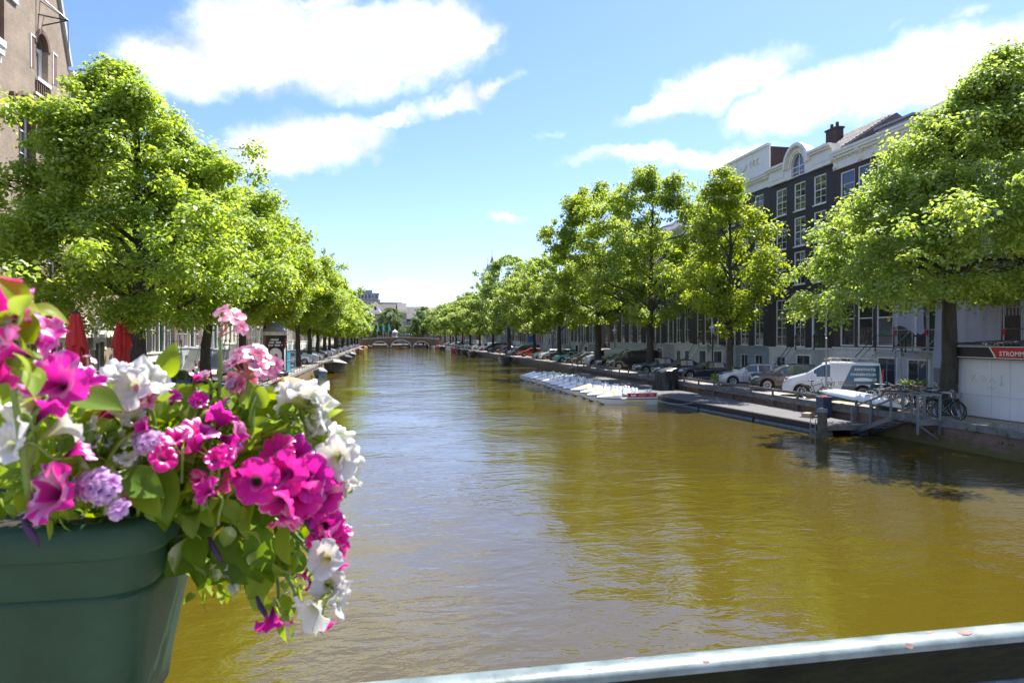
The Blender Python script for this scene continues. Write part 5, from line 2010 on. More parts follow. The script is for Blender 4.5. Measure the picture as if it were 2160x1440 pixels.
def car(kind, label, paint_m, x, y, a, z=None, near=True, name=None, group='cars parked along the canal', soft_m=None, cat='car', wheel=None, nose=True):
    """car with its nose at world (x, y); a = heading, degrees turned from facing -X towards +Y"""
    S = SPEC[kind]
    out, ex = cached(('car', kind), lambda: car_meshes(kind))
    t = thing(name or ('parked_van' if S.get('van') else 'parked_car'), label, 'van' if S.get('van') else cat, (x, y, QZ if z is None else z), -R(a), group)
    for k, me in out.items():
        if k == 'body':
            bo = put_mat(obj('body', me, t), paint_m)
        elif k == 'soft_top':
            put_mat(obj('soft_top', me, t), soft_m or MT['black_plastic'])
        elif isinstance(k, tuple):
            obj('side_window', me, t)
        else:
            obj(k, me, t)
    for k, (me, how) in ex.items():
        nm = k[0] if isinstance(k, tuple) else k
        if not near and nm in ('door_gap', 'door_handle', 'sill', 'tail_light'):
            continue
        o = obj(nm, me, t if nm not in ('door_gap', 'door_handle') else bo)
        if how == 'paint':
            put_mat(o, paint_m)
    r = S['r']
    wd = .21
    ty, rm = wheel_parts(wheel or S['wheel'], r, wd)
    for xw in S['ax']:
        for s in (1, -1):
            wo = obj('wheel', ty, t, (xw, s * (S['W'] / 2 - .115), r), (0, 0, math.pi if s > 0 else 0))
            obj('rim', rm, wo)
    return t


PAINT = {
    'white': paint('white_car_paint', (0.76, 0.77, 0.77)), 'silver': paint('silver_car_paint', (0.56, 0.56, 0.55), 0.25), 'navy': paint('navy_car_paint', (0.008, 0.011, 0.032)),
    'brown': paint('grey_brown_car_paint', (0.085, 0.070, 0.062), 0.3), 'black': paint('black_car_paint', (0.008, 0.009, 0.010)), 'bluegrey': paint('blue_grey_car_paint', (0.055, 0.085, 0.115), 0.3),
    'turquoise': paint('turquoise_car_paint', (0.09, 0.38, 0.36)), 'red': paint('red_car_paint', (0.36, 0.012, 0.025)), 'grey': paint('grey_car_paint', (0.13, 0.14, 0.145), 0.3),
    'mint': paint('mint_car_paint', (0.42, 0.55, 0.50)), 'anthracite': paint('anthracite_car_paint', (0.032, 0.036, 0.038), 0.2), 'blue': paint('blue_car_paint', (0.02, 0.06, 0.20)),
    'khaki': paint('pale_khaki_car_paint', (0.30, 0.30, 0.235)), 'darkred': paint('dark_red_car_paint', (0.12, 0.01, 0.015)), 'tealdeep': paint('dark_teal_panel', (0.012, 0.075, 0.11))}


def nose_at(px, X):
    p = at_x(px, X)
    return p.x, p.y


# right bank, near to far: nose column in the picture, distance of the nose from the canal edge
x, y = nose_at(1652, 21.75)
van1 = car('cityvan', 'white trade van with teal rear panel, roof rack and service lettering', PAINT['white'], x, y, 34)
van1.scale = (1.09, 1.03, 1.03)
rows = [
    ('cross', 'grey-brown crossover between the white trade van and the silver hatchback', 'brown', 1582, 22.1, 24),
    ('hatch', 'silver-white hatchback parked beside the navy saloon', 'silver', 1514, 21.9, 20),
    ('sedan', 'long navy classic saloon with chrome bumper behind the tarpaulin cover', 'navy', 1424, 22.1, 12),
    ('cabrio', 'dark navy convertible with brown soft top half hidden by the tarpaulin', 'navy', 1377, 21.9, 10),
    ('cabrio', 'blue-grey convertible with dark soft top', 'bluegrey', 1337, 21.9, 9),
    ('van', 'black panel van parked behind a tree trunk', 'black', 1282, 22.0, 5),
    ('small', 'black small car squeezed between the black and silver vans', 'black', 1258, 21.8, 5),
    ('van', 'silver panel van next to the black van', 'silver', 1231, 21.9, 4),
    ('small', 'black hatchback left of the silver van, nearer of two', 'anthracite', 1207, 21.9, 4),
    ('hatch', 'black hatchback left of the silver van, farther of two', 'black', 1193, 22.0, 4),
    ('oldcoupe', 'turquoise old-timer coupe with round headlamps', 'turquoise', 1170, 21.8, 3),
    ('cross', 'navy hatchback beside the turquoise old-timer', 'navy', 1151, 21.9, 3),
    ('small', 'small white car next to the navy hatchback', 'white', 1136, 21.8, 3),
    ('small', 'small pale mint car next to the red car', 'mint', 1124, 21.8, 3),
    ('hatch', 'bright red hatchback on the right quay', 'red', 1093, 21.8, 2),
    ('van', 'dark grey van beyond the red car', 'anthracite', 1079, 21.9, 2),
    ('hatch', 'silver car just beyond the dark grey van', 'silver', 1070, 21.8, 2),
    ('hatch', 'navy car two places beyond the dark grey van', 'blue', 1059, 21.8, 2),
    ('small', 'dark red car beyond the navy cars', 'darkred', 1047, 21.8, 1),
    ('cross', 'blue-grey car beside the dark red one', 'bluegrey', 1031, 21.8, 1),
    ('van', 'black van beside two white vans', 'black', 1022, 21.9, 1),
    ('van', 'nearer of two white vans parked side by side far along the quay', 'white', 1008, 21.9, 1),
    ('cityvan', 'farther of two white vans parked side by side far along the quay', 'white', 994, 21.9, 1),
]
for i, (k, lab, pc, px, X, a) in enumerate(rows):
    x, y = nose_at(px, X)
    car(k, lab, PAINT[pc], x, y, a, near=i < 12, soft_m=mat('brown_soft_top', (.045, .032, .026), .8) if 'brown soft' in lab else None)
rng = random.Random(77)
y = nose_at(994, 21.9)[1] + 3
i = 0
cols = ['anthracite', 'bluegrey', 'silver', 'black', 'white', 'navy', 'grey', 'blue', 'white', 'darkred', 'black', 'silver']
while y < 256:
    k = rng.choice(['hatch', 'cross', 'small', 'estate', 'hatch', 'cityvan'])
    pc = cols[i % len(cols)]
    car(k, '{} {} far along the right quay, {} of its line before the bridge'.format(pc.replace('anthracite', 'charcoal').replace('bluegrey', 'blue-grey').replace('darkred', 'dark red'), {'cityvan': 'van', 'estate': 'estate car', 'cross': 'crossover', 'small': 'small car', 'hatch': 'hatchback'}[k], ORD[i % 30]), PAINT[pc], 21.8, y, 1, near=False)
    y += 2.75
    i += 1
# lettering, teal panel and rack of the trade van
S = SPEC['cityvan']
def side_poly(pts, off=.006):
    """points (x, z) laid on the driver's side (+y in the van's frame) of the body"""
    out, ex = CACHE[('car', 'cityvan')]
    v = []
    for (x, z) in pts:
        u = x / S['L']
        w = S['W'] / 2 * (1 - .10 * max(0, (u - .88) / .12) ** 2.2)
        zb = float(np.interp(x, *zip(*S['belt'])))
        zt = float(np.interp(x, *zip(*S['top'])))
        gh = zt - zb
        if z <= zb:
            yy = w * (1.0 - .035 * max(0, (z - .75 * zb) / (.25 * zb)) ** 1)
        else:
            k = min(1, gh / .3)
            wr = w * .90
            yy = w * .965 + (wr - w * .965) * .88 * min(1, (z - zb) / (gh * .86))
        v.append((x, yy + off, z))
    return v


sgn = 1
grid = []
nz_, nx_ = 10, 8
for j in range(nz_ + 1):
    z = .34 + (1.68 - .34) * j / nz_
    xa = 2.55 + .55 * (z - .34) / 1.34
    for i2 in range(nx_ + 1):
        grid.append((xa + (4.26 - xa) * i2 / nx_, z))
b = MB()
v = side_poly(grid)
v = [(p[0], -p[1], p[2]) for p in v]
xr_, Ra_ = S['ax'][1], S['r'] * 1.2
fs = []
for j in range(nz_):
    for i2 in range(nx_):
        q = [j * (nx_ + 1) + i2, j * (nx_ + 1) + i2 + 1, (j + 1) * (nx_ + 1) + i2 + 1, (j + 1) * (nx_ + 1) + i2]
        cx_ = sum(grid[k][0] for k in q) / 4
        cz_ = sum(grid[k][1] for k in q) / 4
        if math.hypot(cx_ - xr_, cz_ - S['r']) > Ra_ + .05:
            fs.append(tuple(q))
b.add(v, fs)
# the visible flank is the one that faces the bridge: local -y after the turn
b.build('teal_panel', PAINT['tealdeep'], van1, 60)


def eval_mesh(o):
    """final mesh of a text or modifier object, made in a scratch scene"""
    sc_ = bpy.data.scenes.new('scratch')
    sc_.collection.objects.link(o)
    vl = sc_.view_layers[0]
    vl.update()
    me = bpy.data.meshes.new_from_object(o.evaluated_get(vl.depsgraph))
    bpy.data.objects.remove(o)
    bpy.data.scenes.remove(sc_)
    return me


def text_mesh(s, size, mt, name='lettering', bold=.0, align='LEFT', spacing=1.0, extrude=.001):
    cu = bpy.data.curves.new(name, 'FONT')
    cu.body = s
    cu.size = size
    cu.align_x = align
    cu.space_character = spacing
    cu.offset = bold
    cu.extrude = extrude
    cu.resolution_u = 3
    me = eval_mesh(bpy.data.objects.new(name, cu))
    bpy.data.curves.remove(cu)
    me.name = name
    me.materials.clear()
    me.materials.append(mt)
    return me


for (s, z, x1) in (('RENOVATIE', 1.42, 4.10), ('ONDERHOUD', 1.17, 4.12), ('24/7 SERVICE', .92, 4.14)):
    me = text_mesh(s, .17, MT['white_paint'], bold=.004, align='RIGHT')
    yv = side_poly([(3.7, z + .06)])[0][1]
    lean = math.atan2(side_poly([(3.7, z + .12)])[0][1] - side_poly([(3.7, z)])[0][1], .12)
    obj('lettering', me, van1, (x1, -yv - .012, z), (math.pi / 2 + lean, 0, 0))
dk = mat('dark_grey_lettering', (.05, .06, .07), .5)
obj('lettering', text_mesh('SV/', .3, dk, bold=.006), van1, (1.95, -side_poly([(2, .62)])[0][1] - .006, .62), (math.pi / 2, 0, 0))
rd = mat('small_red_print', (.35, .16, .13), .5)
for (z, n_) in ((.80, 9), (.69, 10)):
    for k in range(n_):
        xx = 2.5 + k * .062
        MB().box(xx, xx + .042, -side_poly([(2.5, z)])[0][1] - .004, -side_poly([(2.5, z)])[0][1] + .001, z, z + .055).build('printed_stroke', rd, van1)
b = MB()
for yy in (-.62, .62):
    b.tube([(1.9, yy, 1.93), (2.2, yy, 2.02), (4.1, yy, 2.02), (4.25, yy, 1.95)], .02, 6)
for k in range(6):
    b.tube([(2.15 + k * .38, -.64, 2.02), (2.15 + k * .38, .64, 2.02)], .016, 6)
for xx in (2.2, 3.1, 4.05):
    for yy in (-.62, .62):
        b.tube([(xx, yy, 1.80), (xx, yy, 2.02)], .016, 6)
b.build('roof_rack', mat('bare_wood_rack', (.55, .47, .34), .6), van1)

def ordinal(n):
    u = ['', 'first', 'second', 'third', 'fourth', 'fifth', 'sixth', 'seventh', 'eighth', 'ninth', 'tenth', 'eleventh', 'twelfth', 'thirteenth', 'fourteenth', 'fifteenth', 'sixteenth', 'seventeenth', 'eighteenth', 'nineteenth']
    if n < 20:
        return u[n]
    return (['twentieth', 'thirtieth', 'fortieth', 'fiftieth', 'sixtieth'] if n % 10 == 0 else ['twenty-', 'thirty-', 'forty-', 'fifty-', 'sixty-'])[n // 10 - 2] + u[n % 10]


# left bank
def left_car(kind, label, pc, px, X, a, near=True):
    p = at_x(px, X)
    return car(kind, label, PAINT[pc], p.x, p.y, a, near=near)


left_car('estate', 'dark grey estate car under the second left tree', 'anthracite', 482, -8.4, 172)
left_car('estate', 'grey estate car with a pale roof behind the pink flowers', 'grey', 470, -9.1, 170)
left_car('boxy', 'old pale khaki boxy car with yellow plate by the quay edge', 'khaki', 571, -8.2, 168)
left_car('hatch', 'blue car beside the old khaki car', 'blue', 590, -8.3, 170)
rng = random.Random(91)
y = 84.0
i = 0
cols = ['white', 'silver', 'white', 'silver', 'grey', 'white', 'silver', 'darkred', 'black', 'white', 'silver', 'blue']
while y < 250:
    k = rng.choice(['hatch', 'cross', 'hatch', 'small', 'estate'])
    pc = cols[i % len(cols)]
    car(k, '{} {} in the left quay parking row, {} past the blue fence'.format(pc.replace('darkred', 'dark red'), {'estate': 'estate car', 'cross': 'crossover', 'small': 'small car', 'hatch': 'hatchback'}[k], ordinal(i + 1)), PAINT[pc], -8.35, y, 170, near=False)
    y += 2.9
    i += 1
car('cross', 'grey car driving over the arched bridge', PAINT['grey'], 6.0, YB0 + 2.2, 0, z=4.06, near=False, name='passing_car', group=None)
# ================================================================ JETTY, PEDAL BOATS, FENCE
MT['deck'] = mat('dark_deck_surface', (0.085, 0.085, 0.088), 0.85, var=0.25, scale=1.5, bump=0.003, bscale=60, col2=(0.13, 0.125, 0.12))
MT['float'] = mat('float_pipe', (0.10, 0.13, 0.135), 0.45, var=0.3, scale=2)
MT['edge_beam'] = mat('black_edge_beam', (0.02, 0.022, 0.025), 0.6, var=0.3)
MT['old_timber'] = mat('grey_fence_timber', (0.155, 0.145, 0.125), 0.9, var=0.35, scale=2.5, bump=0.01, bscale=18, col2=(0.24, 0.225, 0.195))
MT['mossy'] = mat('mossy_post', (0.10, 0.095, 0.06), 0.95, var=0.4, scale=4, bump=0.015, bscale=14, col2=(0.16, 0.15, 0.10))
JY0, JY1 = 25.9, 70.0
JX0, JX1 = 17.0, 20.75
JZ = 0.45
jt = thing('jetty', 'long low floating jetty with dark deck along the right quay', 'jetty', (0, 0, 0))
def jx(y):
    return 17.25 + .075 * max(0, 42 - y)


yy = JY0
while yy < JY1 - 1:
    y2 = min(JY1, yy + 5.2)
    a_, c_ = yy + .015, y2 - .015
    xa, xc_ = jx(a_), jx(c_)
    MB().prism_z([(xa + .14, a_), (JX1, a_), (JX1, c_), (xc_ + .14, c_)], JZ - .14, JZ).build('deck_panel', MT['deck'], jt)
    MB().prism_z([(xa - .02, a_), (xa + .138, a_), (xc_ + .138, c_), (xc_ - .02, c_)], JZ - .22, JZ + .035).build('edge_beam', MT['edge_beam'], jt)
    MB().bar((xa - .026, a_, JZ + .01), (xc_ - .026, c_, JZ + .01), .006, .04).build('edge_trim', MT['steel'], jt)
    MB().tube([(xa + .18, a_ + .1, .05), (xc_ + .18, c_ - .1, .05)], .2, 14).build('float_pipe', MT['float'], jt, 60)
    MB().tube([(JX1 - .4, a_ + .1, .05), (JX1 - .4, c_ - .1, .05)], .2, 12).build('float_pipe', MT['float'], jt, 60)
    yy = y2
MB().box(jx(JY0), JX1, JY0 - .05, JY0 + .012, JZ - .2, JZ + .02).build('end_beam', MT['old_timber'], jt)

# fence of weathered timber along the quay edge above the jetty
fn = thing('timber_fence', 'low weathered timber guard fence along the quay edge above the jetty', 'fence', (0, 0, 0))
FY0, FY1 = 27.2, 74.0
fx = XR - .12
rng = random.Random(4)
pm = MB().box(-.045, .045, -.045, .045, .36, 1.40).mesh('post', MT['old_timber'])
ny = int((FY1 - FY0) / 2.15)
for i in range(ny + 1):
    y = FY0 + (FY1 - FY0) * i / ny
    obj('post', pm, fn, (fx - .02, y, rng.uniform(-.02, .02)), (rng.uniform(-.015, .015), rng.uniform(-.015, .015), 0))
for i in range(0, ny, 2):
    y0 = FY0 + (FY1 - FY0) * i / ny
    y1 = FY0 + (FY1 - FY0) * min(ny, i + 2) / ny
    for z, h in ((1.32, .14), (.86, .18)):
        b = MB()
        b.box(fx + .03, fx + .09, y0 + .01, y1 - .01, z - h / 2, z + h / 2) if z > 1.2 else b.box(fx - .12, fx - .068, y0 + .01, y1 - .01, z - h / 2, z + h / 2)
        b.build('rail', MT['old_timber'], fn, loc=(0, 0, rng.uniform(-.012, .012)))
# thin iron guard rail on the rest of the quay
gr = thing('quay_railing', 'thin iron guard rail along the left quay edge', 'railing', (0, 0, 0))
pm = MB().tube([(0, 0, QZ + .03), (0, 0, QZ + .34)], .022, 6).mesh('post', MT['iron'])
y = 26.0
while y < 110:
    obj('post', pm, gr, (XL - .12, y, 0))
    y += 2.0
MB().tube([(XL - .12, 25.5, QZ + .34), (XL - .12, 110, QZ + .34)], .024, 6).build('rail', MT['iron'], gr)

# ---------------------------------------------------------------- pedal boats
MT['fibreglass'] = mat('white_fibreglass', (0.80, 0.80, 0.78), 0.25, var=0.05, scale=2, coat=.4)
MT['fibre_grey'] = mat('grey_fibreglass', (0.30, 0.31, 0.32), 0.4, var=0.1)
MT['red_panel'] = mat('red_print', (0.55, 0.025, 0.03), 0.4, var=0.05)
MT['yellow_print'] = mat('yellow_print', (0.80, 0.58, 0.03), 0.4, var=0.05)
MT['pale_red'] = mat('pale_red_print', (.75, .35, .33), .4)
MT['rope'] = mat('pale_rope', (0.5, 0.47, 0.4), 0.9)


def loft(sections, closed=True, caps=True):
    b = MB()
    n = len(sections[0])
    for s in sections:
        b.v += [tuple(p) for p in s]
    for i in range(len(sections) - 1):
        for k in range(n if closed else n - 1):
            k2 = (k + 1) % n
            b.f.append((i * n + k, i * n + k2, (i + 1) * n + k2, (i + 1) * n + k))
    if caps and closed:
        b.f.append(tuple(reversed(range(n))))
        b.f.append(tuple((len(sections) - 1) * n + k for k in range(n)))
    return b


def pedalo_proto():
    """bow at x=0 pointing -x, length 3.75, beam 1.55; waterline z=0"""
    L, W = 3.75, 1.56
    P = {}
    def sec(x):
        u = x / L
        w = W / 2 * (min(1, (u / .32)) ** .55 if u < .32 else 1)
        w = max(w, .16)
        zt = .42 - .05 * min(1, u / .3)
        zk = -.12 + .3 * max(0, (.16 - u) / .16) ** 1.4
        return [(x, -w, zt), (x, -w * .97, zt - .12), (x, -w * .86, zk + .06), (x, 0, zk), (x, w * .86, zk + .06), (x, w * .97, zt - .12), (x, w, zt)]
    xs = [0, .08, .2, .4, .7, 1.0, 1.4, 2.2, 3.0, 3.6, L]
    P['hull'] = (loft([sec(x) for x in xs]).mesh('hull', MT['fibreglass'], 40))
    # rubbing strake
    b = MB()
    for s in (-1, 1):
        b.tube([(x, s * (abs(sec(x)[0][1]) + .012), sec(x)[0][2] - .03) for x in xs], .025, 6)
    P['rubbing_strake'] = b.mesh('rubbing_strake', MT['black_plastic'], 60)
    # domed foredeck
    secs = []
    for x in (.02, .15, .4, .7, 1.0, 1.25, 1.45):
        w = abs(sec(x)[0][1]) * .96
        zt = sec(x)[0][2]
        h = .06 + .46 * (x / 1.45) ** 1.1
        secs.append([(x, w * math.cos(a), zt - .02 + h * math.sin(a) ** .8) for a in [math.pi * k / 12 for k in range(13)]])
    fd = loft(secs, closed=False)
    b = MB()
    b.v, b.f = fd.v, fd.f
    n = 13
    b.f.append(tuple(6 * n + k for k in range(n)))
    P['foredeck'] = b.mesh('foredeck', MT['fibreglass'], 50)
    # yellow stripe over the foredeck
    st = []
    for x in (.94, 1.07):
        w = abs(sec(x)[0][1]) * .96
        zt = sec(x)[0][2]
        h = .06 + .46 * (x / 1.45) ** 1.1
        st.append([(x, (w + .006) * math.cos(a), zt - .02 + (h + .008) * math.sin(a) ** .8) for a in [math.pi * (.12 + .76 * k / 12) for k in range(13)]])
    P['yellow_stripe'] = loft(st, closed=False).mesh('yellow_stripe', MT['yellow_print'], 60)
    # cockpit: side tubs, seats with rounded backs, pedals
    b = MB()
    for s in (-1, 1):
        y0, y1 = (s * .62, s * .775) if s > 0 else (s * .775, s * .62)
        b.box(1.75, 3.72, y0, y1, .36, .72)
    b.box(3.5, 3.72, -.62, .62, .36, .60)
    P['side_tub'] = b.mesh('side_tub', MT['fibreglass'])
    for q, (x, y) in enumerate(((2.35, -.31), (2.35, .31), (3.25, -.31), (3.25, .31))):
        b = MB()
        s2 = []
        for (dx, z, w) in ((-.42, .45, .23), (-.35, .49, .25), (-.1, .47, .25), (.05, .53, .24), (.11, .62, .20), (.14, .70, .16), (.15, .77, .14), (.16, .82, .10), (.165, .85, .04)):
            s2.append([(x + dx - .05, y - w, z), (x + dx - .05, y + w, z), (x + dx + .05, y + w * .95, z - .03), (x + dx + .05, y - w * .95, z - .03)])
        P[('seat', q)] = loft(s2).mesh('seat', MT['fibreglass'], 55)
    b = MB()
    b.box(1.5, 3.5, -.6, .6, .30, .40)
    P['footwell'] = b.mesh('footwell', MT['fibre_grey'])
    b = MB()
    for y in (-.3, .3):
        b.tube([(1.7, y - .2, .55), (1.7, y + .2, .55)], .02, 6)
        b.box(1.66, 1.74, y - .22, y - .1, .5, .6)
        b.box(1.66, 1.74, y + .1, y + .22, .5, .6)
    b.tube([(1.6, 0, .4), (1.75, 0, .95), (1.7, 0, 1.02)], .018, 6)
    P['pedal_gear'] = b.mesh('pedal_gear', MT['black_plastic'])
    return P


PED = pedalo_proto()
PY0 = ray(1300, 711, 1440 * 4.2 / 133).y
NP = 13
rng = random.Random(8)
first_lab = 'nearest white pedal boat showing its red printed side by the jetty'
for i in range(NP):
    f = i / (NP - 1)
    y = 41.2 + i * 2.02
    lab = first_lab if i == 0 else ('farthest white pedal boat with a plain bow at the end of the row' if i == NP - 1 else '{} white pedal boat from the nearest in the moored row'.format(['', 'second', 'third', 'fourth', 'fifth', 'sixth', 'seventh', 'eighth', 'ninth', 'tenth', 'eleventh', 'twelfth'][i]))
    t = thing('pedal_boat', lab, 'pedal boat', (13.25 + rng.uniform(-.12, .12), y, rng.uniform(-.02, .02)), R(rng.uniform(-3, 3)), 'pedal boats moored in a row')
    t.rotation_euler.x = R(rng.uniform(-1.2, 1.2))
    for k, me in PED.items():
        nm = k[0] if isinstance(k, tuple) else k
        if nm == 'yellow_stripe' and i >= NP - 2:
            continue
        o = obj(nm, me, t)
    MB().box(1.80, 3.66, -.785, -.777, .45, .70).build('red_panel', MT['red_panel'], t) if i == 0 else None
    if i == 0:
        MB().box(1.7, 3.0, -.752, -.748, .10, .19).build('yellow_strip', MT['yellow_print'], t)
        for (x_, z_, w_) in ((2.5, .6, .5), (2.5, .52, .42), (3.15, .6, .3), (3.15, .52, .36)):
            MB().box(x_, x_ + w_, -.789, -.786, z_, z_ + .045).build('printed_line', MT['pale_red'], t)
        b = MB()
        b.prism([(2.0, .5), (2.28, .5), (2.34, .66), (2.14, .60), (2.0, .66)], -.790, -.786)
        b.build('printed_mark', MT['white_paint'], t)
        MB().box(1.46, 1.76, -.792, -.789, .50, .57).build('printed_line', MT['red_panel'], t)
        MB().box(1.40, 1.79, -.788, -.781, .46, .62).build('side_plate', MT['fibreglass'], t)
b = MB()
b.tube([(16.95, 40.6, .3), (17.1, 39.0, .15), (17.4, 37.6, .25), (17.75, 36.5, .49)], .015, 5)
tag(b.build('mooring_rope', MT['rope']), 'pale mooring rope from the nearest pedal boat to the jetty', 'rope')

# ---------------------------------------------------------------- posts, boxes, tarpaulin, gangway, upturned boat
def mooring_post(px, X, z1, r, label):
    p = at_x(px, X, 0)
    t = thing('mooring_post', label, 'post', (p.x, p.y, 0))
    MB().lathe([(r, -1.0), (r * 1.03, .4), (r, z1 - .1), (r * 1.02, z1 - .02), (r * .9, z1)], 14).build('shaft', MT['mossy'], t, 40)
    MB().lathe([(r * 1.08, z1 - .12), (r * 1.1, z1 + .02), (0, z1 + .05)], 14).build('cap', MT['lead'], t, 40)


mooring_post(1735, 18.0, 1.2, .19, 'thick timber mooring post at the near end of the jetty')
mooring_post(1205, 17.6, 1.35, .22, 'timber mooring post behind the row of pedal boats')
p = at_x(1742, 20.55, 0)
t = thing('meter_box', 'dark blue box on the fence above the jetty', 'box', (p.x - .1, p.y, JZ))
MB().box(-.22, .22, -.28, .28, .08, .9).build('cabinet', mat('dark_blue_plastic', (.03, .055, .10), .5, var=.1), t)
MB().box(-.25, .25, -.31, .31, 0.901, .95).build('lid', mat('blue_lid', (.05, .08, .14), .5), t)
MB().box(-.08, .08, -.08, .08, .0, .079).build('stand', MT['old_timber'], t)
MB().box(-.14, .16, -.2, .1, .951, .98).build('red_litter', MT['red_panel'], t)
# tarpaulin over a counter on the jetty
p = at_x(1405, 19.9, 0)
t = thing('covered_counter', 'counter wrapped in a dark crumpled tarpaulin on the jetty', 'tarpaulin', (p.x, p.y, JZ), .25)
g = random.Random(2)
secs = []
for (z, s) in ((0, 1.06), (.12, 1.02), (.3, 1.0), (.6, .97), (.95, .95), (1.2, .93), (1.38, .90), (1.44, .78)):
    ring = []
    for k in range(40):
        a = 2 * math.pi * k / 40
        cx_, sy_ = math.cos(a), math.sin(a)
        q = max(abs(cx_), abs(sy_))
        rr = (1 / q) ** .86
        fold = 1 + .055 * math.sin(9 * a + z * 2) * (1.3 - z * .6) + .04 * math.sin(17 * a - 3 * z) + g.uniform(-.012, .012)
        ring.append((cx_ * rr * .62 * s * fold, sy_ * rr * .72 * s * fold, z + .05 * math.sin(5 * a) * (z > 1.2) + (.12 * cx_ if z > 1.2 else 0)))
    secs.append(ring)
loft(secs).build('tarpaulin', mat('dark_tarpaulin', (.022, .026, .028), .38, var=.3, scale=5, bump=.02, bscale=9), t, 60)
MB().box(-.45, .45, -.5, .5, 0, 1.2).build('counter', MT['timber'], t)

# steel gangway stairs from the quay down to the jetty
MT['grey_steel'] = mat('grey_painted_steel', (0.20, 0.215, 0.23), 0.5, 0.3, 0.2, 4)
pA = at_x(1948, XR - .5, 0)          # landing, near end
pB = at_x(1820, 19.6, 0)
t = thing('gangway_stairs', 'grey steel gangway stairs with handrails from quay down to the jetty', 'stairs', (0, 0, 0))
lx0, lx1 = XR - 1.05, XR - .02
ly0, ly1 = 22.6, 24.0
lz = 1.0
ybot, zbot = 26.3, .12
MB().box(lx0, lx1, ly0, ly1, lz - .07, lz).build('landing', MT['old_timber'], t)
for y in (ly0 + .04, ly1 - .04):
    MB().bar((lx0, y, lz - .12), (lx1, y, lz - .12), .08, .1).build('bearer', MT['grey_steel'], t)
MB().bar((lx0 + .1, ly0 + .1, lz - .15), (lx1, ly0 + .1, lz - .75), .06, .08).build('bracket', MT['grey_steel'], t)
ns = 6
for k in range(ns):
    f = (k + .5) / ns
    y = ly1 + (ybot - ly1) * f
    z = lz + (zbot - lz) * f
    MB().box(lx0 + .05, lx1 - .1, y - .14, y + .14, z - .02, z + .02).build('tread', MT['old_timber'], t)
for x in (lx0, lx1 - .06):
    MB().bar((x, ly1, lz - .05), (x, ybot, zbot - .05), .05, .18).build('stringer', MT['grey_steel'], t)
    b = MB()
    hr_ = [(x, ly0, lz + 1.0), (x, ly1, lz + 1.0), (x, ybot, zbot + 1.05)]
    for q in range(2):
        b.bar(hr_[q], hr_[q + 1], .05, .07)
    b.build('handrail', MT['grey_steel'], t)
    for (y, z0, z1) in ((ly0, lz - .5, lz + 1.0), (ly0 + .75, lz - .06, lz + 1.0), (ly1, lz - .06, lz + 1.0), ((ly1 + ybot) / 2, (lz + zbot) / 2 - .05, (lz + zbot) / 2 + 1.0), (ybot, zbot - .25, zbot + 1.08)):
        MB().box(x - .035, x + .035, y - .035, y + .035, z0, z1).build('upright', MT['grey_steel'], t)
for y in (ly0,):
    MB().bar((lx0, y, lz + 1.0), (lx1, y, lz + 1.0), .05, .07).build('handrail', MT['grey_steel'], t)

# upturned white and green boat on the quay edge by the bicycles
p0, p1 = at_x(1722, XR + .25, QZ), at_x(1908, XR + .3, QZ)
ln = (p1 - p0).length * 1.0
t = thing('upturned_boat', 'white and green upturned rowing boat lying on the quay edge', 'boat', (XR + .42, (p0.y + p1.y) / 2, QZ + .22), -math.pi / 2)
t.rotation_euler.y = R(3)
secs = []
for u in np.linspace(-1, 1, 15):
    w = .55 * max(.04, (1 - abs(u) ** 2.4))
    h = .34 * max(.1, (1 - abs(u) ** 3))
    secs.append([(u * ln / 2, w * math.cos(a), .12 + h * math.sin(a) ** .7) for a in [math.pi * k / 10 for k in range(11)]])
b = loft(secs, closed=False)
b.build('hull', MT['fibreglass'], t, 60)
b = MB()
for s in (1, -1):
    b.tube([(u * ln / 2, s * (.555 * max(.04, 1 - abs(u) ** 2.4)), .12) for u in np.linspace(-1, 1, 15)], .035, 6)
b.build('green_gunwale', mat('green_gunwale', (.015, .14, .05), .4), t, 60)
b = MB()
for x in (-ln * .3, ln * .3):
    b.box(x - .06, x + .06, -.5, .5, -.17, .12)
b.build('chock', MT['old_timber'], t)
# litter box on the jetty
p = at_x(1705, 18.6, JZ)
p = at_x(1705, 19.6, JZ)
t = thing('cardboard_box', 'small crushed cardboard box lying on the jetty deck', 'box', (p.x, p.y, JZ + .002), .5)
card = mat('cardboard', (.50, .37, .24), .9)
b = MB()
b.box(-.25, .25, -.2, .2, 0, .2)
b.build('carton', card, t)
b = MB()
b.add([(-.25, -.2, .201), (.25, -.2, .201), (.27, -.38, .27), (-.2, -.36, .30)], [(0, 1, 2, 3)])
b.add([(-.25, .2, .201), (-.22, .34, .13), (.24, .36, .15), (.25, .2, .201)], [(0, 1, 2, 3)])
b.build('flap', card, t)
# ladder at the near end of the jetty
p = Vector((0, 26.6, 0))
t = thing('jetty_ladder', 'pale metal ladder hanging off the near end of the jetty', 'ladder', (jx(26.6) - .08, p.y, 0))
b = MB()
for s in (-.18, .18):
    b.tube([(.1, s, .62), (-.03, s, .68), (-.05, s, .5), (-.05, s, -.4)], .02, 6)
for k in range(4):
    b.tube([(-.05, -.18, -.2 + k * .22), (-.05, .18, -.2 + k * .22)], .015, 6)
b.build('frame', MT['steel'], t)

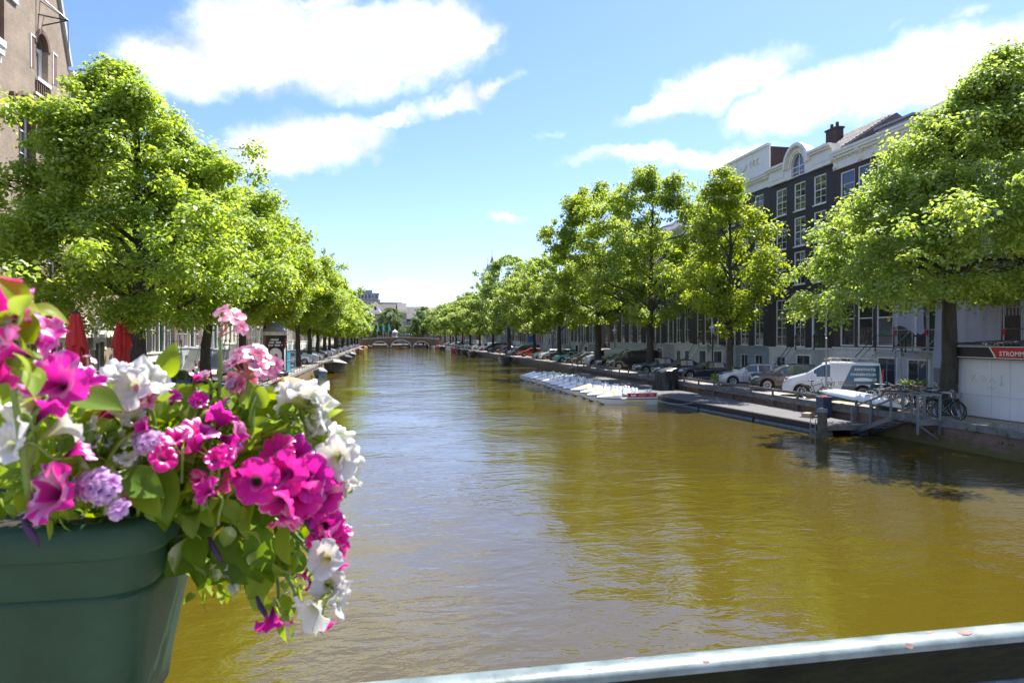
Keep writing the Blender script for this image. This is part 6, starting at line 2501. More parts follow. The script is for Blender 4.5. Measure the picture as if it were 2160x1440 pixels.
# ---------------------------------------------------------------- kiosk
kx = 23.35
ky1 = at_x(2022, kx).y
t = thing('ticket_kiosk', 'white ticket kiosk with red and black sign fascia at the right edge', 'kiosk', (kx, ky1, QZ), -math.pi / 2)
KL, KD, KH = 5.0, 2.4, 2.35      # local x runs towards us, y into the street
kw = mat('white_kiosk_panel', (.78, .77, .74), .5, var=.07, scale=.7, detail=6)
MB().box(0.05, KL, 0.05, KD, .02, KH).build('body', mat('kiosk_core', (.7, .69, .66), .6), t)
for (x0, x1) in ((0.06, 1.55), (1.56, 2.35), (2.36, 3.6), (3.61, 4.98)):
    for (z0, z1) in ((.05, .88), (.90, KH - .02)):
        MB().box(x0 + .006, x1 - .006, 0.012, .049, z0, z1).build('panel', kw, t)
b = MB()
b.box(0, .055, 0, .06, 0, KH)
b.box(0.056, KL, .004, .011, .885, .897)
b.build('trim', MT['white_paint'], t)
MB().box(-.3, KL, -.22, -.10, KH, KH + .52).build('sign_fascia', mat('black_sign_board', (.012, .014, .018), .35), t)
MB().box(-.31, KL, -.225, -.2205, KH + .03, KH + .06).build('sign_line', MT['white_paint'], t)
MB().box(-.31, KL, -.225, -.2205, KH + .465, KH + .495).build('sign_line', MT['white_paint'], t)
b = MB()
b.prism([(1.97, KH + .075), (KL, KH + .075), (KL, KH + .455), (1.73, KH + .455), (1.81, KH + .32), (1.91, KH + .2)], -.228, -.2205)
b.build('red_field', mat('red_sign', (.55, .02, .025), .4), t)
b = MB()
b.prism([(1.89, KH + .065), (1.97, KH + .075), (1.91, KH + .2), (1.81, KH + .32), (1.73, KH + .455), (1.65, KH + .455), (1.74, KH + .32), (1.83, KH + .2)], -.2285, -.2205)
b.build('sign_edge', MT['white_paint'], t)
obj('lettering', text_mesh('STROMMA.COM', .25, MT['white_paint'], bold=.006, spacing=1.05), t, (2.12, -.2295, KH + .14), (math.pi / 2, 0, 0))
b = MB()                    # corrugated roof
n = 60
for k in range(n + 1):
    x = -.35 + (KL + .35) * k / n
    z = KH + .58 + .03 * (1 if k % 2 else -1)
    b.v += [(x, -.3, z), (x, KD + .1, z + .12)]
for k in range(n):
    b.f.append((2 * k, 2 * k + 2, 2 * k + 3, 2 * k + 1))
b.build('corrugated_roof', mat('dark_corrugated_roof', (.05, .045, .04), .8, var=.3), t)
MB().box(-.3, KL, -.095, KD, KH + .001, KH + .5).build('roof_box', MT['black_plastic'], t)
b = MB()
scr = mat('faded_graffiti', (.18, .22, .22), .7)
for (x0, z0, pts) in ((.62, 1.42, [(0, .25), (.05, .0), (.1, .2), (.2, .28), (.1, .15), (.25, .02)]), (1.05, 1.35, [(0, .3), (.2, .3), (.05, .1), (.28, .2), (.2, .05)]), (1.4, 1.3, [(0, .1), (.2, .3), (.25, .12), (.35, .2)]), (1.3, 1.15, [(0, .0), (.2, .12), (.3, .0), (.45, .1)])):
    b.tube([(x0 + p_[0], .012, z0 + p_[1]) for p_ in pts], .006, 4, False)
b.tube([(1.98, .012, 1.75), (2.0, .012, 1.45)], .009, 4)
b.tube([(2.0 + .06 * math.cos(a), .012, 1.38 + .05 * math.sin(a)) for a in [2 * math.pi * k / 10 for k in range(11)]], .009, 4, False)
b.build('graffiti', scr, t)
# leaf litter and weeds along the kiosk foot
g_ = np.random.default_rng(12)
cs = [np.array([XR + .3 + abs(g_.normal()) * .5, y, QZ + .03]) for y in np.linspace(14, 24, 40)]
o = obj('weeds', leaf_cloud(g_, cs, [.18] * 40, [14] * 40, .05, MT['leaf_dark'], .35, 'weeds'))
tag(o, 'low weeds and litter along the quay edge before the kiosk', 'weeds', kind='stuff')
cs = []
for _ in range(46):
    cs.append(np.array([XR - .03, g_.uniform(14, 24), g_.uniform(.35, 1.05)]))
o = obj('wall_moss', leaf_cloud(g_, cs, [.10] * 46, [26] * 46, .045, MT['leaf_dark'], 1.2, 'wall_moss'))
tag(o, 'tufts of moss and weeds growing on the quay wall', 'moss', kind='stuff')

# ================================================================ BICYCLES
BK = {}
def bicycle_proto(col):
    P = {}
    r = .34
    def wheel(cx):
        b = MB()
        N = 26
        b.tube([(cx + r * math.cos(2 * math.pi * k / N), 0, r + r * math.sin(2 * math.pi * k / N)) for k in range(N + 1)], .02, 6, False)
        return b
    sp = {}
    for nm, cx in (('a', 0), ('b', 1.08)):
        me = wheel(cx).mesh('wheel', MT['rubber'], 60)
        b = MB()
        N = 26
        b.tube([(cx + (r - .03) * math.cos(2 * math.pi * k / N), 0, r + (r - .03) * math.sin(2 * math.pi * k / N)) for k in range(N + 1)], .011, 5, False)
        for k in range(14):
            a = 2 * math.pi * k / 14
            b.tube([(cx, 0, r), (cx + (r - .03) * math.cos(a), 0, r + (r - .03) * math.sin(a))], .0035, 3, False)
        b.lathe([(0, -.04), (.025, -.04), (.025, .04), (0, .04)], 8, 'y', (cx, 0, r))
        P[('wheel', nm)] = (me, b.mesh('rim', MT['chrome'], 60))
    b = MB()
    bb = (.47, 0, .30)
    st = (.32, 0, .80)
    hd = (.86, 0, .86)
    hl = (.90, 0, .72)
    b.tube([bb, st], .018, 7)
    b.tube([bb, hl], .02, 7)
    b.tube([(.36, 0, .68), hd], .018, 7)
    b.tube([hd, hl, (1.0, 0, .5), (1.08, 0, r)], .017, 7)
    for s in (-.05, .05):
        b.tube([bb, (0, s, r)], .012, 5)
        b.tube([(.33, 0, .74), (0, s, r)], .011, 5)
    P['frame'] = b.mesh('frame', col, 60)
    b = MB()
    b.tube([hd, (.84, 0, 1.02)], .014, 6)
    b.tube([(.66, -.29, 1.04), (.78, -.27, 1.06), (.86, -.12, 1.04), (.86, .12, 1.04), (.78, .27, 1.06), (.66, .29, 1.04)], .012, 6)
    P['handlebar'] = b.mesh('handlebar', MT['chrome'], 60)
    b = MB()
    b.tube([st, (.30, 0, .92)], .013, 6)
    s2 = []
    for (x, w, z) in ((.14, .085, .96), (.18, .10, .97), (.28, .07, .96), (.42, .022, .95)):
        s2.append([(x, w, z), (x, w * .6, z + .025), (x, -w * .6, z + .025), (x, -w, z), (x, 0, z - .04)])
    l_ = loft(s2)
    b.add(l_.v, l_.f)
    P['saddle'] = b.mesh('saddle', MT['black_plastic'], 50)
    b = MB()
    for cx, a0, a1 in ((0, .25, 1.0), (1.08, .1, .72)):
        N = 12
        pts = [(cx + (r + .035) * math.cos(math.pi * (a0 + (a1 - a0) * k / N)), 0, r + (r + .035) * math.sin(math.pi * (a0 + (a1 - a0) * k / N))) for k in range(N + 1)]
        for k in range(N):
            b.bar(pts[k], pts[k + 1], .05, .008)
    P['mudguard'] = b.mesh('mudguard', MT['black_plastic'])
    b = MB()
    b.box(-.25, .28, -.07, .07, .72, .735)
    for s in (-.06, .06):
        b.tube([(-.15, s, .72), (0, s, r)], .007, 4)
    P['carrier'] = b.mesh('carrier', MT['iron'])
    b = MB()
    b.lathe([(0, -.012), (.09, -.012), (.09, .0), (0, .0)], 14, 'y', (.47, .06, .30))
    b.tube([(.47, .06, .30), (.55, .09, .16)], .012, 5)
    b.tube([(.47, -.06, .30), (.39, -.09, .44)], .012, 5)
    b.box(.50, .60, .07, .15, .145, .165)
    b.box(.34, .44, -.15, -.07, .435, .455)
    P['crank'] = b.mesh('crank', MT['steel'])
    b = MB()
    b.box(.95, 1.25, -.17, .17, .80, .81)
    for (x0, x1, y0, y1) in ((.95, .965, -.17, .17), (1.235, 1.25, -.17, .17), (.95, 1.25, -.17, -.155), (.95, 1.25, .155, .17)):
        b.box(x0, x1, y0, y1, .81, 1.0)
    P['basket'] = b.mesh('basket', MT['timber'])
    return P


BIKE_COL = {'black': MT['iron'], 'red': paint('red_bike', (.35, .02, .02)), 'green': paint('green_bike', (.02, .10, .07)), 'blue': paint('blue_bike', (.03, .07, .22)), 'white': paint('white_bike', (.7, .7, .68))}


def bicycle(col, label, x, y, rz, tilt=0, basket=False, group='parked bicycles', z=None):
    P = cached(('bike', col), lambda: bicycle_proto(BIKE_COL[col]))
    t = thing('bicycle', label, 'bicycle', (x, y, (QZ if z is None else z) + .015), rz, group)
    t.rotation_euler = Euler((R(tilt), 0, rz))
    for k, me in P.items():
        if k == 'basket' and not basket:
            continue
        if isinstance(k, tuple):
            w_ = obj('wheel', me[0], t)
            obj('rim', me[1], w_)
        else:
            obj(k, me, t)
    return t


p = at_x(1702, 21.62)
bicycle('black', 'black bicycle leaning on the rail before the white trade van', p.x, p.y, R(-62), 6)
spots = [(1842, 22.6, 'white', 20, 'white-framed bicycle with pale handlebars at the van end of the bike cluster'), (1862, 23.0, 'red', 5, 'red bicycle near the van end of the bike cluster'), (1878, 22.7, 'black', -10, 'black bicycle in the middle of the cluster by the stairs'),
         (1893, 23.3, 'red', 15, 'red bicycle with front basket in the cluster by the stairs'), (1908, 22.8, 'black', -5, 'black bicycle with front basket in the cluster'), (1925, 23.6, 'blue', 10, 'blue bicycle in the cluster left of the big tree'),
         (1938, 24.6, 'green', 25, 'green bicycle at the back of the cluster left of the big tree'), (1950, 23.4, 'black', -12, 'black bicycle just left of the big tree trunk'), (1896, 24.8, 'black', 30, 'black bicycle behind the cluster near the teal van'), (1958, 22.3, 'white', -20, 'pale bicycle in front of the big tree at the cluster end')]
for i, (px, X, c_, a, lab) in enumerate(spots):
    q = at_x(px, X)
    bicycle(c_, lab, q.x + .2, q.y + .45, R(-72 + a), 8 if i % 2 else -7, basket='basket' in lab)
q = at_x(1972, 21.75)
bicycle('green', 'dark green bicycle leaning against the big tree by the kiosk', q.x, q.y, R(-84), 8)
q = at_x(1990, 22.2)
bicycle('black', 'black bicycle with basket right of the big tree trunk', q.x, q.y + .5, R(-84), 8, True)
# green plant in a bucket among the bicycles
q = at_x(1918, 23.9)
t = thing('potted_plant', 'leafy green plant in a white bucket among the bicycles', 'plant', q)
MB().lathe([(0, 0.0), (.16, 0), (.2, .75), (.18, .75), (.15, .7), (0, .7)], 14).build('bucket', MT['white_paint'], t, 50)
g_ = np.random.default_rng(3)
obj('foliage', leaf_cloud(g_, [np.array([g_.normal() * .18, g_.normal() * .18, .9 + g_.uniform(0, .3)]) for _ in range(8)], [.2] * 8, [45] * 8, .09, MT['leaf_near'], .9, 'foliage'), t)
for i in range(9):
    q = at_x(592 + i * 3.4, -8.4 - .0 * i)
    bicycle('black', '{} black bicycle in the rack left of the blue fence'.format(ORD[i]) if i else 'nearest black bicycle in the rack left of the blue fence', -8.3, 50.2 + i * .55, R(174 + (i % 3) * 4), 5)

# ================================================================ BOATS
def boat(label, loc, rz, L=6.5, B=2.1, hull=None, inside=None, cover=None, dark=False, freeboard=.65, name='moored_boat', cat='boat', group='boats moored along the quays', wheelhouse=False, motor=True, rub=None):
    t = thing(name, label, cat, loc, rz, group)
    def half(u):
        return B / 2 * (max(.02, 1 - (1 - u / .5) ** 2.1) if u < .5 else 1 - .28 * ((u - .5) / .5) ** 2.0)
    us = [0, .03, .08, .16, .28, .42, .58, .75, .88, 1.0]
    secs, inn = [], []
    for u in us:
        x = u * L
        w = half(u)
        zt = freeboard * (1 + .45 * (1 - u) ** 2.2)
        zk = -.25 + .75 * max(0, .10 - u) / .10 * freeboard
        secs.append([(x, -w, zt), (x, -w * .93, zt * .45), (x, -w * .6, zk * .6), (x, 0, zk), (x, w * .6, zk * .6), (x, w * .93, zt * .45), (x, w, zt)])
        inn.append([(x + .05 * (u < .1), -max(.01, w - .1), zt - .01), (x + .05 * (u < .1), -max(.01, w - .12) * .9, .18), (x, max(.01, w - .12) * .9, .18), (x, max(.01, w - .1), zt - .01)])
    b = loft(secs, closed=False)
    n = 7
    b.f.append(tuple((len(us) - 1) * n + k for k in range(n)))
    b.build('hull', hull, t, 45)
    b2 = loft(inn, closed=False)
    b2.build('cockpit', inside or MT['timber'], t)
    b = MB()
    for s in (0, 6):
        b.tube([(sc_[s][0], sc_[s][1], sc_[s][2]) for sc_ in secs], .045, 6)
    b.tube([secs[-1][0], secs[-1][6]], .045, 6)
    b.build('gunwale', rub or MT['timber'], t, 60)
    if cover:
        cs_ = []
        for u in us:
            x, w = u * L, half(u) + .03
            zt = freeboard * (1 + .45 * (1 - u) ** 2.2) + .03
            h = .42 * math.sin(math.pi * min(1, .15 + u * .8)) + .05
            cs_.append([(x, -w, zt - .1), (x, -w * .9, zt + h * .25), (x, -w * .45, zt + h * .8), (x, 0, zt + h), (x, w * .45, zt + h * .8), (x, w * .9, zt + h * .25), (x, w, zt - .1)])
        loft(cs_, closed=False).build('cover', cover, t, 50)
    else:
        for u in (.35, .6, .82):
            MB().box(u * L - .14, u * L + .14, -half(u) + .1, half(u) - .1, freeboard * .55, freeboard * .62).build('thwart', inside or MT['timber'], t)
    if wheelhouse:
        MB().box(L * .5, L * .72, -B * .3, B * .3, .2, freeboard + .75).build('console', MT['white_paint'], t)
        b = MB()
        b.add([(L * .5, -B * .3, freeboard + .75), (L * .5, B * .3, freeboard + .75), (L * .55, B * .27, freeboard + 1.15), (L * .55, -B * .27, freeboard + 1.15)], [(0, 1, 2, 3)])
        b.build('windscreen', MT['car_glass'], t)
    if motor:
        b = MB()
        b.box(L + .02, L + .28, -.16, .16, freeboard * .7, freeboard + .35)
        b.box(L + .08, L + .2, -.06, .06, -.3, freeboard * .7)
        b.build('outboard_motor', MT['black_plastic'], t)
    return t


HM = {'navy': mat('navy_hull', (.012, .018, .035), .3, var=.2), 'black': mat('black_hull', (.015, .016, .018), .35, var=.2), 'grey': mat('light_grey_hull', (.42, .43, .45), .4, var=.1), 'blue': mat('blue_hull', (.04, .22, .36), .4, var=.15),
      'red': mat('red_hull', (.42, .02, .03), .4, var=.1), 'orange': mat('orange_hull', (.65, .14, .03), .45, var=.1), 'white': MT['fibreglass'], 'yellow': mat('yellow_hull', (.7, .42, .03), .4), 'wood': mat('varnished_hull', (.25, .11, .04), .3, var=.2),
      'greycover': mat('grey_boat_cover', (.24, .25, .27), .6, var=.15), 'orangecover': mat('terracotta_boat_cover', (.48, .19, .10), .6, var=.15), 'bluecover': mat('blue_boat_cover', (.08, .2, .42), .6, var=.15), 'darkcover': mat('dark_boat_cover', (.05, .055, .065), .6, var=.15)}
UP, DN = math.pi / 2, -math.pi / 2       # bow towards the far bridge is -x turned: local -x is the bow
# left bank: bows point towards us
def lb(px, py, X, label, **k):
    zc = F * CAMZ / (py - 711)
    p = ray(px, py, zc)
    return boat(label, (X, p.y, 0), UP, **k)


lb(600, 852, -6.2, 'light grey sloop with lettered bow under a terracotta cover by the left quay', L=6.5, B=2.2, hull=HM['grey'], cover=HM['orangecover'], freeboard=.95)
lb(660, 796, -6.6, 'small blue dinghy with grey cover by the left quay', L=3.6, B=1.4, hull=HM['blue'], cover=HM['greycover'], freeboard=.45, motor=False)
lb(690, 788, -5.7, 'dark hulled sloop with grey cover and white mark by the left quay', L=8.0, B=2.7, hull=HM['black'], cover=HM['greycover'], freeboard=.95, rub=MT['light_stone'])
lb(716, 765, -6.2, 'grey covered launch behind the dark sloop', L=7.0, B=2.2, hull=HM['black'], cover=HM['darkcover'], freeboard=.7)
lb(722, 756, -6.3, 'dark blue covered boat further along the left quay', L=5.5, B=2.0, hull=HM['navy'], cover=HM['greycover'])
lb(736, 746, -6.0, 'wooden boat with grey cover near the yellow boat', L=6.5, B=2.2, hull=HM['wood'], cover=HM['greycover'], freeboard=.8)
lb(745, 739, -5.9, 'yellow and orange boat near the far bridge', L=6.5, B=2.2, hull=HM['yellow'], cover=HM['orangecover'], freeboard=.8)
lb(756, 735, -5.4, 'dark boat nearest the far bridge on the left', L=6, B=2.2, hull=HM['navy'], cover=HM['darkcover'])
b = boat('small boat with a blue cover half hidden by the flowers on the left', (-6.4, 24.5, 0), UP, L=5.5, B=2.0, hull=HM['wood'], cover=HM['bluecover'], freeboard=.6)
# lettering on the bow of the grey sloop is too small to read: two short words
# right bank
def rb(px, py, label, X=19.6, rz=None, **k):
    zc = F * CAMZ / (py - 711)
    p = ray(px, py, zc)
    return boat(label, (X, p.y, 0), UP if rz is None else rz, **k)


rb(1040, 768, 'dark open sloop with black outboard alone by the right quay', X=19.4, L=6.2, B=2.1, hull=HM['navy'], inside=HM['black'], freeboard=.8)
for i, (px, py, hl, cv, lab) in enumerate(((975, 752, 'navy', 'darkcover', 'nearest dark covered boat of the moored group on the right'), (958, 749, 'black', None, 'open black boat second in the moored group on the right'), (944, 746, 'navy', None, 'navy boat third in the moored group on the right'),
                                           (935, 744, 'red', None, 'red boat in the moored group on the right'), (925, 741, 'white', None, 'white boat in the moored group on the right'), (905, 738, 'navy', 'darkcover', 'dark covered boat beyond the white one on the right'),
                                           (890, 736, 'orange', 'orangecover', 'orange boat near the bridge on the right'), (880, 734, 'white', None, 'white cabin boat nearest the bridge on the right'))):
    rb(px, py, lab, X=19.5 - .25 * (i % 2), L=6.3, B=2.2, hull=HM[hl], cover=HM[cv] if cv else None, wheelhouse=(i in (4, 7)), freeboard=.75)
zc = F * CAMZ / (728 - 711)
pm_ = ray(838, 728, 240)
mb_ = boat('small motor boat under way in mid canal before the bridge', (pm_.x, pm_.y, 0), R(60), L=5.5, B=2.1, hull=HM['wood'], inside=HM['white'], name='motor_boat', group=None, freeboard=.6)
boat('pale boat passing under the middle arch', (6.5, YB0 + 3, 0), UP, L=5.5, B=2.0, hull=HM['grey'], name='motor_boat', group=None)
# ================================================================ STREET FURNITURE, PEOPLE
def lantern(px, X, label, h=4.1, wall=False):
    p = at_x(px, X)
    t = thing('street_lamp', label, 'street lamp', (p.x, p.y, QZ), 0, 'old street lanterns')
    MB().lathe([(.16, 0), (.16, .5), (.1, .6), (.075, .75), (.06, 1.0), (.05, h - .9), (.07, h - .85), (.04, h - .75), (.05, h - .62)], 10).build('column', MT['green_iron'], t, 50)
    b = MB()
    b.tube([(-.28, 0, h - 1.0), (.28, 0, h - 1.0)], .018, 6)
    b.build('ladder_bar', MT['green_iron'], t)
    b = MB()
    for (a, b_) in ((0, 1), (1, 2), (2, 3), (3, 4), (4, 5), (5, 0)):
        a0, a1 = math.pi / 3 * a, math.pi / 3 * b_
        b.tube([(.14 * math.cos(a0), .14 * math.sin(a0), h - .6), (.24 * math.cos(a0), .24 * math.sin(a0), h - .12)], .014, 5)
    b.lathe([(.14, h - .62), (.15, h - .6), (.05, h - .58)], 6)
    b.build('lantern_frame', MT['green_iron'], t)
    MB().lathe([(.125, h - .59), (.225, h - .13)], 6).build('lantern_glass', mat('lantern_glass', (.6, .62, .6), .15, var=.05) if 'lantern_glass' not in bpy.data.materials else bpy.data.materials['lantern_glass'], t)
    MB().lathe([(.34, h - .14), (.33, h - .1), (.18, h + .06), (.12, h + .14), (.1, h + .22), (.04, h + .27), (.02, h + .42), (0, h + .44)], 12).build('lantern_roof', mat('lantern_roof_paint', (.62, .6, .58), .3, .3) if 'lantern_roof_paint' not in bpy.data.materials else bpy.data.materials['lantern_roof_paint'], t, 50)


lantern(1503, 27.6, 'old street lantern left of the slender tree by the dark houses')
lantern(1297, 27.6, 'old street lantern in front of the wide black house')
lantern(1166, 27.6, 'old street lantern beside the forked tree', 4.3)
lantern(1080, 27.6, 'old street lantern before the far brown houses')
p = at_x(1743, 22.0)
t = thing('steel_pole', 'thin bare steel pole in front of the white trade van', 'pole', (p.x, p.y, QZ))
MB().tube([(0, 0, 0), (0, 0, 3.1)], .045, 8).build('pole', MT['steel'], t, 60)
MB().lathe([(.05, 3.05), (.06, 3.1), (.05, 3.16), (0, 3.18)], 8).build('cap', MT['steel'], t)
# parking sign and road-work sign
p = at_x(1122, 26.4)
t = thing('parking_sign', 'small blue parking sign board among the right trees', 'sign', (p.x, p.y, QZ))
MB().tube([(0, 0, 0), (0, 0, 3.4)], .035, 6).build('post', MT['steel'], t)
MB().box(-.45, .45, -.06, -.036, 2.3, 3.4).build('board', mat('blue_sign', (.02, .14, .42), .4), t)
p = at_x(985, 24.2)
t = thing('round_sign', 'round orange sign among the far right trees', 'sign', (p.x, p.y, QZ))
MB().tube([(0, 0, 0), (0, 0, 4.2)], .04, 6).build('post', MT['steel'], t)
MB().lathe([(0, -.08), (.5, -.08), (.5, -.045), (0, -.045)], 20, 'y', (0, 0, 3.9)).build('disc', mat('orange_sign', (.75, .30, .01), .4), t)

# advertising column
p = at_x(581, -8.55)
t = thing('advertising_column', 'round black advertising column with white ring poster and domed roof', 'advertising column', (p.x, p.y, QZ))
rc = .87
MB().lathe([(rc + .06, 0), (rc + .06, .35), (rc, .4), (rc, 3.35)], 32).build('drum', mat('black_poster_drum', (.014, .014, .016), .35, var=.1), t, 40)
MB().lathe([(rc + .04, 3.35), (rc + .08, 3.4), (rc + .08, 3.62), (rc + .02, 3.66)], 32).build('frieze', MT['light_stone'], t, 40)
b = MB()
for k in range(10):
    a = 2 * math.pi * k / 10
    c_, s_ = math.cos(a), math.sin(a)
    b.lathe([(0, 0), (.05, 0), (.05, .05), (0, .05)], 6, 'z', (c_ * (rc + .08), s_ * (rc + .08), 3.47))
b.build('frieze_stud', MT['iron'], t)
MB().lathe([(rc + .1, 3.66), (rc + .08, 3.72), (rc * .9, 3.9), (rc * .6, 4.15), (rc * .35, 4.3), (.1, 4.36), (.05, 4.5), (0, 4.52)], 32).build('roof', mat('grey_zinc_dome', (.20, .195, .19), .5, .3, .15), t, 50)


def wrap(poly, off, zoff=0, n=1, fa=None):
    """flat print bent round the drum; poly in (arc metres, z), centred on the side facing the bridge"""
    v = []
    a0 = math.atan2(-p.y, -p.x)
    for (s, z) in poly:
        a = a0 + s / rc
        v.append(((rc + off) * math.cos(a), (rc + off) * math.sin(a), z))
    return v


white_print = mat('white_print', (.72, .72, .70), .4)
red_print = mat('poster_red', (.5, .02, .02), .4)
b = MB()
N = 28
for k in range(N):
    a0_, a1_ = 2 * math.pi * k / N, 2 * math.pi * (k + 1) / N
    for q in range(6):
        ring = []
        for (a_, f_) in ((a0_, q / 6), (a1_, q / 6), (a1_, (q + 1) / 6), (a0_, (q + 1) / 6)):
            ring.append((.05 * f_ + (.52 - .39 * f_) * math.cos(a_), 1.75 - .05 * f_ + (.58 - .39 * f_) * math.sin(a_)))
        b.add(wrap(ring, .008), [(0, 1, 2, 3)])
b.build('white_ring_print', white_print, t)
b = MB()
v = wrap([(.05 + .125 * math.cos(2 * math.pi * k / N), 1.7 + .18 * math.sin(2 * math.pi * k / N)) for k in range(N)], .009)
b.add(v, [tuple(range(N))])
b.build('red_dot_print', red_print, t)
b = MB()
for pol in ([(.62, 3.3), (1.0, 3.3), (1.0, 2.3), (.85, 2.5)], [(-1.05, 3.3), (-.85, 3.3), (-.75, 2.4), (-1.05, 1.7)], [(.35, .6), (.75, .6), (.6, 1.2)], [(-.6, 2.45), (-.42, 2.6), (-.5, 2.2)]):
    b.add(wrap(pol, .005), [tuple(range(len(pol)))])
b.build('red_print', red_print, t)
b = MB()
b.add(wrap([(.74, 2.2), (.95, 2.4), (.9, .5), (.8, .5)], .0055), [(0, 1, 2, 3)])
b.build('white_print', white_print, t)
a0 = math.atan2(-p.y, -p.x)
for (z, size, n_, x0) in ((2.92, .15, 6, -.08), (2.70, .15, 9, -.04), (2.48, .15, 11, -.02)):
    # slanted print too small to read: letter-sized strokes bent round the drum
    for k in range(n_):
        if k % 5 == 4 and n_ > 6:
            continue
        sa = x0 + (k - n_ / 2 + .5) * .105
        v = wrap([(sa - .04, z), (sa + .035, z), (sa + .065, z + size), (sa - .01, z + size)], .008)
        MB().add(v, [(0, 1, 2, 3)]).build('printed_stroke', white_print, t)

# blue construction fence
q0, q1 = at_x(607, -8.9), at_x(666, -8.5)
t = thing('site_fence', 'blue mesh site fence panels on the left quay past the column', 'fence', (0, 0, 0))
blue_tarp = mat('blue_fence_sheet', (.035, .30, .42), .5, var=.15, scale=2)
steel_b = mat('blue_grey_fence_steel', (.22, .32, .40), .5, .3)
ys = [56.0, 59.5, 63.0, 66.5]
corner = [(-11.2, 58.2), (-8.5, 58.2), (-8.3, 61.7), (-8.3, 65.2), (-8.3, 68.7)]
for i in range(len(corner) - 1):
    a, b_ = Vector((*corner[i], QZ)), Vector((*corner[i + 1], QZ))
    fb_ = MB()
    for z in (.15, 1.1, 2.0):
        fb_.tube([a + Vector((0, 0, z)), b_ + Vector((0, 0, z))], .022, 6)
    for k in range(13):
        q = a.lerp(b_, k / 12)
        fb_.tube([q + Vector((0, 0, .1)), q + Vector((0, 0, 2.02))], .02 if k in (0, 12) else .008, 5)
    pn_ = fb_.build('fence_panel', steel_b, t)
    d = (b_ - a).normalized()
    nrm = Vector((d.y, -d.x, 0))
    g = random.Random(i)
    v, f = [], []
    for k in range(13):
        q = a.lerp(b_, .02 + .96 * k / 12) - nrm * .04 * (1 + .4 * math.sin(k * 1.7 + i))
        v += [q + Vector((0, 0, .12)), q + Vector((0, 0, 1.0)) - nrm * .03 * math.sin(k * 2.3), q + Vector((0, 0, 1.93 - .05 * math.sin(k * 1.1) ** 2))]
    for k in range(12):
        for j in range(2):
            f.append((k * 3 + j, k * 3 + 3 + j, k * 3 + 4 + j, k * 3 + 1 + j))
    if i < 2 or i == 2:
        MB().add(v, f).build('sheeting', blue_tarp, pn_, 60)
    for q in (a, b_):
        MB().box(q.x - .3, q.x + .3, q.y - .1, q.y + .1, QZ, QZ + .1).build('foot_block', MT['stone'], pn_) if q is a else None
p_ = Vector((-8.25, 60.4, QZ))
MB().box(-8.262, -8.25, 60.3, 61.0, QZ + .3, QZ + 1.6).build('yellow_sheet', mat('yellow_sheet', (.6, .42, .03), .5), t)

# red café parasols, folded
def parasol(px, X, H, label, seed, twist):
    p = at_x(px, X)
    t = thing('folded_parasol', label, 'parasol', (p.x, p.y, QZ), 0, 'folded red parasols')
    MB().tube([(0, 0, .08), (0, 0, H)], .035, 8).build('pole', MT['timber'], t, 60)
    b = MB()
    b.box(-.4, .4, -.4, .4, 0, .1)
    b.build('base', MT['stone'], t)
    g = random.Random(seed)
    secs = []
    zs = [H - .02, H - .06, H - .35, H - .75, H - 1.05, H - 1.12, H - 1.5, H - 2.0, H - 2.5, H - 2.9]
    rr = [.10, .12, .17, .22, .25, .19, .21, .23, .25, .26]
    ph = [g.uniform(0, 6) for _ in range(3)]
    for z, r_ in zip(zs, rr):
        ring = []
        for k in range(48):
            a = 2 * math.pi * k / 48
            f = 1 + .16 * math.sin(8 * a + ph[0] + twist * (H - z)) + .08 * math.sin(5 * a + ph[1] - (H - z)) + .05 * math.sin(13 * a + ph[2])
            ring.append((r_ * f * math.cos(a), r_ * f * math.sin(a), z + .08 * math.sin(3 * a + ph[1]) * (.9 < H - z < 1.1)))
        secs.append(ring)
    loft(secs[::-1]).build('folded_canopy', MT['parasol_red'], t, 70)
    MB().lathe([(.12, H - .02), (.1, H + .03), (.03, H + .08), (0, H + .1)], 10).build('finial', MT['black_plastic'], t)
    # collar of cloth hanging loose over the tie
    secs = []
    for z, r_ in ((H - .30, .175), (H - .7, .25), (H - 1.0, .29), (H - 1.12, .30)):
        ring = []
        for k in range(49):
            a = math.pi * (-.9 + 1.5 * k / 48) + seed
            f = 1 + .12 * math.sin(7 * a + ph[1])
            ring.append((r_ * f * math.cos(a), r_ * f * math.sin(a), z - .18 * math.sin(2.2 * a + seed) * (H - z - .3)))
        secs.append(ring)
    loft(secs, closed=False).build('loose_flap', MT['parasol_red'], t, 70)


MT['parasol_red'] = mat('red_canvas', (.42, .016, .012), .75, var=.15, scale=4, bump=.004, bscale=50)
parasol(160, -9.3, 3.95, 'red folded parasol with a loose flap, nearer of the two, at the left', 1, 1.2)
parasol(257, -9.0, 3.85, 'red folded parasol just left of the big tree trunk', 3, .3)

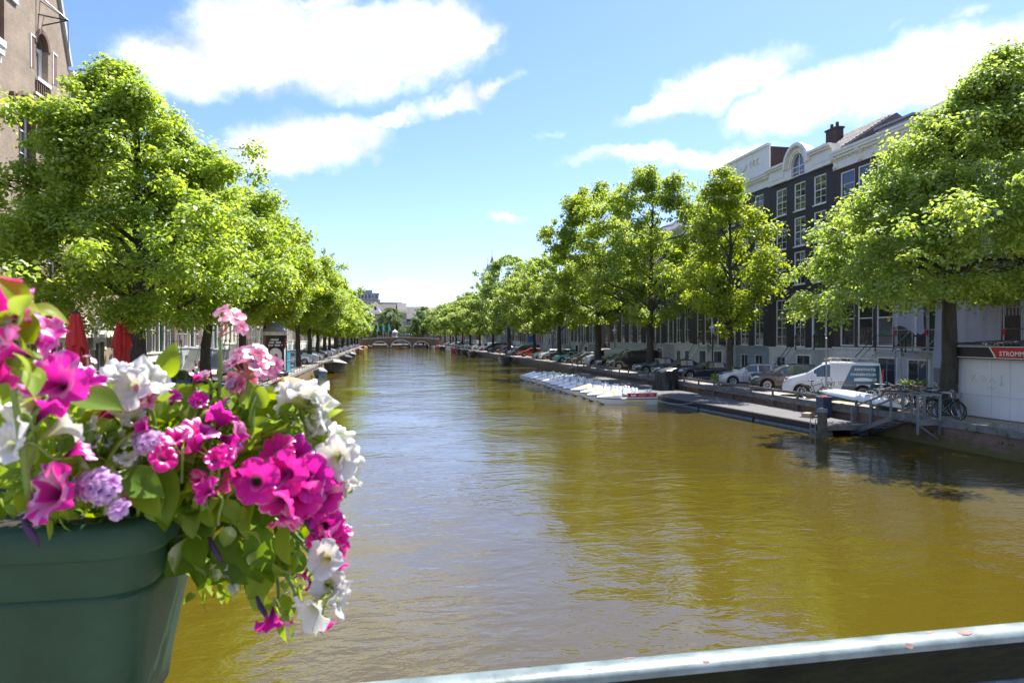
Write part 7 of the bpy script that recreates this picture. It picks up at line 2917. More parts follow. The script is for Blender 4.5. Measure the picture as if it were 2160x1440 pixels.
# four turquoise banners on the far bridge
for i, px in enumerate((783, 796, 808, 820)):
    pX = X_of(px, YB0 + 9)
    lab = ['leftmost', 'second from left', 'third from left', 'rightmost'][i]
    t = thing('banner_flag', 'turquoise banner on a pole at the far bridge, ' + lab, 'flag', (pX, YB0 + 8.5, 4.0), 0, 'turquoise banners at the far bridge')
    MB().tube([(0, 0, -.2), (0, 0, 5.8)], .05, 6).build('pole', MT['white_paint'], t)
    b = MB()
    v = []
    n_ = 8
    for k in range(n_ + 1):
        z = 5.7 - k * .36
        w_ = .15 + .085 * k * (1.0 if i % 2 else .8)
        v += [(0.05, 0, z), (.05 + w_ * .5, .12 * math.sin(k + i), z), (.05 + w_, .15 * math.sin(k * .8 + i + 1), z - .05 * k * (k == n_))]
    f = []
    for k in range(n_):
        for j in range(2):
            f.append((k * 3 + j, k * 3 + 3 + j, k * 3 + 4 + j, k * 3 + 1 + j))
    b.add(v, f)
    b.build('cloth', mat('turquoise_cloth', (.02, .45, .58), .6) if 'turquoise_cloth' not in bpy.data.materials else bpy.data.materials['turquoise_cloth'], t, 60)
# white pavilion kiosk on the bridge
pX = X_of(833, YB0 + 2)
t = thing('bridge_kiosk', 'small white kiosk with pointed roof on the far bridge', 'kiosk', (pX, YB0 + 1.8, 3.9), 0)
MB().lathe([(.95, 0), (.95, 2.3)], 8).build('body', MT['white_paint'], t)
MB().lathe([(1.15, 2.3), (1.1, 2.4), (.5, 2.9), (.12, 3.3), (0, 3.6)], 8).build('roof', MT['light_stone'], t)
for k in range(4):
    a = -math.pi / 2 + (k - 1.5) * math.pi / 4
    MB().box(-.25, .25, -.9, -.885, .9, 2.0).build('window', MT['glass'], t, rot=(0, 0, a + math.pi / 2))
# trees beyond the far bridge
for (px, Y, H_, lab) in ((822, 296, .92, 'round dark green tree beyond the bridge in mid canal line'), (787, 298, .66, 'slim green tree behind the turquoise banners'), (850, 292, .5, 'low bushy tree right of the white bridge kiosk'), (762, 290, .82, 'green tree at the left head of the far bridge'), (893, 292, .98, 'dark green tree at the right head of the far bridge'), (881, 300, .8, 'dark tree behind the right bridge head')):
    place_tree(farB if H_ > .9 else farC, (X_of(px, Y), Y, QZ), lab, px, H_, None, crown_mat=MT['leaf_dark'])

# ---------------------------------------------------------------- people
def person(label, loc, rz, top, legs, skin=(.45, .28, .2), hair=(.05, .035, .02), sit=False, name='person'):
    t = thing(name, label, 'person', loc, rz)
    J = {}
    if not sit:
        pts = {'pel': (0, 0, .95), 'wai': (0, 0, 1.12), 'che': (0, -.01, 1.32), 'nec': (0, .0, 1.47), 'hed': (0, .01, 1.58), 'top': (0, .01, 1.70),
               'shl': (-.18, 0, 1.41), 'ell': (-.24, .03, 1.13), 'wrl': (-.24, -.06, .90), 'hal': (-.24, -.08, .82), 'shr': (.18, 0, 1.41), 'elr': (.24, .03, 1.13), 'wrr': (.23, -.08, .92), 'har': (.22, -.11, .84),
               'hil': (-.1, 0, .9), 'knl': (-.11, -.06, .5), 'anl': (-.11, .02, .1), 'tol': (-.12, -.13, .04), 'hir': (.1, 0, .9), 'knr': (.11, .03, .5), 'anr': (.11, .12, .1), 'tor': (.12, -.02, .04)}
    else:
        pts = {'pel': (0, 0, .50), 'wai': (0, .02, .68), 'che': (0, .03, .90), 'nec': (0, .02, 1.06), 'hed': (0, .0, 1.17), 'top': (0, .0, 1.29),
               'shl': (-.18, .02, 1.0), 'ell': (-.25, -.05, .74), 'wrl': (-.14, -.26, .72), 'hal': (-.1, -.33, .73), 'shr': (.18, .02, 1.0), 'elr': (.25, -.05, .74), 'wrr': (.14, -.26, .72), 'har': (.1, -.33, .73),
               'hil': (-.1, -.03, .48), 'knl': (-.12, -.45, .50), 'anl': (-.12, -.42, .1), 'tol': (-.12, -.57, .04), 'hir': (.1, -.03, .48), 'knr': (.12, -.45, .50), 'anr': (.12, -.42, .1), 'tor': (.12, -.57, .04)}
    rad = {'pel': .15, 'wai': .125, 'che': .15, 'nec': .055, 'hed': .09, 'top': .07, 'shl': .07, 'shr': .07, 'ell': .045, 'elr': .045, 'wrl': .03, 'wrr': .03, 'hal': .035, 'har': .035, 'hil': .095, 'hir': .095, 'knl': .06, 'knr': .06, 'anl': .04, 'anr': .04, 'tol': .035, 'tor': .035}
    names = list(pts)
    E = [('pel', 'wai'), ('wai', 'che'), ('che', 'nec'), ('nec', 'hed'), ('hed', 'top'), ('che', 'shl'), ('shl', 'ell'), ('ell', 'wrl'), ('wrl', 'hal'), ('che', 'shr'), ('shr', 'elr'), ('elr', 'wrr'), ('wrr', 'har'),
         ('pel', 'hil'), ('hil', 'knl'), ('knl', 'anl'), ('anl', 'tol'), ('pel', 'hir'), ('hir', 'knr'), ('knr', 'anr'), ('anr', 'tor')]
    me = bpy.data.meshes.new('body')
    me.from_pydata([pts[n_] for n_ in names], [(names.index(a), names.index(b_)) for a, b_ in E], [])
    o = bpy.data.objects.new('tmp', me)
    sm = o.modifiers.new('s', 'SKIN')
    sd = o.modifiers.new('d', 'SUBSURF')
    sd.levels = 1
    for i, n_ in enumerate(names):
        me.skin_vertices[0].data[i].radius = (rad[n_], rad[n_])
        me.skin_vertices[0].data[i].use_root = (n_ == 'pel')
    ev = eval_mesh(o)
    ev.name = 'body'
    ms = [mat('skin', skin, .5, var=.03), mat('shirt', top, .8), mat('trousers', legs, .8), mat('shoe', (.02, .02, .02), .5), mat('hair', hair, .6)]
    ev.materials.clear()
    for m_ in ms:
        ev.materials.append(m_)
    zw = pts['pel'][2] + .06
    for poly in ev.polygons:
        c = poly.center
        if c.z > pts['nec'][2] + .0:
            k = 4 if (c.z > pts['hed'][2] + .06 or (c.y > .05 and c.z > pts['hed'][2] - .06)) else 0
        elif c.z < .1:
            k = 3
        elif (Vector(c) - Vector(pts['hal'])).length < .11 or (Vector(c) - Vector(pts['har'])).length < .11:
            k = 0
        elif c.z > zw or abs(c.x) > .19:
            k = 1
        else:
            k = 2
        poly.material_index = k
        poly.use_smooth = True
    obj('body', ev, t)
    return t


q = at_x(1086, 26.5)
person('person in a blue jacket walking beside the far right cars', q, 2.5, (.03, .07, .3), (.03, .035, .06))
q = ray(414, 711, 50); q.z = QZ
person('person in white seated at the café behind the grey estate car', (q.x, q.y, QZ), 1.2, (.75, .73, .7), (.05, .05, .07), sit=True)
q = ray(424, 711, 50.6); q.z = QZ
person('person in a pink top standing behind the grey estate car', (q.x, q.y, QZ), 1.0, (.6, .25, .25), (.05, .05, .07), hair=(.3, .2, .1))
q = ray(432, 711, 49.5); q.z = QZ
person('person in a dark top seated behind the grey estate car', (q.x, q.y, QZ), 1.5, (.06, .05, .05), (.05, .05, .07), sit=True)
for i, (px, pc, lab) in enumerate(((778, (.5, .05, .05), 'person in red walking on the left end of the far bridge'), (845, (.1, .2, .5), 'person in blue walking right of the bridge kiosk'), (868, (.7, .7, .7), 'person in white at the right end of the far bridge'))):
    X = X_of(px, YB0 + 1.2)
    person(lab, (X, YB0 + 1.2, top(X)), 1.57 * (1 if i % 2 else -1), pc, (.04, .05, .08))
q = Vector((-8.6, 55.6, QZ))
person('person in white top and red cap beside the bicycle rack by the blue fence', q, .6, (.75, .74, .72), (.03, .04, .08), hair=(.4, .02, .02))
person('person steering the small motor boat in mid canal', (pm_.x + 1.6, pm_.y - 2.7, -.25), R(60) - 1.57, (.05, .05, .06), (.04, .04, .05), sit=True)
for cx_, cy_ in ((414, 50), (432, 49.5)):
    q = ray(cx_, 711, cy_)
    t = thing('cafe_chair', 'dark café chair behind the grey estate car' + (', left one' if cx_ == 414 else ', right one'), 'chair', (q.x, q.y, QZ), 1.3)
    MB().box(-.22, .22, -.25, .2, .36, .40).build('seat', MT['iron'], t)
    MB().box(-.22, .22, .17, .2, .4, .85).build('backrest', MT['iron'], t)
    for (a, b_) in ((-.2, -.23), (.2, -.23), (-.2, .18), (.2, .18)):
        MB().box(a - .015, a + .015, b_ - .015, b_ + .015, 0, .36).build('leg', MT['iron'], t)
# ================================================================ PLANTER WITH FLOWERS ON THE BRIDGE RAIL
CAM_R, CAM_T = Vector((CT, -ST, 0)), Vector((-ST, -CT, 0))
UPV = Vector((0, 0, 1))


def petal_mat(name, inner, mid, outer, rad, transl=.45, vein=None):
    """petal whose own colour runs from the throat to the rim, with fine radial veins"""
    m = bpy.data.materials.new(name)
    m.use_nodes = True
    t = m.node_tree
    t.nodes.clear()
    out = nd(t, 'ShaderNodeOutputMaterial')
    tc = nd(t, 'ShaderNodeTexCoord')
    sep = nd(t, 'ShaderNodeSeparateXYZ')
    t.links.new(tc.outputs['Object'], sep.inputs[0])
    r2 = mth(t, 'SQRT', mth(t, 'ADD', mth(t, 'MULTIPLY', sep.outputs[0], sep.outputs[0]), mth(t, 'MULTIPLY', sep.outputs[1], sep.outputs[1])))
    cr = nd(t, 'ShaderNodeValToRGB')
    e = cr.color_ramp.elements
    e[0].position = .12
    e[0].color = (*inner, 1)
    e[1].position = .95
    e[1].color = (*outer, 1)
    e2 = cr.color_ramp.elements.new(.36)
    e2.color = (*mid, 1)
    t.links.new(mth(t, 'DIVIDE', r2, rad), cr.inputs[0])
    ang = mth(t, 'ARCTAN2', sep.outputs[1], sep.outputs[0])
    wv = mth(t, 'POWER', mth(t, 'ABSOLUTE', mth(t, 'SINE', mth(t, 'MULTIPLY', ang, 12.5))), 6)
    oi = nd(t, 'ShaderNodeObjectInfo')
    dk = tuple(c * .72 for c in outer)
    base = mixc(t, mth(t, 'MULTIPLY', wv, .35 if vein is None else vein), cr.outputs[0], dk)
    hs = nd(t, 'ShaderNodeHueSaturation')
    t.links.new(base, hs.inputs['Color'])
    hv = mth(t, 'MULTIPLY_ADD', oi.outputs['Random'], .035)
    hv.node.inputs[2].default_value = .482
    t.links.new(hv, hs.inputs['Hue'])
    vv = mth(t, 'MULTIPLY_ADD', oi.outputs['Random'], .25)
    vv.node.inputs[2].default_value = .85
    t.links.new(vv, hs.inputs['Value'])
    d = nd(t, 'ShaderNodeBsdfDiffuse')
    t.links.new(hs.outputs[0], d.inputs[0])
    tr = nd(t, 'ShaderNodeBsdfTranslucent')
    t.links.new(hs.outputs[0], tr.inputs[0])
    mx = nd(t, 'ShaderNodeMixShader')
    mx.inputs[0].default_value = transl
    t.links.new(d.outputs[0], mx.inputs[1])
    t.links.new(tr.outputs[0], mx.inputs[2])
    g = nd(t, 'ShaderNodeBsdfGlossy')
    g.inputs['Roughness'].default_value = .45
    fr = nd(t, 'ShaderNodeFresnel')
    fr.inputs[0].default_value = 1.35
    m2 = nd(t, 'ShaderNodeMixShader')
    t.links.new(mth(t, 'MULTIPLY', fr.outputs[0], .3), m2.inputs[0])
    t.links.new(mx.outputs[0], m2.inputs[1])
    t.links.new(g.outputs[0], m2.inputs[2])
    t.links.new(m2.outputs[0], out.inputs[0])
    return m


MT['magenta'] = petal_mat('magenta_petal', (.06, .005, .05), (.66, .010, .29), (.90, .040, .44), .036, .52)
MT['whitep'] = petal_mat('white_petal', (.45, .45, .12), (.66, .64, .52), (.72, .71, .67), .036, .4, .10)
MT['pinkp'] = petal_mat('pink_petal', (.60, .09, .17), (.68, .20, .33), (.72, .33, .45), .011, .45, .15)
MT['lilacp'] = petal_mat('lilac_petal', (.24, .05, .28), (.56, .24, .56), (.80, .58, .82), .0085, .4, .1)
MT['f_leaf'] = leaf_mat('petunia_leaf', (.12, .22, .012), (.26, .37, .02), (.36, .44, .04), .55, 9.0, .4, .18)
MT['f_leaf2'] = leaf_mat('deep_green_leaf', (.06, .145, .009), (.12, .23, .012), (.20, .30, .02), .5, 9.0, .4, .2)
MT['stem'] = mat('green_stem', (.14, .22, .035), .5, var=.2, scale=30)
MT['redstem'] = mat('reddish_stalk', (.40, .17, .09), .5, var=.2, scale=30)
MT['pot'] = mat('dark_green_plastic', (.017, .056, .027), .45, var=.25, scale=7, bump=.0008, bscale=120, col2=(.024, .068, .035), spec=.3, detail=8)
MT['soil'] = mat('potting_soil', (.02, .014, .009), .95, var=.4, scale=40, bump=.01, bscale=60)


def petunia_mesh(seed, rad, mt, tube=1.0, open_=1.0):
    """corolla facing +z: narrow tube, wide five-lobed ruffled limb"""
    g = random.Random(seed)
    na, prof = 50, [(.10, -1.05 * tube), (.12, -.9 * tube), (.15, -.7 * tube), (.20, -.5 * tube), (.30, -.30), (.45, -.15), (.62, -.06), (.80, -.01), (.93, -.02), (1.0, -.06)]
    ph = [g.uniform(0, 6.28) for _ in range(5)]
    amp = [g.uniform(.7, 1.25) for _ in range(5)]
    b = MB()
    for (r, z) in prof:
        k = max(0, (r - .3) / .7)
        for i in range(na):
            a = 2 * math.pi * i / na
            lobe = abs(math.cos(2.5 * a)) ** .5
            rr = r * (1 - k * .20 * (1 - lobe)) * (1 + k * .06 * math.sin(a + ph[0]))
            ruf = k * k * (.11 * math.sin(5 * a * 1.0 + ph[1]) + .10 * math.sin(9 * a + ph[2]) + .055 * math.sin(17 * a + ph[3])) * amp[0] + k * .16 * math.sin(2 * a + ph[4]) * amp[1]
            fold = -k * .07 * (1 - abs(math.cos(2.5 * a))) * amp[2]
            zz = z * (1 if r < .3 else open_) + ruf + fold + k * (1 - open_) * .55
            b.v.append((rr * rad * math.cos(a), rr * rad * math.sin(a), zz * rad))
    for j in range(len(prof) - 1):
        for i in range(na):
            i2 = (i + 1) % na
            b.f.append((j * na + i, j * na + i2, (j + 1) * na + i2, (j + 1) * na + i))
    return b.mesh('flower', mt, 180)


def calyx_mesh(rad):
    b = MB()
    for k in range(5):
        a = 2 * math.pi * k / 5
        d = Vector((math.cos(a), math.sin(a), 0))
        s = Vector((-math.sin(a), math.cos(a), 0))
        p0 = Vector((0, 0, -1.12 * rad))
        b.add([p0 + s * .05 * rad, p0 - s * .05 * rad, p0 + d * .2 * rad - s * .07 * rad + UPV * .2 * rad, p0 + d * .34 * rad + UPV * .55 * rad, p0 + d * .2 * rad + s * .07 * rad + UPV * .2 * rad], [(0, 1, 2, 3, 4)])
    b.lathe([(.0, -1.2 * rad), (.09 * rad, -1.15 * rad), (.11 * rad, -1.0 * rad), (.10 * rad, -.9 * rad)], 8)
    return b.mesh('calyx', MT['f_leaf'])


def leaf_mesh(seed, L, W, mt, curl=.25, lob=0):
    g = random.Random(seed)
    b = MB()
    n = 8
    for i in range(n + 1):
        u = i / n
        w = W / 2 * (math.sin(math.pi * u ** .8) ** .85 + .02)
        y = L * u
        z = curl * L * (u * (1 - u) * .9 - .35 * u * u) 
        for (s, f) in ((-1, 1.0), (-.5, .45), (0, 0), (.5, .45), (1, 1.0)):
            wob = .05 * L * math.sin(u * 7 + s * 2 + seed) * abs(s)
            ww = w * (1 + lob * .25 * math.sin(u * 16 + seed)) if abs(s) == 1 else w
            b.v.append((s * ww, y, z + abs(s) * w * .35 + wob * .5))
    for i in range(n):
        for k in range(4):
            b.f.append((i * 5 + k, i * 5 + k + 1, i * 5 + k + 6, i * 5 + k + 5))
    return b.mesh('leaf', mt, 180)


def lobed_leaf_mesh(seed, R_, mt):
    """round, scalloped pelargonium leaf"""
    b = MB()
    n = 35
    b.v.append((0, .0, 0))
    for ring, f in ((1, .5), (2, 1.0)):
        for k in range(n):
            a = 2 * math.pi * k / n + math.pi / 2
            r = R_ * f * (1 + (.10 * math.cos(7 * a + seed) if ring == 2 else .03 * math.cos(7 * a + seed)))
            notch = 1 - .45 * max(0, math.cos(a + math.pi / 2)) ** 6
            b.v.append((r * notch * math.cos(a), r * notch * math.sin(a) + R_ * .5, R_ * (.12 * f * f + .05 * math.sin(7 * a + seed) * f * f)))
    b.v[0] = (0, R_ * .5, 0)
    for k in range(n):
        k2 = (k + 1) % n
        b.f.append((0, 1 + k, 1 + k2))
        b.f.append((1 + k, 1 + n + k, 1 + n + k2, 1 + k2))
    return b.mesh('leaf', mt, 180)


def face_quat(v):
    d = (CAM_R * v[0] + UPV * v[1] + CAM_T * v[2])
    if d.length < 1e-6:
        d = UPV.copy()
    return d.normalized()


def orient(o, d, roll=0.0):
    q = d.to_track_quat('Z', 'Y')
    o.rotation_mode = 'QUATERNION'
    o.rotation_quaternion = q @ Euler((0, 0, roll)).to_quaternion()


# ---- the planter: rounded trough sitting astride the handrail
def rrect(x0, x1, y0, y1, r, z, n=7):
    out = []
    for (cx, cy, a0) in ((x1 - r, y1 - r, 0), (x0 + r, y1 - r, 90), (x0 + r, y0 + r, 180), (x1 - r, y0 + r, 270)):
        for k in range(n):
            a = R(a0 + 90 * k / (n - 1))
            out.append((cx + r * math.cos(a), cy + r * math.sin(a), z))
    return out


pl = thing('planter', 'dark green plastic trough planter sitting on the bridge handrail', 'planter', (0, 0, 0))
ZT = 4.004
def body_sec(z, d, r):
    return rrect(-1.15 + d, -.246 - d * .55, .786 + d * .7, 1.072 - d * .7, r * .72, z)
secs = []
for (z, d, r) in ((3.742, .078, .05), (3.746, .070, .055), (3.78, .062, .06), (3.84, .044, .062), (3.908, .022, .064), (3.916, .0185, .064), (3.920, .0215, .064), (3.924, .0165, .064), (3.965, .006, .066), (3.972, .004, .066)):
    secs.append(body_sec(z, d, r))
b = loft(secs)
b.build('trough', MT['pot'], pl, 50)
secs = []
for (z, d, r) in ((3.968, .006, .066), (3.966, -.008, .075), (3.969, -.013, .08), (3.985, -.0145, .08), (3.998, -.012, .08), (4.004, -.006, .075), (4.0045, .004, .068), (3.999, .010, .062), (3.975, .011, .062)):
    secs.append(body_sec(z, d, r))
loft(secs, caps=False).build('rim', MT['pot'], pl, 60)
b = MB()
v = body_sec(3.982, .011, .06)
b.add(v, [tuple(range(len(v)))])
b.build('soil', MT['soil'], pl)

RADP = .036
FM, FW = [], []
for k in range(4):
    FM.append(petunia_mesh(k, RADP, MT['magenta'], open_=(1, 1, .8, .55)[k]))
    FW.append(petunia_mesh(k + 10, RADP, MT['whitep'], open_=(1, 1, .8, .6)[k]))
CAL = calyx_mesh(RADP)
pm_t = thing('petunia_plant', 'magenta petunia in bloom spilling over the right end of the planter', 'flower plant', (-.5, .92, 3.982))
pw_t = thing('petunia_plant', 'white petunia in bloom in the planter', 'flower plant', (-.45, .95, 3.982))
pg_t = thing('pelargonium_plant', 'pink pelargonium with tall flower stalks in the planter', 'flower plant', (-.4, .98, 3.982))
pv_t = thing('verbena_plant', 'lilac verbena with small flower clusters in the planter', 'flower plant', (-.55, .88, 3.982))
rng = random.Random(101)


# trailing shoots of the cascade
TS = []
for (pts_, r) in (([(330, 1040, .85), (430, 1085, .84), (530, 1140, .84), (600, 1210, .84), (640, 1290, .83)], .0032), ([(400, 1030, .86), (520, 1060, .84), (620, 1130, .83), (680, 1210, .82), (690, 1270, .82)], .0028), ([(300, 1020, .88), (420, 1120, .88), (470, 1200, .88), (495, 1225, .87)], .0025),
                  ([(420, 940, .86), (560, 900, .86), (640, 870, .86), (690, 860, .86)], .0026), ([(430, 960, .86), (600, 940, .86), (700, 960, .85), (735, 1010, .85)], .0026), ([(480, 1010, .85), (600, 1010, .82), (690, 1060, .82), (715, 1140, .82)], .003), ([(560, 1150, .84), (585, 1230, .83), (583, 1285, .8)], .0022), ([(60, 1050, .62), (40, 900, .55), (20, 760, .5), (30, 680, .5)], .0028)):
    P_ = [ray(*q) for q in pts_]
    sm = []
    for i in range(len(P_) - 1):
        for k in range(5):
            t = k / 5
            p0, p1, p2, p3 = P_[max(0, i - 1)], P_[i], P_[i + 1], P_[min(len(P_) - 1, i + 2)]
            sm.append(.5 * ((2 * p1) + (p2 - p0) * t + (2 * p0 - 5 * p1 + 4 * p2 - p3) * t * t + (3 * p1 - p0 - 3 * p2 + p3) * t ** 3) - pm_t.location)
    sm.append(P_[-1] - pm_t.location)
    TS += [q_ + pm_t.location for q_ in sm[4:]]
    MB().tube(sm, [r * (1.2 - .6 * k / len(sm)) for k in range(len(sm))], 6).build('trailing_stem', MT['stem'], pm_t, 180)


def stem_to(parent, p, d, mt=None, r=.0016, root=None, sag=.02):
    base = p - d * RADP * 1.15
    if root is None and p.x > -.30:
        c_ = sorted(TS, key=lambda q_: (q_ - base).length + (.05 if (q_ - base).length < .02 else 0))
        root = c_[0] if (c_[0] - base).length < .08 else base + Vector((-.012, .045, -.04))
        sag = .004
    root = root or Vector((max(-1.05, min(-.30, p.x - .05 + rng.uniform(-.03, .03))), min(1.03, max(.81, p.y + rng.uniform(-.05, .05))), 3.985))
    mid = base.lerp(root, .5) + Vector((rng.uniform(-.01, .01), rng.uniform(-.01, .01), sag + .25 * max(0, root.z - base.z)))
    q1 = base - d * .02
    pts = []
    for k in range(9):
        t = k / 8
        a = base * (1 - t) ** 3 + q1 * 3 * t * (1 - t) ** 2 + mid * 3 * t * t * (1 - t) + root * t ** 3
        pts.append(a - parent.location)
    MB().tube(pts, [r * (.8 + .5 * k / 8) for k in range(9)], 5, False).build('stem', mt or MT['stem'], parent, 180)


def petunia(kind, px, py, zc, dia, face, var=None):
    p = ray(px, py, zc)
    d = face_quat(face)
    par = pm_t if kind == 'M' else pw_t
    me = (FM if kind == 'M' else FW)[rng.randrange(4) if var is None else var]
    sc = (dia / F * zc) / (2 * RADP * 1.08)
    o = obj('flower', me, par, p - par.location)
    o.scale = (sc, sc, sc)
    orient(o, d, rng.uniform(0, 6.28))
    c = obj('calyx', CAL, o)
    stem_to(par, p, d * sc)


MAG = [(22, 622, .50, 175, (.45, .55, -.5), 0), (80, 662, .53, 135, (.8, .3, -.35), 1), (108, 720, .55, 130, (.75, -.25, -.25), 0), (5, 735, .47, 120, (-.4, .2, .4), 2), (10, 790, .48, 100, (.2, .3, -.4), 2),
       (110, 806, .58, 150, (.1, .25, 1), 0), (75, 785, .60, 120, (-.5, .6, .3), 1), (182, 800, .63, 95, (.6, .5, .1), 2), (95, 862, .57, 80, (.1, .6, -.4), 3), (95, 1040, .62, 150, (-.35, .35, .85), 1),
       (172, 945, .62, 80, (.75, .4, -.35), 3), (425, 905, .72, 100, (.2, .6, .1), 1), (395, 935, .70, 95, (-.5, .4, .2), 2), (470, 880, .75, 80, (.1, .6, -.5), 2), (505, 930, .74, 100, (.75, -.1, -.1), 0),
       (462, 858, .78, 60, (-.2, .5, .2), 3), (480, 1000, .74, 90, (-.75, .2, .4), 2), (535, 1015, .74, 110, (.15, .2, .95), 1), (580, 950, .78, 95, (-.3, .55, .6), 0), (625, 950, .79, 100, (.3, .7, .5), 1),
       (598, 1000, .76, 110, (-.1, .2, .9), 0), (648, 1005, .775, 115, (.25, .3, .85), 1), (690, 1010, .80, 110, (.75, .2, .55), 0), (585, 1068, .75, 110, (-.25, -.5, .75), 2), (632, 1050, .765, 105, (.2, -.2, .9), 1),
       (688, 1052, .79, 100, (.5, -.3, .75), 0), (655, 1092, .785, 85, (.2, -.8, .3), 2), (600, 1100, .76, 80, (.1, -.8, .4), 3), (690, 1108, .80, 85, (.45, .2, .8), 1), (712, 1135, .80, 80, (.8, 0, .5), 2), (672, 1140, .79, 70, (-.3, .1, .8), 2),
       (700, 1165, .80, 75, (.3, -.4, .8), 1), (730, 1118, .81, 40, (.8, .6, 0), 3), (575, 1322, .78, 88, (.05, -1, .1), 0), (690, 1318, .81, 45, (.35, -.85, 0), 3), (718, 1195, .81, 45, (.4, -.7, .2), 3), (415, 795, .8, 40, (.2, .8, -.2), 3), (365, 838, .76, 45, (.3, .6, .3), 3), (420, 845, .76, 45, (.3, .3, .6), 2), (640, 1215, .79, 36, (-.2, -.5, .3), 3), (655, 1238, .79, 36, (.2, -.7, .2), 3)]
WHT = [(50, 765, .60, 120, (0, .8, .1), 1), (20, 775, .57, 90, (-.4, .6, .3), 2), (140, 775, .64, 95, (.2, .8, .2), 0), (160, 790, .66, 80, (.3, .5, -.3), 2), (235, 790, .68, 90, (-.3, .7, .5), 0), (262, 772, .69, 90, (.1, .9, .2), 1),
       (300, 795, .69, 105, (.4, .5, .7), 0), (270, 818, .67, 100, (-.2, .1, .9), 1), (330, 800, .7, 80, (.6, .5, .3), 2), (15, 880, .55, 130, (-.4, -.4, .5), 2), (60, 850, .57, 90, (.2, .7, .2), 1), (140, 895, .60, 110, (.6, .4, -.5), 3), (10, 940, .56, 100, (-.3, .1, .8), 1),
       (598, 835, .82, 85, (-.8, .4, .1), 2), (640, 818, .84, 110, (0, .9, -.1), 0), (672, 838, .85, 105, (.7, .6, .1), 1), (690, 870, .83, 90, (.85, -.1, .1), 0), (610, 812, .86, 85, (-.3, .9, -.1), 1), (675, 905, .83, 60, (.6, -.5, .2), 2),
       (722, 918, .85, 85, (.6, .6, .2), 1), (708, 965, .80, 112, (-.05, .2, 1), 0), (742, 985, .82, 95, (.85, .1, .3), 1), (735, 1030, .84, 65, (.5, -.8, 0), 3), (650, 925, .84, 55, (.2, -.7, .1), 3), (495, 1212, .84, 90, (.8, .0, .1), 2),
       (680, 1178, .765, 95, (-.3, .3, .9), 2), (695, 1235, .79, 85, (.3, .2, .7), 1), (655, 1290, .76, 105, (-.4, -.3, .7), 3), (722, 1272, .80, 95, (.9, .0, .1), 0), (668, 890, .85, 60, (.1, .5, .6), 2), (610, 890, .86, 40, (0, .4, .6), 3), (560, 885, .86, 34, (0, .4, .6), 3)]
g3 = random.Random(17)
for _ in range(15):
    MAG.append((g3.uniform(180, 480), g3.uniform(865, 1045), g3.uniform(.66, .74), g3.uniform(50, 72), (g3.uniform(-.6, .6), g3.uniform(.0, .7), g3.uniform(.3, .9)), None))
for _ in range(12):
    WHT.append((g3.uniform(120, 430), g3.uniform(850, 1000), g3.uniform(.66, .74), g3.uniform(48, 66), (g3.uniform(-.6, .6), g3.uniform(.1, .8), g3.uniform(.3, .9)), None))
for f in MAG:
    petunia('M', *f)
for f in WHT:
    petunia('W', *f)

# ---- pelargonium: clusters of five-petalled florets on stalks
def floret_mesh(R_, mt, n=5, seed=0):
    b = MB()
    g = random.Random(seed)
    for k in range(n):
        a = 2 * math.pi * k / n + .2
        L_ = R_ * g.uniform(.9, 1.1)
        d = Vector((math.cos(a), math.sin(a), 0))
        s = Vector((-math.sin(a), math.cos(a), 0))
        base = len(b.v)
        for i in range(6):
            u = i / 5
            w = L_ * .42 * math.sin(math.pi * min(1, .06 + u * .82)) ** .7
            z = L_ * (.25 * u - .28 * u * u) + g.uniform(-.02, .02) * L_
            for q in (-1, 0, 1):
                b.v.append(tuple(d * (L_ * u) + s * (w * q) + UPV * (z + abs(q) * .08 * L_)))
        for i in range(5):
            for q in range(2):
                b.f.append((base + i * 3 + q, base + i * 3 + q + 1, base + i * 3 + q + 4, base + i * 3 + q + 3))
    return b.mesh('floret', mt, 180)


FL = [floret_mesh(.0112, MT['pinkp'], 5, k) for k in range(3)]
VB = [floret_mesh(.0074, MT['lilacp'], 5, k) for k in range(2)]


def cluster(par, centre, pts, meshes, stalk_from, stalk_mt, ped_mt, sc=1.0, r=.0022):
    c = centre
    root = stalk_from
    n = 10
    mid = root.lerp(c, .55) + Vector((.008, 0, .01))
    b = MB()
    pp = []
    for k in range(n + 1):
        t = k / n
        pp.append((root * (1 - t) ** 2 + mid * 2 * t * (1 - t) + c * t * t) - par.location)
    b.tube(pp, [r * (1.15 - .3 * k / n) for k in range(n + 1)], 7)
    hd = b.build('flower_stalk', stalk_mt, par, 180)
    for (p, d, s) in pts:
        o = obj('floret', meshes[rng.randrange(len(meshes))], par, p - par.location)
        o.scale = (s * sc,) * 3
        orient(o, d, rng.uniform(0, 6))
        MB().tube([c - par.location, c.lerp(p, .6) - d * .004 - par.location, p - d * .002 - par.location], [.0011, .0009, .0008], 5, False).build('pedicel', ped_mt, par, 180)


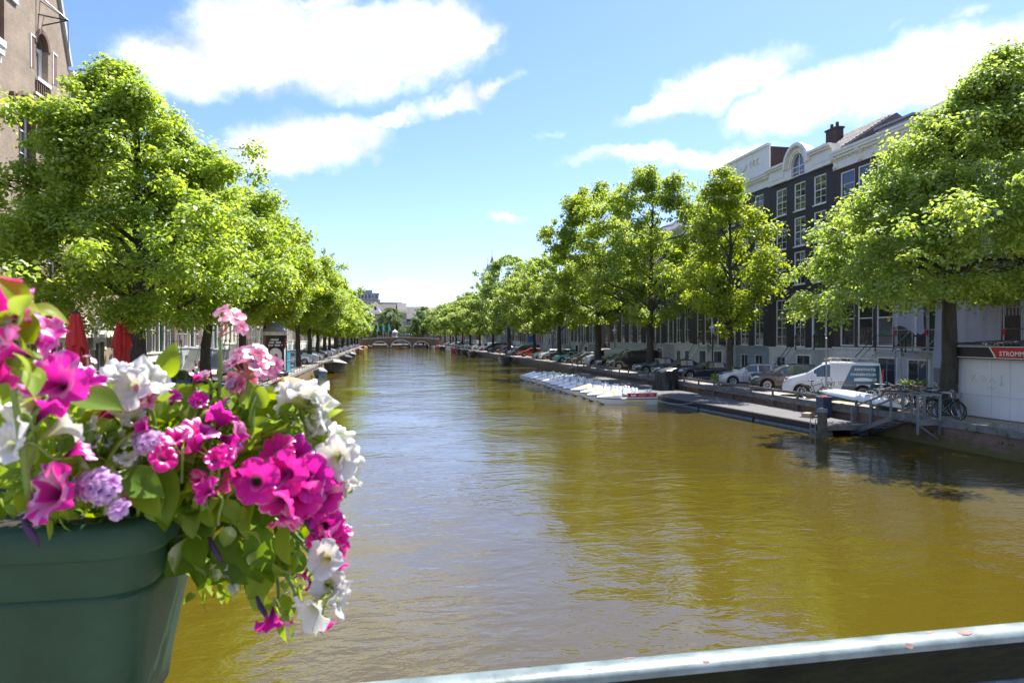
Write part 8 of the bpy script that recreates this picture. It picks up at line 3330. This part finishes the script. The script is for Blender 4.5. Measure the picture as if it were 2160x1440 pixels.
cA = ray(462, 712, .80)
cluster(pg_t, cA, [(ray(x, y, .80 + dz), face_quat(f), s) for (x, y, dz, f, s) in ((468, 655, .0, (-.4, .8, .5), 1.15), (492, 668, -.005, (.3, .7, .6), 1.2), (480, 672, .01, (0, .9, .3), 1.05), (508, 690, .0, (.7, .2, .4), .9))], FL, ray(452, 890, .80), MT['stem'], MT['redstem'])
cB = ray(522, 800, .80)
ptsB = []
g2 = random.Random(6)
for k in range(19):
    t = k / 18
    x = 484 + 92 * t + g2.uniform(-11, 11)
    y = 770 - 24 * math.sin(t * 2.1 + .3) + 55 * max(0, t - .55) + g2.uniform(-18, 16)
    ptsB.append((ray(x, y, .80 + g2.uniform(-.03, .03)), face_quat((t * 1.2 - .5, .8 - .5 * t, .5 + g2.uniform(-.4, .4))), g2.uniform(.85, 1.1)))
cluster(pg_t, cB, ptsB, FL, ray(498, 905, .80), MT['stem'], MT['redstem'])
cC = ray(505, 838, .82)
cluster(pg_t, cC, [(ray(510 + g2.uniform(-24, 24), 812 + g2.uniform(-20, 18), .82 + g2.uniform(-.015, .015)), face_quat((g2.uniform(-.5, .6), g2.uniform(.1, .8), .8)), g2.uniform(.7, .95)) for k in range(12)], FL, ray(470, 900, .83), MT['stem'], MT['redstem'])
cD = ray(310, 850, .70)
cluster(pg_t, cD, [(ray(300 + g2.uniform(-28, 28), 832 + g2.uniform(-14, 14), .69 + g2.uniform(-.015, .01)), face_quat((g2.uniform(-.5, .6), g2.uniform(.1, .8), .8)), g2.uniform(.65, .9)) for k in range(8)], FL, ray(322, 950, .72), MT['stem'], MT['redstem'])
cE = ray(385, 760, .83)
cluster(pg_t, ray(352, 815, .82), [(ray(352 + g2.uniform(-14, 14), 790 + g2.uniform(-12, 12), .82), face_quat((g2.uniform(-.5, .6), .5, .6)), .7) for k in range(5)], FL, ray(360, 900, .82), MT['stem'], MT['redstem'])
cluster(pg_t, ray(185, 780, .70), [(ray(183 + dx, 763 + dy, .7), face_quat((dx / 10, 1, .2)), .35) for dx, dy in ((0, -12), (14, -2))], FL, ray(190, 860, .70), MT['stem'], MT['redstem'])
cluster(pg_t, ray(440, 800, .8), [(ray(430 + g2.uniform(-8, 8), 790 + g2.uniform(-8, 6), .8), face_quat((-.2, .8, .5)), .7) for k in range(3)], FL, ray(435, 880, .81), MT['stem'], MT['redstem'])
# verbena clusters
for (px, py, zc, rx, ry, n) in ((310, 930, .68, 34, 17, 17), (200, 1026, .64, 46, 30, 27), (246, 1074, .65, 16, 13, 7), (55, 806, .60, 34, 16, 14)):
    pts_ = []
    for k in range(n):
        a, rr = k * 2.4 + g2.uniform(-.2, .2), math.sqrt((k + .5) / n) * g2.uniform(.85, 1.12)
        x, y = px + rx * rr * math.cos(a), py + ry * rr * math.sin(a)
        pts_.append((ray(x, y, zc - .010 * (1 - rr * rr) + g2.uniform(-.004, .006)), face_quat((.9 * rr * math.cos(a), .5 - .8 * rr * math.sin(a), .9)), g2.uniform(.85, 1.15)))
    cluster(pv_t, ray(px, py + 6, zc + .012), pts_, VB, ray(px + 20, min(py + 80, 1085), zc + .06), MT['stem'], MT['stem'], 1.0, .0015)

# ---- leaves: placed one by one through the volume of the mound and the trailing shoots
LV = [leaf_mesh(k, .036, .021, MT['f_leaf'], curl=.2 + .12 * k) for k in range(4)]
LVB = [leaf_mesh(k + 5, .046, .029, MT['f_leaf2'] if k != 1 else MT['f_leaf'], curl=.15 + .1 * k) for k in range(3)]
LVS = [leaf_mesh(k + 9, .024, .009, MT['f_leaf'], curl=.3) for k in range(3)]
LVP = [lobed_leaf_mesh(k, .020, MT['f_leaf']) for k in range(3)]


def put_leaf(par, me, p, d_tip, nrm, sc):
    """leaf base at p, pointing along d_tip, upper face along nrm"""
    y = d_tip.normalized()
    z = (nrm - y * nrm.dot(y))
    z = z.normalized() if z.length > 1e-5 else y.orthogonal().normalized()
    x = y.cross(z)
    o = obj('leaf', me, par, p - par.location)
    o.rotation_mode = 'QUATERNION'
    o.rotation_quaternion = Matrix((x, y, z)).transposed().to_quaternion()
    o.scale = (sc, sc, sc)
    return o


def rnd_dir(up=.5):
    while True:
        v = Vector((rng.uniform(-1, 1), rng.uniform(-1, 1), rng.uniform(-1, 1)))
        if .1 < v.length < 1:
            break
    return v.normalized() + UPV * up


def fill(par, n, x0, x1, y0, y1, z0, z1, meshes, sc=(.7, 1.2), down=0.0, up=.5, mask=None, toward=0.35):
    k = 0
    tries = 0
    while k < n and tries < n * 8:
        tries += 1
        px, py = rng.uniform(x0, x1), rng.uniform(y0, y1)
        if mask and not mask(px, py):
            continue
        d0 = .585 + .00034 * px
        zc = rng.uniform(max(z0, d0 + (.0 if py > 1060 else .015)), max(z1, d0 + .16)) if z0 > .6 else rng.uniform(z0, z1)
        p = ray(px, py, zc)
        d = rnd_dir(.15 - down)
        put_leaf(par, meshes[rng.randrange(len(meshes))], p, d, rnd_dir(up) + UPV * .6 + CAM_T * toward, rng.uniform(*sc))
        k += 1


mound = lambda x, y: y > 845 - 10 * math.sin(x / 60) and not (x > 560 and y < 880 + .1 * (x - 560))
fill(pm_t, 170, 0, 560, 850, 1085, .66, .92, LV + LVB[:1], (.7, 1.15), mask=mound)
fill(pm_t, 60, 120, 420, 930, 1085, .64, .80, LVB, (.8, 1.3), mask=mound)
fill(pw_t, 150, 0, 400, 840, 1060, .62, .90, LV, (.6, 1.1), mask=mound)
fill(pw_t, 70, 540, 700, 845, 1000, .80, .95, LV + LVS, (.6, 1.0), mask=lambda x, y: y > 850 + .25 * abs(x - 620))
fill(pw_t, 40, 630, 745, 930, 1060, .83, .92, LVS + LV, (.6, 1.0))
fill(pm_t, 55, 380, 640, 1040, 1180, .80, .95, LVB, (.8, 1.35), down=.4)
fill(pm_t, 30, 430, 620, 1150, 1290, .82, .95, LVB + LV, (.8, 1.25), down=.6, mask=lambda x, y: x > 430 + (y - 1150) * .65)
fill(pw_t, 40, 560, 700, 1080, 1320, .82, .92, LVS + LV, (.6, 1.0), down=.6, mask=lambda x, y: abs(x - 640) < 70 - (y - 1080) * .12)
fill(pw_t, 24, 405, 500, 1170, 1270, .85, .92, LVS, (.8, 1.3), down=.2, mask=lambda x, y: abs(y - 1215) < 40)
fill(pm_t, 26, 0, 75, 640, 800, .46, .56, LV, (.55, .95), up=.7)
fill(pg_t, 80, 350, 610, 838, 960, .78, .92, LVP, (.7, 1.15))
fill(pg_t, 24, 200, 350, 830, 960, .70, .80, LVP, (.6, 1.0))
fill(pv_t, 130, 0, 420, 930, 1095, .62, .74, LVS + LV[:1], (.7, 1.2))
fill(pv_t, 40, 60, 330, 845, 930, .62, .74, LVS, (.8, 1.3))
fill(pg_t, 110, 0, 560, 835, 1075, .62, .70, LV + LVS + LVS, (.55, .95), mask=mound)
fill(pv_t, 110, 330, 640, 850, 1080, .70, .78, LVS + LV, (.6, 1.0), mask=lambda x, y: mound(x, y) and not (x > 480 and y > 930))
fill(pw_t, 50, 380, 640, 1050, 1200, .78, .88, LVS + LV, (.6, 1.0), down=.3, mask=lambda x, y: not (x > 480 and y < 1120))
# some big leaves seen clearly in the picture
for (px, py, zc, tip, nrm, sc, me) in ((-12, 786, .56, (1, -.10, 0), (0, 1, .5), .95, LVB[0]), (345, 975, .70, (.1, -1, .2), (.1, .1, 1), 1.35, LVB[2]), (300, 985, .70, (.4, -.6, .4), (-.4, .5, .8), 1.3, LVB[1]),
                                           (250, 1000, .68, (.8, -.3, .2), (0, .7, .7), 1.2, LVB[0]), (400, 1050, .8, (.6, -.3, 0), (0, .8, .6), 1.3, LVB[1]), (545, 1105, .82, (.2, -1, .1), (0, .3, 1), 1.35, LVB[2]), (520, 1130, .83, (.35, -1, .1), (.2, .2, 1), 1.3, LVB[0]),
                                           (590, 1180, .84, (-.6, -.7, .1), (0, .5, .8), 1.35, LVB[1]), (440, 1085, .82, (-.2, -1, .2), (-.2, .2, 1), 1.4, LVB[1]), (480, 1110, .83, (.1, -1, 0), (.1, .3, 1), 1.4, LVB[2]), (150, 835, .62, (.9, -.2, .1), (0, .8, .5), 1.1, LVB[0]), (560, 860, .8, (-.3, .6, .2), (.2, .5, .8), 1.0, LV[1]), (350, 800, .72, (.2, .9, 0), (.3, .2, .9), 1.1, LV[2])):
    put_leaf(pm_t, me, ray(px, py, zc), CAM_R * tip[0] + UPV * tip[1] + CAM_T * tip[2], CAM_R * nrm[0] + UPV * nrm[1] + CAM_T * nrm[2], sc)
# withered petunia blooms
wm = mat('withered_petal', (.045, .012, .07), .7, var=.4, scale=80)
for (px, py, zc) in ((45, 1112, .63), (440, 1155, .8), (640, 1105, .79), (540, 1280, .8)):
    p = ray(px, py, zc) - pm_t.location
    MB().tube([p + Vector((0, 0, .012)), p + Vector((.004, 0, 0)), p + Vector((.010, 0, -.010)), p + Vector((.013, .003, -.02))], [.002, .0035, .003, .001], 7).build('withered_bloom', wm, pm_t, 180)
